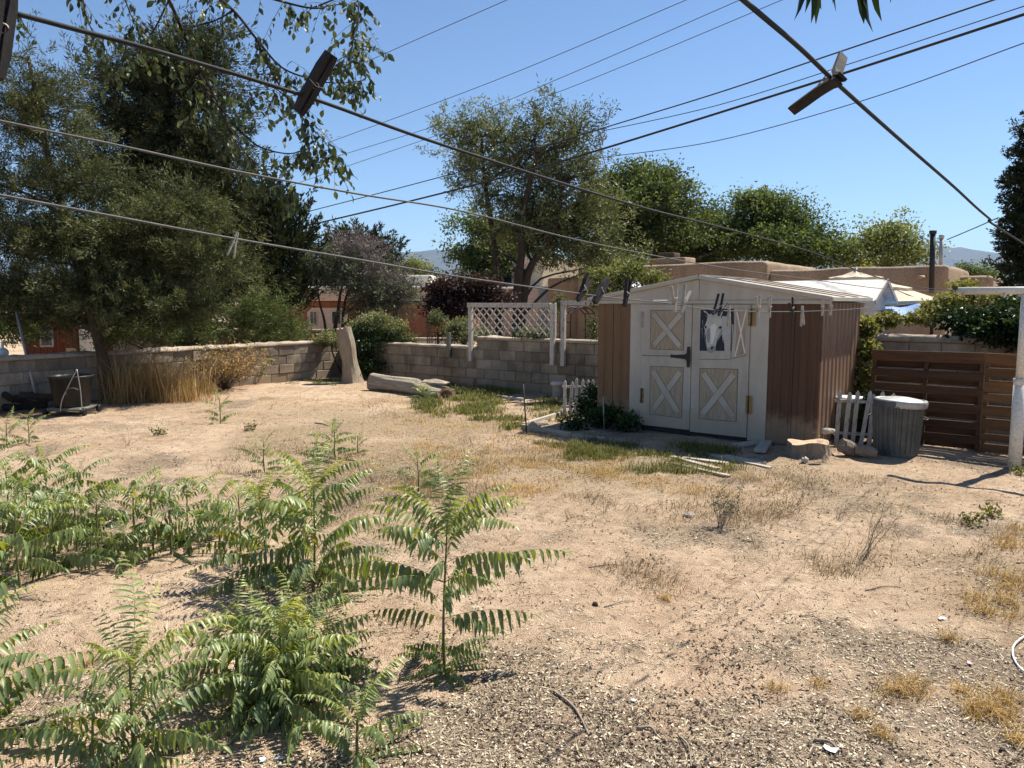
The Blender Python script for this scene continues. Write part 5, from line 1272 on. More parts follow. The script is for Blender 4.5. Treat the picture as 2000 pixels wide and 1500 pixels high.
# ================================================================== SAPLINGS (pinnate fronds)
def frond_mesh(seed, L, npair, ll, elev, arch, droop, tone, wr):
    """rachis leaves along +X, rises at elev and bends down by arch over its length"""
    rg = np.random.RandomState(seed); V = []; F = []; val = []
    ns = 14; pts = [Vector((0, 0, 0))]; ang = elev
    for i in range(ns):
        a = elev - arch * ((i + 1) / ns) ** 1.4
        pts.append(pts[-1] + Vector((math.cos(a), .02 * math.sin(i * .7 + seed), math.sin(a))) * (L / ns))
    tv, tf = tube(pts, [.0042 * (1 - .75 * i / ns) for i in range(ns + 1)], 5, False)
    V += [tuple(v) for v in tv]; F += [tuple(f) for f in tf]; val += [.85] * len(tf)
    def onr(s):
        x = s * ns; i = min(int(x), ns - 1); p = pts[i].lerp(pts[i + 1], x - i); return p, (pts[i + 1] - pts[i]).normalized()
    def leaflet(p, d, up, ln, w, curl, tn):
        side = d.cross(up).normalized(); st = [(0.0, .10), (.18, .85), (.42, 1.0), (.72, .62), (1.0, .02)]
        q = Vector(p); prev = 0; dd = Vector(d); n0 = len(V)
        twist = rg.uniform(-.25, .25)
        for j, (t, wf) in enumerate(st):
            q = q + dd * (t - prev) * ln; prev = t
            dd = (dd + Vector((0, 0, -curl)) * .28).normalized()
            s2 = (side + up * twist * t).normalized(); h = up * w * .34 * wf
            V.extend([tuple(q + s2 * w * .5 * wf + h), tuple(q), tuple(q - s2 * w * .5 * wf + h)])
        for j in range(4):
            a = n0 + j * 3; b = a + 3
            F.extend([(a, a + 1, b + 1, b), (a + 1, a + 2, b + 2, b + 1)]); val.extend([tn, tn - .05])
    for i in range(npair):
        s = .16 + .82 * i / (npair - 1); p, tdir = onr(s)
        prof = .62 + .5 * math.sin(math.pi * min(1, (s - .05) * 1.05)) - .38 * max(0, s - .7) / .3
        up = Vector((0, 1, 0)).cross(tdir).normalized() * -1.0
        if up.z < 0: up = -up
        for sd in (-1, 1):
            if rg.rand() < (.04 if seed % 3 else .16): continue
            d = Vector((rg.normal() * .12, sd + rg.normal() * .12, 0)) * .85 + tdir * (.38 + .35 * s + rg.normal() * .12) + Vector((0, 0, -droop)) * rg.uniform(.45, 1.35)
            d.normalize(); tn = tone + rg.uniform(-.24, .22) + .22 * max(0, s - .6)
            leaflet(p, d, up, ll * prof * rg.uniform(.74, 1.16), ll * wr * (.8 + .3 * prof) * rg.uniform(.85, 1.15), droop * .8 + rg.uniform(.1, .5), tn)
    p, tdir = onr(1.0); leaflet(p, tdir, Vector((0, 0, 1)), ll * .6, ll * .2, .5, tone + .2)
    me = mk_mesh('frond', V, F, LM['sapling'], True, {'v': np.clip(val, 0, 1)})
    return me
FR = {}
NV = 7
for k_ in range(NV):
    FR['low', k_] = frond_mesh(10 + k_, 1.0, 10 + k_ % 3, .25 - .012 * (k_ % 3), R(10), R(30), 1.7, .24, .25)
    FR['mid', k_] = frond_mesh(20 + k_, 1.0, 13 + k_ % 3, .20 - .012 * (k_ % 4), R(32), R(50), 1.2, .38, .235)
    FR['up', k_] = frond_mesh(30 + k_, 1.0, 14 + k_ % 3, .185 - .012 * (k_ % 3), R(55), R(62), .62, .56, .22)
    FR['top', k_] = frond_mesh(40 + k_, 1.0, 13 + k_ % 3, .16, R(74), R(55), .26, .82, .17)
def sapling(label, p, h, fronds, seed, lean=(0, 0), r=.009, name='ailanthus_sapling'):
    """fronds: (height fraction, azimuth deg, kind, length)"""
    rg = random.Random(seed); z0 = H(p.x, p.y) - .015
    t = thing(name, label, 'sapling', (p.x, p.y, z0), 0, 'green saplings in the yard')
    path = smooth_path([(0, 0, 0), (lean[0] * .3 + rg.uniform(-.01, .01), lean[1] * .3, h * .4), (lean[0], lean[1], h)], 5); k = len(path)
    V, F = tube(path, [r * (1 - .6 * i / (k - 1)) for i in range(k)], 7)
    obj('stem', mk_mesh('stem', V, F, M['stem'], True), t)
    for hf, az, kind, L in fronds:
        q = path[min(k - 1, int(hf * (k - 1) + .5))]
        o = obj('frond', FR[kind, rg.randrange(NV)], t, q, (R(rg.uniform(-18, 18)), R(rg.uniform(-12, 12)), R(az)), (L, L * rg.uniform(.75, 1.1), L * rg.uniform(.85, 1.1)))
    return t
def auto_fronds(n, Lmax, seed, lo=.12, dens=1.75, hi=(.20, .48, .78)):
    rg = random.Random(seed); out = []; az = rg.uniform(0, 360)
    n = int(n * dens); Lmax = Lmax * .90
    for i in range(n):
        f = lo + (1 - lo) * i / (n - 1); az += 137.5 + rg.uniform(-18, 18)
        kind = 'low' if f < hi[0] else ('mid' if f < hi[1] else ('up' if f < hi[2] else 'top'))
        L = Lmax * (.62 + .55 * math.sin(math.pi * min(1, f * .8 + .12)) - (.28 if f > .88 else 0)) * rg.uniform(.85, 1.12)
        out.append((f, az, kind, L))
    return out
# the tall one in front, frond by frond
sapling('tall single stemmed sapling with wide spread fronds at front centre', gp(868, 1308), .68,
        [(.10, 20, 'low', .20), (.10, 160, 'low', .20), (.12, -70, 'low', .20), (.16, 95, 'low', .18), (.2, -130, 'low', .2), (.22, 60, 'low', .17), (.25, -20, 'low', .22),
         (.46, 4, 'low', .43), (.46, 178, 'low', .34), (.50, -25, 'low', .32), (.66, 186, 'mid', .50), (.66, -82, 'low', .30), (.70, 12, 'mid', .62), (.74, 172, 'mid', .56),
         (.78, -15, 'mid', .42), (.82, 150, 'mid', .40), (.84, 55, 'up', .42), (.90, 200, 'up', .36), (.93, 85, 'up', .42), (.96, 20, 'up', .40), (1.0, 110, 'top', .40), (1.0, -60, 'top', .26), (1.0, 70, 'top', .46), (.88, -120, 'mid', .30), (.9, 120, 'up', .44), (.95, 160, 'up', .42), (.97, -10, 'up', .40), (.60, 140, 'mid', .36), (.60, 40, 'mid', .40), (.08, 200, 'low', .22), (.14, 0, 'low', .24), (.18, 130, 'low', .2), (.1, -100, 'low', .18), (.28, 170, 'low', .2), (.3, -50, 'low', .2), (.92, -150, 'up', .40), (.95, -35, 'up', .42), (.97, 130, 'top', .42), (1.0, 45, 'top', .44), (1.0, 175, 'top', .34), (.86, 100, 'up', .46), (.8, -100, 'mid', .34), (.06, 35, 'mid', .28), (.06, 150, 'mid', .26), (.08, -60, 'mid', .26), (.1, 250, 'mid', .26), (.12, 100, 'mid', .28), (.2, 10, 'mid', .26), (.22, 190, 'mid', .24), (.56, 70, 'mid', .40), (.72, -50, 'mid', .40), (.74, 220, 'mid', .42), (.88, 20, 'up', .46), (.9, 170, 'up', .46)], 1, (.015, .03))
sapling('leafy sapling with yellow green top left of the tall front one', gp(612, 1160), .66, auto_fronds(26, .50, 5, .12, 1.7) + [(1.0, 80, 'top', .42), (1.0, 20, 'up', .40), (.95, 150, 'up', .4)], 2, (.02, .0))
sapling('bushy sapling standing close left of the yellow green topped one', gp(520, 1135), .52, auto_fronds(20, .46, 15, .12, 1.5), 22, (-.03, .02))
bush_p = [(525, 1400, .26, 10, .34), (590, 1400, .24, 10, .34), (460, 1330, .26, 10, .34), (552, 1385, .34, 18, .40), (610, 1365, .30, 14, .36), (490, 1360, .28, 14, .38), (580, 1340, .36, 14, .36), (640, 1330, .24, 9, .3)]
blab = ['lowest sapling at the front left foot of the thick front clump', 'lowest sapling at the front right foot of the thick front clump', 'sapling at the back left of the thick front clump', 'low bushy sapling at the centre of the thick front clump', 'low sapling at the right side of the thick front clump', 'low sapling at the left side of the thick front clump', 'upright sapling at the back of the thick front clump', 'small sapling behind the right side of the front clump']
for i, (px, py, h, n, L) in enumerate(bush_p): sapling(blab[i], gp(px, py), h, auto_fronds(n, L, 60 + i, .05), 60 + i)
sapling('large sapling at the bottom left with a tall thin pale top frond', gp(265, 1500), .42, auto_fronds(20, .38, 71, .05) + [(1.0, 140, 'top', .44), (1.0, 100, 'top', .36), (.9, 30, 'up', .40)], 71)
sapling('sapling at the bottom left overlapping the bottom edge', gp(190, 1540), .30, auto_fronds(11, .30, 72, .1), 72)
sapling('small low sapling at the bottom centre below the front clump', gp(700, 1482), .20, auto_fronds(10, .30, 73, .1) + [(.8, 40, 'up', .34)], 73)
sapling('sapling cut by the left edge at the bottom corner', gp(-70, 1470), .48, auto_fronds(15, .46, 74, .1), 74)
left = [(265, 1060, .40, 12, .40, 'leaning sapling behind the bare stemmed one of the left row'), (335, 1085, .30, 10, .34, 'short sapling in front of the right half of the left row'), (110, 1110, .40, 14, .42, 'sapling in the shaded front of the left thicket'), (60, 1090, .46, 14, .44, 'sapling in the middle of the left edge thicket'), (-20, 1010, .50, 14, .46, 'tall rear sapling leaning in from the left edge'), (160, 1020, .40, 12, .40, 'rear sapling behind the gap of the left row'), (470, 1085, .40, 13, .40, 'sapling between the left row and the bushy one'), (195, 1095, .40, 15, .40, 'dark green sapling in the left row with a bare lower stem'), (300, 1080, .42, 16, .44, 'sapling in the middle of the left row'), (370, 1062, .36, 14, .40, 'sapling at the right end of the left row'), (430, 1060, .34, 12, .36, 'sapling between the left row and the tall pair'),
        (40, 1150, .48, 17, .46, 'sapling at the front of the left edge thicket'), (-40, 1110, .50, 16, .46, 'sapling at the left edge of the thicket, cut by the frame'), (95, 1045, .50, 17, .48, 'tall sapling at the back of the left edge thicket'), (20, 1040, .46, 15, .44, 'rear sapling of the thicket at the left edge'), (150, 1075, .36, 13, .40, 'sapling joining the left thicket and the left row'), (245, 1110, .26, 10, .30, 'small sapling in the shade at the foot of the left row')]
for i, (px, py, h, n, L, lab) in enumerate(left): sapling(lab, gp(px, py), h * 1.08, auto_fronds(n, L * .98, 80 + i, .22, 1.05, (.34, .68, .93)), 80 + i)
far = [(655, 900, .34, 16, .34, 'rounded sapling standing alone left of the garden bed view'), (620, 905, .26, 10, .26, 'smaller sapling touching the left side of the rounded one'), (517, 925, .34, 10, .28, 'narrow upright sapling behind the left row'), (816, 968, .36, 12, .30, 'small sapling behind the tall front one'), (855, 945, .26, 7, .22, 'tiny sapling just right of the small one behind the tall front one'),
       (430, 826, .40, 9, .32, 'lone small sapling before the dry grass at the left wall'), (57, 866, .34, 9, .28, 'small sapling in the sun before the black tub'), (15, 870, .30, 8, .30, 'small sapling at the left edge before the wood pile'), (700, 890, .22, 8, .2, 'low sapling right of the rounded lone one')]
for i, (px, py, h, n, L, lab) in enumerate(far): sapling(lab, gp(px, py), h, auto_fronds(n, L, 100 + i, .15, 1.3), 100 + i)
wp_ = gp(505, 748); sapling('tall sapling growing against the left wall beside the dry brush', Vector((wp_.x, wp_.y - .05, 0)), .80, auto_fronds(13, .46, 120, .35), 120)
sapling('low green sapling sprouting over the middle of the fallen log', gp(826, 786), .24, auto_fronds(12, .30, 121, .1), 121)

# ================================================================== STRAW, WEEDS, GRASS
def polar(n, rg, r0=1.7, r1=18.0, half=44):
    r = np.exp(rg.uniform(math.log(r0), math.log(r1), n)); a = R(90) + R(half) * rg.uniform(-1, 1, n)
    return r * np.cos(a), r * np.sin(a), r
def inside_yard(x, y):
    u = (x - Cw.x) * E1.x + (y - Cw.y) * E1.y; w = (x - Cw.x) * E2.x + (y - Cw.y) * E2.y
    s = ((x - SF.x) * E1.x + (y - SF.y) * E1.y, (x - SF.x) * E2.x + (y - SF.y) * E2.y)
    in_shed = (s[0] > -.05) & (s[0] < SW + .05) & (s[1] > -.04) & (s[1] < SD + .1)
    return (u > .12) & (w < -.12) & ~in_shed
def flat_bits(name, n, seed, lmin, lmax, wr, mat, weight, lift, label_tone=.5, flat=.25):
    rg = np.random.RandomState(seed); x, y, r = polar(n, rg)
    ok = inside_yard(x, y) & (rg.rand(n) < weight(x, y)); x, y = x[ok], y[ok]; n = len(x)
    z = hgt(x, y) + lift * rg.rand(n); a = rg.uniform(0, 6.283, n)
    D = np.stack([np.cos(a), np.sin(a), flat * rg.normal(size=n)], -1); P = np.stack([x, y, z], -1)
    L = np.exp(rg.uniform(math.log(lmin), math.log(lmax), n)); W = L * wr * rg.uniform(.6, 1.5, n)
    D = unit(D); up = np.array([0, 0, 1.0]) + rg.normal(size=(n, 3)) * .35; S_ = unit(np.cross(D, up))
    Lc = L[:, None]; Wc = W[:, None]
    V = np.stack([P - D * Lc / 2, P + S_ * Wc / 2 - D * Lc * .1, P + D * Lc / 2, P - S_ * Wc / 2 + D * Lc * .15], 1).reshape(-1, 3)
    val = np.clip(label_tone + rg.normal(size=n) * .25, 0, 1)
    return stuff(obj(name, mk_mesh(name, V, np.arange(4 * n).reshape(n, 4), LM[mat], False, {'v': val})))
wl_ = lambda x, y: np.clip(litter_mask(x, y) * 1.1 - .10 + .25 * vn(x, y, .2, 79), 0.035, 1)
wd_ = lambda x, y: np.clip(.10 + .42 * litter_mask(x, y) + .45 * dry_mask(x, y) + .45 * vn(x, y, .5, 77) + .3 * vn(x, y, .16, 78), 0.03, 1)
wt_ = lambda x, y: np.clip((np.hypot(x, y) - 3.0) / 4, .12, 1) * np.clip(.35 + .5 * vn(x, y, .6, 80) + .3 * vn(x, y, .2, 81) + .3 * dry_mask(x, y), .04, 1)
o = flat_bits('straw_far', 60000, 14, .03, .12, .05, 'straw', wt_, .014, .35, .2); tag(o, 'pale dry stalks lying over the middle of the yard', 'straw')
o = flat_bits('straw_litter', 120000, 1, .014, .075, .085, 'straw', wl_, .006); tag(o, 'pale straw bits scattered over the dirt', 'straw')
o = flat_bits('leaf_chips', 120000, 2, .007, .020, .55, 'straw', wl_, .008, .80); tag(o, 'pale seed and leaf chips covering the dirt', 'leaf litter')
o = flat_bits('dark_crumbs', 200000, 3, .007, .032, .38, 'crumb', wd_, .010, .35, .5); tag(o, 'dark crumbs of bark and twig over the sand', 'leaf litter')
o = flat_bits('twig_litter', 60000, 4, .03, .13, .045, 'crumb', wt_, .014, .55, .2); tag(o, 'thin dry twigs strewn over the yard', 'twigs')
def pebbles():
    rg = np.random.RandomState(9); n = 9000; x, y, r = polar(n, rg, 1.8, 12); ok = inside_yard(x, y); x, y = x[ok], y[ok]; n = len(x)
    s = np.exp(rg.uniform(math.log(.0025), math.log(.009), n)) * (1 + (rg.rand(n) < .02) * 1.0)
    oct_ = np.array([[1, 0, 0], [0, 1, 0], [-1, 0, 0], [0, -1, 0], [0, 0, .7], [0, 0, -.7]]); fo = np.array([[0, 1, 4], [1, 2, 4], [2, 3, 4], [3, 0, 4], [1, 0, 5], [2, 1, 5], [3, 2, 5], [0, 3, 5]])
    a = rg.uniform(0, 6.28, n); c, s_ = np.cos(a), np.sin(a)
    V = oct_[None] * (s[:, None, None] * rg.uniform(.7, 1.3, (n, 6, 1)))
    Vx = V[..., 0] * c[:, None] - V[..., 1] * s_[:, None]; Vy = V[..., 0] * s_[:, None] + V[..., 1] * c[:, None]
    V = np.stack([Vx + x[:, None], Vy + y[:, None], V[..., 2] + hgt(x, y)[:, None]], -1).reshape(-1, 3)
    F = (fo[None] + (np.arange(n) * 6)[:, None, None]).reshape(-1, 3)
    val = np.repeat(np.clip(rg.normal(.45, .28, n), 0, 1), 8)
    o = stuff(obj('pebbles', mk_mesh('pebbles', V, F, LM['pebble'], True, {'v': val}))); tag(o, 'small clods and pebbles over the sand', 'gravel')
LM['pebble'] = leaf_mat('clods', (0.14, 0.095, 0.065), (0.36, 0.25, 0.165), (0.62, 0.52, 0.42), 0, .95, 0)
pebbles()
def blades(P, n_per, hgt_, spread, width, lean, rg, seg=2):
    """curved grass blades from base points P; returns V, F, val"""
    n = len(P) * n_per; ci = np.repeat(np.arange(len(P)), n_per)
    b = P[ci] + np.concatenate([rg.normal(size=(n, 2)) * spread, np.zeros((n, 1))], 1)
    a = rg.uniform(0, 6.283, n); l = lean * rg.uniform(.2, 1.6, n); h = np.broadcast_to(hgt_, len(P))[ci] * rg.uniform(.45, 1.25, n)
    dx = np.stack([np.cos(a), np.sin(a), np.zeros(n)], -1); sd = np.stack([-np.sin(a + .6), np.cos(a + .6), np.zeros(n)], -1)
    w = width * rg.uniform(.6, 1.4, n)[:, None]
    up = np.array([0, 0, 1.0])
    m = b + up * (h * .55)[:, None] + dx * (h * l * .3)[:, None]; t = b + up * (h * (1 - .3 * np.minimum(l, 1.6)))[:, None] + dx * (h * l)[:, None]
    V = np.stack([b - sd * w, b + sd * w, m + sd * w * .8, m - sd * w * .8, t], 1).reshape(-1, 3)
    i = (np.arange(n) * 5)[:, None]; F4 = np.concatenate([i, i + 1, i + 2, i + 3], 1); F3 = np.concatenate([i + 3, i + 2, i + 4, i + 4], 1)
    tris = np.concatenate([np.stack([F4[:, 0], F4[:, 1], F4[:, 2]], 1), np.stack([F4[:, 0], F4[:, 2], F4[:, 3]], 1), F3[:, :3]])
    val = np.clip(rg.normal(.5, .22, n), 0, 1)
    return V, tris, np.tile(val, 3)
def patch(name, label, cat, areas, n, n_per, h, spread, width, lean, mat, seed):
    """areas: (px, py, rx_px, ry_px) on the ground"""
    rg = np.random.RandomState(seed); pts = []
    ws = np.array([a[4] if len(a) > 4 else 1.0 for a in areas]); ws = ws / ws.sum()
    for a, w in zip(areas, ws):
        k = int(n * w)
        for _ in range(k):
            an = rg.uniform(0, 6.283); rr = math.sqrt(rg.rand()); p = gp(a[0] + a[2] * rr * math.cos(an), a[1] + a[3] * rr * math.sin(an))
            if float(vn(p.x, p.y, .35, 61 + seed)) + .5 * float(vn(p.x, p.y, .12, 62)) < rg.uniform(-.25, .45): continue
            if inside_yard(np.array([p.x]), np.array([p.y]))[0]: pts.append((p.x, p.y, H(p.x, p.y) - .004))
    P = np.array(pts); V, F, val = blades(P, n_per, h * rg.uniform(.5, 1.3, len(P)), spread, width, lean, rg)
    o = stuff(obj(name, mk_mesh(name, V, F, LM[mat], False, {'v': val}))); return tag(o, label, cat)
patch('green_grass', 'green weedy grass in front of the shed doors and around the bed', 'grass', [(1260, 880, 150, 12, 2.2), (1370, 890, 90, 16, 1.4), (1120, 866, 70, 10, .8), (1085, 800, 50, 28, .7), (1440, 880, 45, 10, .3), (1330, 915, 120, 10, .5), (1180, 890, 90, 10, .6)], 1900, 12, .085, .05, .0035, .7, 'grass', 1)
patch('green_weeds', 'green creeping weeds around the fallen log and along the back wall', 'weeds', [(935, 775, 60, 26, 2.0), (905, 750, 60, 9, 1.2), (1010, 765, 80, 10, 1.5), (940, 805, 40, 16, .8), (830, 790, 30, 8, .5), (1060, 790, 40, 20, .6), (880, 800, 60, 16, .5), (990, 830, 40, 14, .4)], 2300, 12, .11, .07, .006, .9, 'grass', 2)
patch('dry_ground_grass', 'short dry grass stubble on the ground between log and shed', 'dry grass', [(930, 840, 180, 60, 2), (1080, 900, 160, 40, 1.3), (700, 780, 200, 24, 1), (1200, 915, 200, 20, 1), (790, 920, 140, 60, 1.2), (1400, 945, 160, 25, .8), (1000, 940, 120, 30, 1)], 4200, 8, .05, .05, .002, 1.1, 'dry', 3)
patch('sunny_weeds', 'low yellow green weeds at the foot of the left wall', 'weeds', [(600, 748, 70, 6, 1), (660, 750, 60, 5, .5)], 260, 12, .07, .05, .004, .8, 'light', 4)
patch('yellow_grass', 'dry yellow grass along the right edge of the yard', 'dry grass', [(1960, 1120, 70, 60, 2), (1930, 1200, 60, 50, 1), (1990, 1060, 40, 40, .8), (1960, 1400, 60, 40, .7), (1760, 1350, 50, 20, .3)], 360, 13, .07, .03, .0018, 1.1, 'dry', 5)
LM['dead'] = leaf_mat('dead_weeds', (0.10, 0.068, 0.042), (0.20, 0.145, 0.09), (0.36, 0.28, 0.18), .1, .9)
patch('dead_weeds', 'brown dead weed stubble scattered over the middle of the yard', 'dead weeds', [(760, 990, 130, 90, 1.4), (900, 960, 130, 50, 1.2), (1000, 880, 130, 40, 1.3), (1180, 960, 130, 40, 1), (1420, 990, 140, 50, 1.1), (1690, 1090, 110, 60, .8), (1250, 1130, 80, 40, .4), (560, 900, 160, 40, .8), (850, 800, 150, 30, .8), (1560, 950, 160, 30, .7), (1850, 1060, 100, 50, .5)], 3400, 9, .075, .07, .0018, 1.3, 'dead', 6)
# tall straw stand against the left wall
def straw_stand():
    rg = np.random.RandomState(31); pts = []
    for _ in range(620):
        px = float(np.clip(rg.normal(300, 48), 215, 420)); py = rg.uniform(758, 788) + (px < 250) * 4; p = gp(px, py)
        if inside_yard(np.array([p.x]), np.array([p.y]))[0]: pts.append((p.x, p.y, H(p.x, p.y) - .01))
    P = np.array(pts); b = P.mean(0); b[2] = 0
    V, F, val = blades(P, 10, .86 * rg.uniform(.25, 1.35, len(P)) * (.75 + .5 * vn(P[:, 0] * 1.0, P[:, 1], .35, 9)), .09, .0038, .55, rg)
    t = stuff(obj('tall_dry_grass', mk_mesh('tall_dry_grass', V - b, F, LM['dry'], False, {'v': val}), None, b)); tag(t, 'tall stand of dry straw coloured grass against the left wall', 'dry grass')
straw_stand()
def brush(name, label, base_p, spread, h, n, leafmat, seed, leafn, mat='twig', cat='dry bush', tilt=0.0):
    rg = np.random.RandomState(seed); t = thing(name, label, cat, (base_p.x, base_p.y, H(base_p.x, base_p.y) - .01)); mb = MB(); tips = []
    for i in range(n):
        a = rg.uniform(0, 6.283); l = rg.uniform(.15, 1.0); e = Vector((math.cos(a) * spread * l + tilt * h, math.sin(a) * spread * l * .7, h * rg.uniform(.55, 1.1) * (1.05 - .35 * l)))
        path = smooth_path([Vector((rg.normal() * .02, rg.normal() * .02, 0)), e * .5 + Vector((rg.normal() * .04, rg.normal() * .04, .05)) * h, e], 4)
        r = .0012 + .0035 * h * rg.rand() * min(1, h * 2); mb.tube(path, [r * (1 - .7 * j / 8) for j in range(9)], 4, False)
        for _ in range(3):
            s = path[rg.randint(3, 8)]; q = s + Vector((rg.normal() * .14, rg.normal() * .14, abs(rg.normal()) * .14)) * h; mb.tube([s, s.lerp(q, .5) + Vector((0, 0, .01)), q], [r * .5, r * .4, r * .2], 3, False); tips += [q, s.lerp(q, .5)]
        tips.append(e)
    mb.build('stems', M[mat], t)
    if leafn:
        T = np.array([tuple(x) for x in tips]); k = rg.randint(0, len(T), leafn); P = T[k] + rg.normal(size=(leafn, 3)) * .035 * h
        V, F = leaf_quads(P, rg.normal(size=(leafn, 3)), .055 * min(h, 1) * rg.uniform(.6, 1.3, leafn), .028 * min(h, 1), rg); obj('leaves', mk_mesh('leaves', V, F, LM[leafmat], False, {'v': np.clip(rg.normal(.5, .2, leafn), 0, 1)}), t)
    return t
q = gp(440, 762); brush('dry_brush', 'tangled brown dry brush against the left wall right of the straw', q, 1.15, .92, 190, 'dry', 1, 2600, 'bark')
q = gp(352, 778); brush('dry_weed', 'tall bare grey weed stalks beside the straw at the wall', q, .28, .95, 14, 'dry', 2, 40)
q = gp(225, 782); brush('dry_weed', 'bare forked twigs at the foot of the leaning juniper', q, .45, .85, 16, 'dry', 3, 0)
q = gp(1408, 1030); brush('dry_shrub', 'small sparse grey green shrub on the open sand right of centre', q, .19, .36, 26, 'grey', 4, 420, 'twig', 'shrub')
q = gp(1690, 1086); brush('dry_weed', 'tall bare dry weed on the sand at right', q, .16, .55, 10, 'dry', 5, 30, 'twig', 'weed', .25)
q = gp(1612, 905); brush('seeded_plant', 'dry plant with a pale seed head above the stump', q, .16, .42, 9, 'dry', 6, 20, 'twig', 'weed')
p = Vector((q.x + .02, q.y, H(q.x, q.y) + .34)); me = rockmesh(4, .055); me.materials.append(M['seedhead'] if 'seedhead' in M else M['greyboard'])
sh = obj('seed_head', me, bpy.data.objects['seeded_plant'], p - bpy.data.objects['seeded_plant'].location)
small = [(1255, 1035, .10), (1180, 1000, .14), (1110, 1015, .12), (1330, 985, .10), (1520, 1010, .10), (905, 1000, .14), (960, 955, .12), (1230, 1130, .08), (1000, 1060, .12), (730, 940, .18), (690, 985, .16), (320, 850, .14), (250, 870, .20), (480, 842, .12), (1640, 1010, .14), (1560, 985, .12), (1475, 1070, .12), (1290, 960, .10)]
wl_names = ['tiny dry weed sprig on the sand']
for i, (px, py, h) in enumerate(small): tag(brush('dry_sprig', 'low dry brown weed sprig rising from the sandy yard', gp(px, py), h * .9, h, 9, 'dry', 200 + i, 24, 'bark'), 'low dry brown weed sprig rising from the sandy yard', 'weed', 'small dry weeds on the sand')
tuftp = [(1515, 1350, .06), (1760, 1355, .06), (1880, 1355, .06), (1930, 1390, .07), (1680, 1405, .05), (1855, 1260, .07), (1300, 1170, .05), (165, 1305, .06), (210, 1290, .05), (1985, 1450, .06), (1600, 1345, .05), (1720, 1440, .05)]
for i, (px, py, h) in enumerate(tuftp):
    rg = np.random.RandomState(300 + i); p = G(px, py); V, F, val = blades(np.zeros((5, 3)), 16, h, .022, .0015, 1.3, rg)
    tag(obj('dry_grass_tuft', mk_mesh('dry_grass_tuft', V, F, LM['dry'], False, {'v': val}), None, p), 'small tuft of dry yellow grass among the straw litter', 'grass tuft', 'dry grass tufts in the foreground')
for i, (px, py, lab) in enumerate(((1895, 1030, 'little green seedling on the sand at right, left of two'), (1935, 1010, 'little green seedling on the sand at right, right of two'), (1990, 925, 'green weed at the foot of the white clothesline pole'), (310, 850, 'low green weed on the sand left of the small saplings'), (490, 838, 'flat green weed patch on the sand beyond the left row'))):
    rg = np.random.RandomState(400 + i); p = G(px, py); k = 70; P = rg.normal(size=(k, 3)) * np.array([.045, .045, .025]) + np.array([0, 0, .045]); V, F = leaf_quads(P, rg.normal(size=(k, 3)) + np.array([0, 0, .6]), .042, .02, rg)
    t = thing('green_weed', lab, 'weed', p); obj('leaves', mk_mesh('leaves', V, F, LM['grass'], False, {'v': np.clip(rg.normal(.5, .2, k), 0, 1)}), t); mb = MB()
    for j in range(10): mb.tube([(0, 0, -.01), tuple(P[j] * .5), tuple(P[j])], .002, 4, False)
    mb.build('stems', M['stem'], t)

# ================================================================== NEIGHBOURING BUILDINGS
def rounded(mb_pts_box, r, mat, name, parent, seed=0):
    x0, x1, y0, y1, z0, z1 = mb_pts_box
    me = MB().box(*mb_pts_box).mesh(name, M[mat], True); bm = bmesh.new(); bm.from_mesh(me)
    bmesh.ops.bevel(bm, geom=list(bm.edges), offset=r, segments=4, affect='EDGES', profile=.5)
    bmesh.ops.subdivide_edges(bm, edges=[e for e in bm.edges if e.calc_length() > 1.2], cuts=6, use_grid_fill=True)
    rg = random.Random(seed)
    for v in bm.verts:
        v.co.z += .035 * float(vn(v.co.x, v.co.y, 1.3, 5 + seed)) * (1 if v.co.z > z0 + .5 else 0); v.co.y += .02 * float(vn(v.co.x, v.co.z, .9, 8 + seed))
    bm.to_mesh(me); bm.free(); finish(me, None, True); return obj(name, me, parent)
Hc = A_(1497, 509, 26.0)
ad = thing('adobe_house', 'long brown adobe house with rounded parapets behind the shed', 'house', (Hc.x, Hc.y, 0), YAW)
Lw = 7.6; hz = Hc.z
rounded((-Lw, 0, 0, 6, -.2, hz), .16, 'adobe', 'main_wall', ad, 1)
rounded((-Lw - 1.7, -Lw + .1, .35, 5, -.2, hz - .35), .16, 'adobe', 'side_wall', ad, 2)
q = local(ad, A_(1853, 517, 23.0)); rounded((q.x - 5.4, q.x, q.y, q.y + 5, -.2, A_(1853, 518, 23).z), .14, 'adobe', 'wing_wall', ad, 3)
q2 = local(ad, A_(1945, 538, 25)); rounded((q.x - .5, q2.x, q.y + 2.6, q.y + 6, -.2, A_(1945, 537, 24.5).z), .16, 'adobe', 'end_wall', ad, 4)
q3 = local(ad, A_(1306, 503, 30)); ch = rounded((q3.x - .9, q3.x + .9, 1.2, 2.2, 2.5, A_(1306, 505, 30).z), .06, 'adobe', 'chimney', ad, 5)
rounded((q3.x - .35, q3.x + .35, 1.4, 2.0, A_(1306, 505, 30).z - .02, A_(1306, 494, 30).z), .05, 'bark', 'chimney_pot', ch, 6)
for px, y0, y1, r, mat, Y in ((1821, 457, 545, .075, 'black', 22.8), (1838, 465, 515, .06, 'galvlid', 25)):
    a, b = A_(px, y1, Y), A_(px + 1, y0, Y); a.z -= .4
    o = rod('stove_pipe', [local(ad, a), local(ad, b)], r, mat, ad, 12)
    rod('pipe_cap', [local(ad, b), local(ad, b) + Vector((0, 0, .10))], r * 1.35, mat, o, 12)
for px, py, Y in ((1342, 540, 28.8), (1798, 540, 22.9)):
    a = local(ad, A_(px, py, Y)); rod('roof_spout', [a + Vector((0, .6, 0)), a + Vector((0, -.35, -.04))], .06, 'adobe', ad, 10)
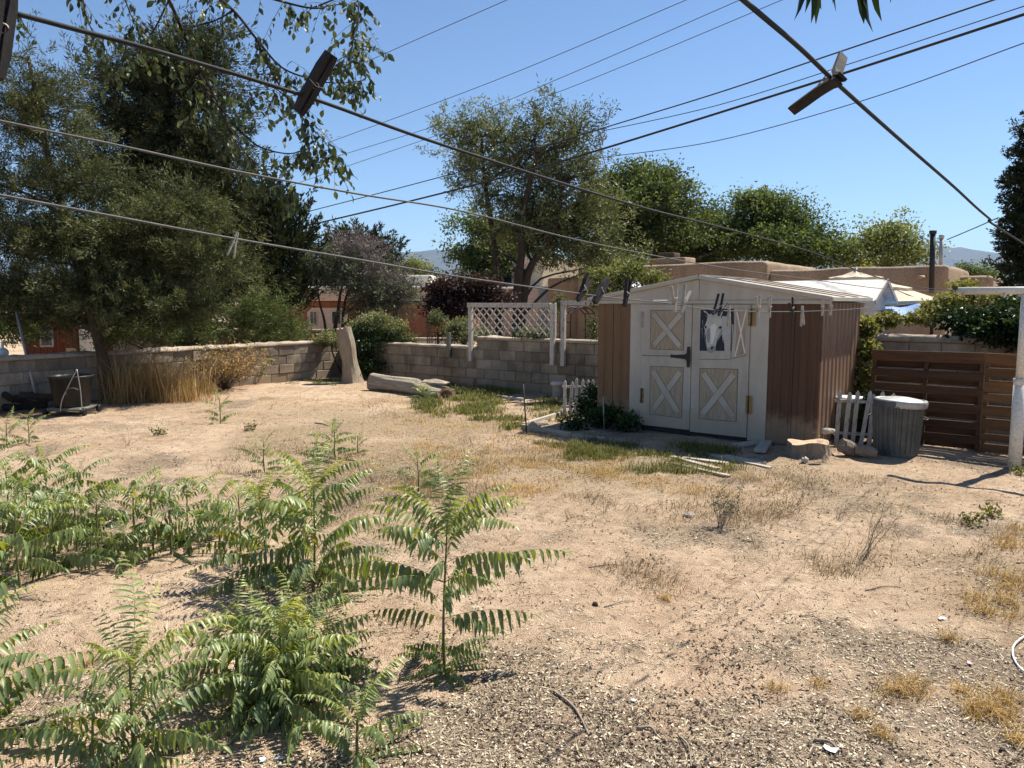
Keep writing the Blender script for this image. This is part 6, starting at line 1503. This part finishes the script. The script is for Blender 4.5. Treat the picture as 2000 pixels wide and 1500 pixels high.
# white stucco house behind the lattice
wc = A_(1058, 560, 38); wt = thing('stucco_house', 'cream stucco house with a slanting parapet between the tree trunks', 'house', (wc.x, wc.y, 0), YAW)
zt2 = A_(1058, 503, 38).z; zl = A_(950, 545, 40).z; z2 = A_(1070, 560, 37).z
def sl(*pts): return [Vector((x, y, z)) for x, y, z in pts]
MB().poly([(-3.6, 0, 0), (0, 0, 0), (0, 0, zt2), (-1.2, 0, zt2), (-3.6, 0, zl)], 5, (0, 1, 0)).build('main_wall', M['cream'], wt, False, .06)
MB().box(-1.3, .12, -.15, .4, zt2 - .32, zt2 + .03).build('cornice', M['cream'], wt, False, .04)
MB().box(-9.0, 1.2, -1.9, -.02, -.1, z2).build('low_wing', M['cream'], wt, False, .08)
for x in (-1.0, -2.1):
    w = MB().box(x - .3, x + .3, -.04, -.005, z2 + .15, z2 + 1.0).build('window', M['polewhite'], wt); MB().box(x - .25, x + .25, -.05, -.041, z2 + .2, z2 + .95).build('pane', M['glass'], w)
cb2 = A_(930, 552, 42); o = thing('stucco_house', 'small cream parapet block seen above the plum tree', 'house', (cb2.x, cb2.y, 0), YAW)
rounded((-.9, .9, 0, 4, 0, A_(930, 540, 42).z), .08, 'cream', 'wall', o, 7)
# terracotta house at left
tc = A_(585, 640, 30); tt = thing('terracotta_house', 'terracotta house with white window surround and pale flat roof band', 'house', (tc.x, tc.y, 0), R(-4))
sx = mpp(30); X = lambda px: (px - 585) * sx; Zp = lambda py: A_(700, py, 30).z
MB().box(X(470), X(900), 0, 8, -.2, Zp(588)).build('main_wall', M['terra'], tt, False, .04)
MB().box(X(460), X(905), -.45, 8.2, Zp(588) + .004, Zp(566)).build('roof_band', M['pink'], tt, False, .05)
MB().box(X(462), X(903), -.5, 8.3, Zp(566) + .004, Zp(560)).build('roof_edge', M['palewall'], tt, False, .03)
MB().poly([(X(602), -.06, -.1), (X(682), -.06, -.1), (X(682), -.06, Zp(610)), (X(672), -.06, Zp(601)), (X(612), -.06, Zp(601)), (X(602), -.06, Zp(610))], .055, (0, 1, 0)).build('window_surround', M['pink'], tt)
for a, b in ((608, 622), (651, 669)):
    w = MB().box(X(a), X(b), -.10, -.065, Zp(633), Zp(608)).build('window', M['palewall'], tt)
    m_ = (a + b) / 2
    for c0, c1 in ((a + 1, m_ - .4), (m_ + .4, b - 1)): MB().box(X(c0), X(c1), -.106, -.101, Zp(632), Zp(609)).build('pane', M['glass'], w)
MB().box(X(790), X(860), -.3, -.01, -.1, Zp(590)).build('porch_wall', M['terra'], tt, False, .1)
MB().box(X(868) - .06, X(868) + .06, -.36, -.32, Zp(615), Zp(595)).build('cross', M['palewall'], tt); MB().box(X(868) - .2, X(868) + .2, -.37, -.361, Zp(604), Zp(601)).build('cross', M['palewall'], tt)
up_ = A_(820, 545, 36); o = thing('stucco_house', 'pale upper storey block behind the grey green tree', 'house', (up_.x, up_.y, 0), R(-4)); MB().box(-2.6, .5, 0, 5, 0, A_(820, 537, 36).z).build('wall', M['palewall'], o, False, .05); MB().box(.2, 2.4, -.5, 4, 0, A_(860, 560, 36).z).build('wall', M['cream'], o, False, .05)
# low neighbour walls
def plain_wall(label, a, b, h, mat, th=.2):
    a = Vector((a.x, a.y)); b = Vector((b.x, b.y)); d = b - a; t = thing('garden_wall', label, 'wall', (a.x, a.y, 0), math.atan2(d.y, d.x))
    MB().box(0, d.length, 0, th, -.1, h).build('wall', M[mat], t, False, .03); MB().box(-.03, d.length + .03, -.03, th + .03, h + .003, h + .08).build('cap', M['coping'], t, False, .02)
plain_wall('pale low wall behind the left block wall below the terracotta house', A_(215, 640, 23), A_(680, 640, 23), .85, 'mortar')
plain_wall('low pale wall in front of the terracotta porch', A_(690, 655, 22.5), A_(915, 655, 22.5), .62, 'palewall')
# red barn board shed at far left with grey door
rc = A_(48, 690, 17.5); rt = thing('wooden_shed', 'red brown board shed behind the left wall', 'shed', (rc.x, rc.y, 0), R(8)); sx2 = mpp(17.5); Wb = 102 * sx2; hb = A_(100, 622, 17.5).z; nb = 17
for i in range(nb):
    MB().box(Wb * i / nb + .003, Wb * (i + 1) / nb - .003, -.02 + .006 * (i % 2), .0, -.05, hb).build('board', M['barnred'], rt)
MB().box(0, Wb, .004, 2.0, -.05, hb).build('core', M['barnred'], rt); MB().box(-.2, Wb + .2, -.25, 2.2, hb + .004, hb + .08).build('roof', M['rust'], rt)
w = MB().box(.36, .66, -.045, -.022, hb * .52, hb * .88).build('window', M['greymetal'], rt); MB().box(.40, .62, -.05, -.046, hb * .55, hb * .85).build('pane', M['glass'], w)
d_ = MB().box(.88, 1.18, -.05, -.022, 0, hb * .9).build('door', M['barnred'], rt); MB().box(.92, 1.14, -.055, -.051, hb * .1, hb * .5).build('door_panel', M['cutwood'], d_)
fc = A_(155, 690, 17.3); o = MB().box(0, 28 * sx2, 0, .4, 0, A_(160, 642, 17.3).z).build('white_appliance', M['polewhite'], None, False, .03); o.location = (fc.x, fc.y, 0); tag(o, 'white metal cabinet standing beside the red board shed', 'cabinet')
# neighbour's little white shed with gable, umbrellas and tarp
ns = A_(1690, 640, 12.6); nt_ = thing('playhouse', 'small white clapboard shed with white roof behind the garden shed', 'shed', (ns.x, ns.y, 0), YAW)
e_z = A_(1690, 585, 12.6).z; p_z = A_(1690, 548, 12.6).z; dW = 1.5
MB().box(-2.0, -.04, .03, dW, 0, e_z - .12).build('wall', M['palewall'], nt_)
nclap = 9
for i in range(nclap): MB().poly([(-.04, 0, .1 + i * (e_z - .1) / nclap), (.0, 0, .1 + i * (e_z - .1) / nclap), (-.03, 0, .1 + (i + 1) * (e_z - .1) / nclap - .004), (-.04, 0, .1 + (i + 1) * (e_z - .1) / nclap - .004)], dW, (0, 1, 0)).build('clapboard', M['palewall'], nt_)
MB().poly([(-.04, .0, e_z), (-.04, dW, e_z), (-.04, dW / 2, p_z - .06)], .03, (1, 0, 0)).build('gable', M['palewall'], nt_)
for y0, nm in ((-.14, 0), (dW + .14, 1)):
    pts = [(-2.1, y0, e_z - .06), (-2.1, dW / 2, p_z), (-2.1, dW / 2, p_z + .035), (-2.1, y0, e_z - .025)]
    MB().poly(pts, 2.25, (1, 0, 0)).build('roof_slope', M['palewall'], nt_)
    MB().bar((.16, y0, e_z - .045), (.16, dW / 2, p_z + .012), .02, .07).build('verge', M['greymetal'], nt_)
def umbrella(label, apex_px, apex_py, Y, Rr, tiers, mat='canvas'):
    a = A_(apex_px, apex_py, Y); t = thing('patio_umbrella', label, 'umbrella', (a.x, a.y, 0), R(20)); n = 8; z = a.z
    for (r0, r1, z0, z1) in tiers:
        V = []; F = []
        for r, zz in ((r0, z0), ((r0 + r1) / 2, (z0 + z1) / 2 - .03), (r1, z1), (r1, z1 - .07)):
            for j in range(n * 2):
                an = math.pi * j / n; k = 1 if j % 2 == 0 else .955; V.append((math.cos(an) * r * k, math.sin(an) * r * k, z + zz - (0 if j % 2 == 0 else .02)))
        m = n * 2
        for i in range(3):
            for j in range(m): F.append((i * m + j, i * m + (j + 1) % m, (i + 1) * m + (j + 1) % m, (i + 1) * m + j))
        obj('canopy', mk_mesh('canopy', V, F, M[mat], False), t)
    rod('mast', [(0, 0, 0), (0, 0, z + .06)], .025, 'greymetal', t)
    for j in range(n): an = 2 * math.pi * j / n; rod('rib', [(0, 0, z - .06), (math.cos(an) * tiers[-1][1] * .97, math.sin(an) * tiers[-1][1] * .97, z + tiers[-1][3] - .03)], .01, 'black', t, 5)
umbrella('large beige tiered patio umbrella behind the white clapboard shed', 1672, 528, 15.8, 1.7, [(.02, .52, 0, -.14), (.42, 1.05, -.17, -.36), (.95, 1.78, -.38, -.62)])
umbrella('white umbrella top peeking over the left roof of the shed', 1242, 549, 16, 1.0, [(.02, .35, 0, -.12), (.28, 1.1, -.13, -.42)], 'litterwhite')
# tarp canopy sagging below the umbrella
ta = A_(1760, 580, 13.2); t = thing('blue_tarp', 'blue tarp canopy hanging below the beige umbrella', 'tarp', (ta.x, ta.y, 0), YAW); V = []; F = []; nu, nv = 14, 8
for i in range(nu):
    for j in range(nv):
        u, v = i / (nu - 1), j / (nv - 1); V.append(((u - .5) * 1.5, v * 1.2, A_(1760, 606, 13.2).z + .10 * v - .10 * math.sin(math.pi * u) * (1 - v) + .02 * math.sin(u * 17 + v * 5)))
for i in range(nu - 1):
    for j in range(nv - 1): F.append((i * nv + j, (i + 1) * nv + j, (i + 1) * nv + j + 1, i * nv + j + 1))
obj('sheet', mk_mesh('sheet', V, F, M['tarp'], True), t)
for u in (-.74, .74): rod('support', [(u, .02, 0), (u, .02, A_(1760, 604, 13.2).z)], .02, 'greymetal', t)
# arched metal trellises in the neighbour garden
def arch(label, px, py, Y, w, h, d, rz):
    p = A_(px, py, Y); t = thing('garden_arch', label, 'garden arch', (p.x, p.y, 0), rz); top = p.z
    prof = [(-w / 2, 0), (-w / 2, top - w * .45), (-w * .42, top - w * .2), (-w * .22, top - .03), (0, top), (w * .22, top - .03), (w * .42, top - w * .2), (w / 2, top - w * .45), (w / 2, 0)]
    for y in (0, d * .5, d): rod('hoop', smooth_path([(x, y, z) for x, z in prof], 4), .014, 'black', t, 6)
    for x, z in prof[1:-1] + [(-w / 2, .6), (w / 2, .6), (-w / 2, 1.0), (w / 2, 1.0)]: rod('rung', [(x, 0, z), (x, d, z)], .009, 'black', t, 5)
arch('dark metal garden arch before the terracotta porch', 808, 588, 21, .95, 2.0, .45, R(20))
arch('dark metal garden arch seen through the open white frame', 1140, 600, 16.0, .7, 1.9, .35, R(35))
# ---- iron garden railing behind the low wall
p = A_(845, 655, 18.4); t = thing('iron_railing', 'dark iron garden railing behind the low part of the back wall', 'railing', (p.x, p.y, 0), YAW)
for i in range(9): rod('bar', [(i * .1, 0, 0), (i * .1, 0, 1.02)], .009, 'black', t, 5)
for z in (.85, 1.0): rod('rail', [(-.02, .014, z), (.82, .014, z)], .010, 'black', t, 5)

# ================================================================== UTILITY CABLES
def cable(label, pix, r, mat='cable', ext=1):
    pts = [A_(px, py, Y) for px, py, Y in pix]
    if ext:
        pts = [pts[0] + (pts[0] - pts[1]) * .35] + pts
    V, F = tube(smooth_path(pts, 8), r, 6); o = obj('utility_cable', mk_mesh('utility_cable', V, F, M[mat], True)); return tag(o, label, 'cable', 'overhead utility cables')
cable('thickest black overhead cable crossing from the right edge to the conifers', [(2000, 28, 13), (1570, 168, 16.5), (1170, 293, 20), (1000, 342, 22), (780, 398, 25), (560, 450, 28)], .026)
cable('overhead cable leaving the top edge at right just above the thick one', [(1940, 0, 14), (1590, 118, 17), (1400, 182, 19), (1172, 252, 22), (900, 335, 26), (560, 424, 30)], .016)
cable('thin overhead cable between the top edge cable and the thick cable', [(2000, 12, 14), (1680, 118, 17), (1400, 206, 19.5), (1176, 256, 22)], .010)
cable('lowest overhead cable coming from the right edge above the trees', [(2000, 84, 14), (1690, 195, 17), (1400, 275, 20), (1190, 306, 23), (1100, 318, 24)], .010)
for lab, pix in (('faint high cable above the overhanging branch', [(990, 0, 35), (740, 110, 40), (480, 228, 46)]), ('faint high cable leaving the top edge at centre', [(1340, 0, 35), (960, 160, 41), (560, 308, 48)]),
                 ('faint high cable, middle of three at the top edge', [(1445, 0, 35), (1100, 150, 41), (900, 230, 45), (560, 335, 50)]), ('faint high cable, right of three at the top edge', [(1527, 0, 35), (1240, 120, 40), (1000, 213, 45), (560, 365, 52)])):
    cable(lab, pix, .017, 'thincable')
cable('short cable from the roof pipe to the right cypress', [(1850, 468, 22.8), (1900, 447, 21), (1950, 425, 19)], .014, 'cable', 0)
lp = [A_(1168, 262, 22), A_(1176, 300, 22), A_(1190, 350, 22.3), A_(1200, 400, 22.5)]
o = obj('service_drop', mk_mesh('service_drop', *tube(smooth_path(lp, 5), .012, 5), M['thincable'], True)); tag(o, 'thin service wire dropping from the cable splice into the trees', 'cable', 'overhead utility cables')
o2 = obj('wire_loop', mk_mesh('wire_loop', *tube([A_(1177 + 8 * math.cos(a), 266 + 8 * math.sin(a), 22) for a in np.linspace(0, 6.283, 20)], .010, 5), M['thincable'], True), o)

# ================================================================== OVERHANGING BRANCHES
def ov_leaf(V, F, val, p, d, L, W, rg, tn):
    up = Vector((rg.normal(), rg.normal(), rg.normal())); side = d.cross(up).normalized(); nrm = side.cross(d); n0 = len(V); q = Vector(p)
    st = [(0, .08), (.25, .82), (.5, 1), (.78, .6), (1, .03)]
    for t, w in st:
        c = q + d * (t * L) + nrm * (.12 * L * math.sin(t * 3)); V.extend([tuple(c + side * W * .5 * w + nrm * W * .14 * w), tuple(c), tuple(c - side * W * .5 * w + nrm * W * .14 * w)])
    for j in range(4): a = n0 + j * 3; b = a + 3; F.extend([(a, a + 1, b + 1, b), (a + 1, a + 2, b + 2, b + 1)]); val.extend([tn, tn])
LM['elm'] = leaf_mat('overhanging_leaf', (0.030, 0.046, 0.026), (0.075, 0.102, 0.055), (0.20, 0.23, 0.13), .26, .4)
def overhang():
    rg = np.random.RandomState(77); Yb = 4.1; base_ = Vector((-4.6, 4.4, -.05))
    t = thing('overhanging_tree', 'tree whose leafy branches hang into the top left corner', 'tree', base_)
    path = smooth_path([base_, base_ + Vector((.1, 0, 1.5)), base_ + Vector((.3, -.05, 3.0)), base_ + Vector((.8, -.1, 4.1))], 5)
    obj('trunk', mk_mesh('trunk', *tube([p - base_ for p in path], [.17 * (1 - .03 * i) for i in range(len(path))], 12, False), M['bark'], True), t)
    top = path[-1]
    tw = [([(-200, -160), (100, -120), (290, -60), (330, 0), (372, 100), (400, 172), (440, 222), (475, 262), (510, 288), (565, 300), (612, 286)], Yb, .012),
          ([(290, -60), (400, -20), (455, 20), (500, 75), (548, 130), (600, 152), (650, 162), (705, 158)], Yb + .1, .010),
          ([(290, -60), (440, -30), (540, 0), (610, 16), (650, 10), (680, 8)], Yb + .2, .009),
          ([(372, 100), (420, 190), (440, 235), (480, 300), (530, 345), (575, 378)], Yb - .15, .007), ([(500, 75), (520, 120), (560, 190), (600, 240), (640, 285), (652, 318)], Yb - .1, .006),
          ([(100, -120), (150, -20), (180, 60), (200, 70)], Yb + .1, .007), ([(-200, -160), (-40, -40), (20, 10), (60, 70)], Yb - .1, .008), ([(200, -80), (240, -10), (262, 40), (300, 70)], Yb, .006),
          ([(455, 20), (420, 40), (350, 60), (290, 90)], Yb, .006), ([(330, 0), (300, 60), (270, 100), (215, 125)], Yb, .005), ([(610, 16), (690, -10), (700, 40), (690, 75), (700, 110)], Yb + .15, .005), ([(600, 152), (640, 130), (690, 100), (715, 90)], Yb, .004), ([(560, 190), (530, 170), (490, 175)], Yb, .004), ([(400, 172), (450, 180), (520, 200)], Yb, .004)]
    mb = MB(); V = []; F = []; val = []; Vb = []; Fb = []; vb = []
    rel = lambda p: p - base_
    mb.tube([rel(p) for p in smooth_path([top, top + Vector((.8, -.1, .25)), A_(-200, -160, Yb)], 5)], [.085 - .005 * i for i in range(11)], 8, False)
    for pix, Y, r in tw:
        pts = smooth_path([A_(px, py, Y + .12 * math.sin(i * 1.7)) for i, (px, py) in enumerate(pix)], 6); k = len(pts)
        mb.tube([rel(p) for p in pts], [max(.0012, r * (1 - .8 * i / (k - 1))) for i in range(k)], 6, False)
        for i in range(k):
            p = pts[i]
            if proj(p) is None or i < k * .12: continue
            for _ in range(rg.poisson(1.35 if i > k * .3 else .9)):
                # short drooping shoot with paired leaves
                d = Vector((rg.normal() * .55, rg.normal() * .6, -.55 + rg.normal() * .35)).normalized(); ln = rg.uniform(.06, .20)
                sh = [p, p + d * ln * .5 + Vector((0, 0, -.005)), p + d * ln + Vector((0, 0, -.03))]; mb.tube([rel(x) for x in sh], [.0016, .0012, .0008], 4, False)
                m = rg.randint(3, 8); tn = rg.uniform(.15, .7)
                for j in range(m):
                    q = sh[0].lerp(sh[2], (j + 1) / m); ld = (d * .3 + Vector((rg.normal() * .5, rg.normal() * .5, -.75))).normalized(); L = rg.uniform(.030, .052)
                    ov_leaf(V, F, val, rel(q), ld, L, L * .55, rg, float(np.clip(tn + rg.normal() * .15, 0, 1)))
    for px, py in ((715, 85), (660, 110), (600, 165), (635, 268), (330, 35), (700, 100)):
        c = A_(px, py, Yb)
        for _ in range(28):
            d = Vector((rg.normal(), rg.normal(), rg.normal() * .7 - .2)).normalized(); ov_leaf(Vb, Fb, vb, rel(c + d * .03 + Vector((rg.normal(), rg.normal(), rg.normal())) * .015), d, .022, .007, rg, rg.uniform(.5, 1))
    mb.build('branches', M['darkbark'], t, True)
    obj('leaves', mk_mesh('leaves', V, F, LM['elm'], False, {'v': np.array(val)}), t)
    fcl = obj('flower_clusters', mk_mesh('flower_clusters', Vb, Fb, LM['cream'], False, {'v': np.array(vb)}), t); stuff(fcl)
overhang()
def hanging_leaves():
    rg = np.random.RandomState(5); Y = 1.7; base_ = Vector((2.6, -1.2, -.05)); t = thing('overhead_tree', 'long narrow leaves hanging into the picture at the top right of centre', 'tree', base_)
    rel = lambda p: p - base_; mb = MB(); top = A_(1640, -330, Y)
    pt = smooth_path([base_, base_ + Vector((0, .1, 1.4)), base_ + Vector((-.1, .6, 2.6)), top + Vector((.2, -.6, .3)), top, A_(1640, -120, Y), A_(1635, -60, Y)], 5); k = len(pt)
    mb.tube([rel(p) for p in pt], [max(.003, .10 * (1 - i / (k - 1)) ** 1.3) for i in range(k)], 8, False); V = []; F = []; val = []
    for a, b in (((1640, -60), (1580, -40)), ((1640, -60), (1710, -45))): mb.tube([rel(A_(*a, Y)), rel(A_(*b, Y))], .002, 4, False)
    for px, y0, y1, w, lean in ((1552, -30, 40, 17, -8), (1562, -35, 18, 14, 3), (1582, -45, 46, 17, 2), (1592, -45, 48, 15, 3), (1603, -45, 18, 12, 6), (1623, -40, 8, 9, 4), (1634, -35, 24, 5, 0), (1688, -45, 46, 16, 0), (1706, -50, 62, 18, 4), (1722, -45, 42, 16, 6), (1736, -40, 6, 9, 6), (1572, -50, 25, 13, -3), (1698, -50, 25, 12, 0)):
        a, b = A_(px - lean, y0 - 30, Y), A_(px + lean * .3, y1, Y); d = (b - a); L = d.length
        ov_leaf(V, F, val, rel(a), d.normalized(), L, w * 1.25 * mpp(Y), np.random.RandomState(int(px) + 3), rg.uniform(.25, .55))
    mb.build('branches', M['darkbark'], t, True); obj('leaves', mk_mesh('leaves', V, F, LM['ivy'], False, {'v': np.array(val)}), t)
hanging_leaves()

# ================================================================== HAZE
hz_ = obj('haze', MB().box(-12500, 12500, -320, 12800, -4, 900).mesh('haze', None)); stuff(hz_); tag(hz_, 'thin blue air haze over the whole valley', 'haze')
hm = bpy.data.materials.new('haze'); hm.use_nodes = True; hn = hm.node_tree; hn.nodes.clear()
ho = hn.nodes.new('ShaderNodeOutputMaterial'); hv = hn.nodes.new('ShaderNodeVolumePrincipled'); hv.inputs['Color'].default_value = (.42, .66, 1, 1); hv.inputs['Density'].default_value = 5.0e-5
hn.links.new(hv.outputs[0], ho.inputs['Volume']); hz_.data.materials.append(hm)
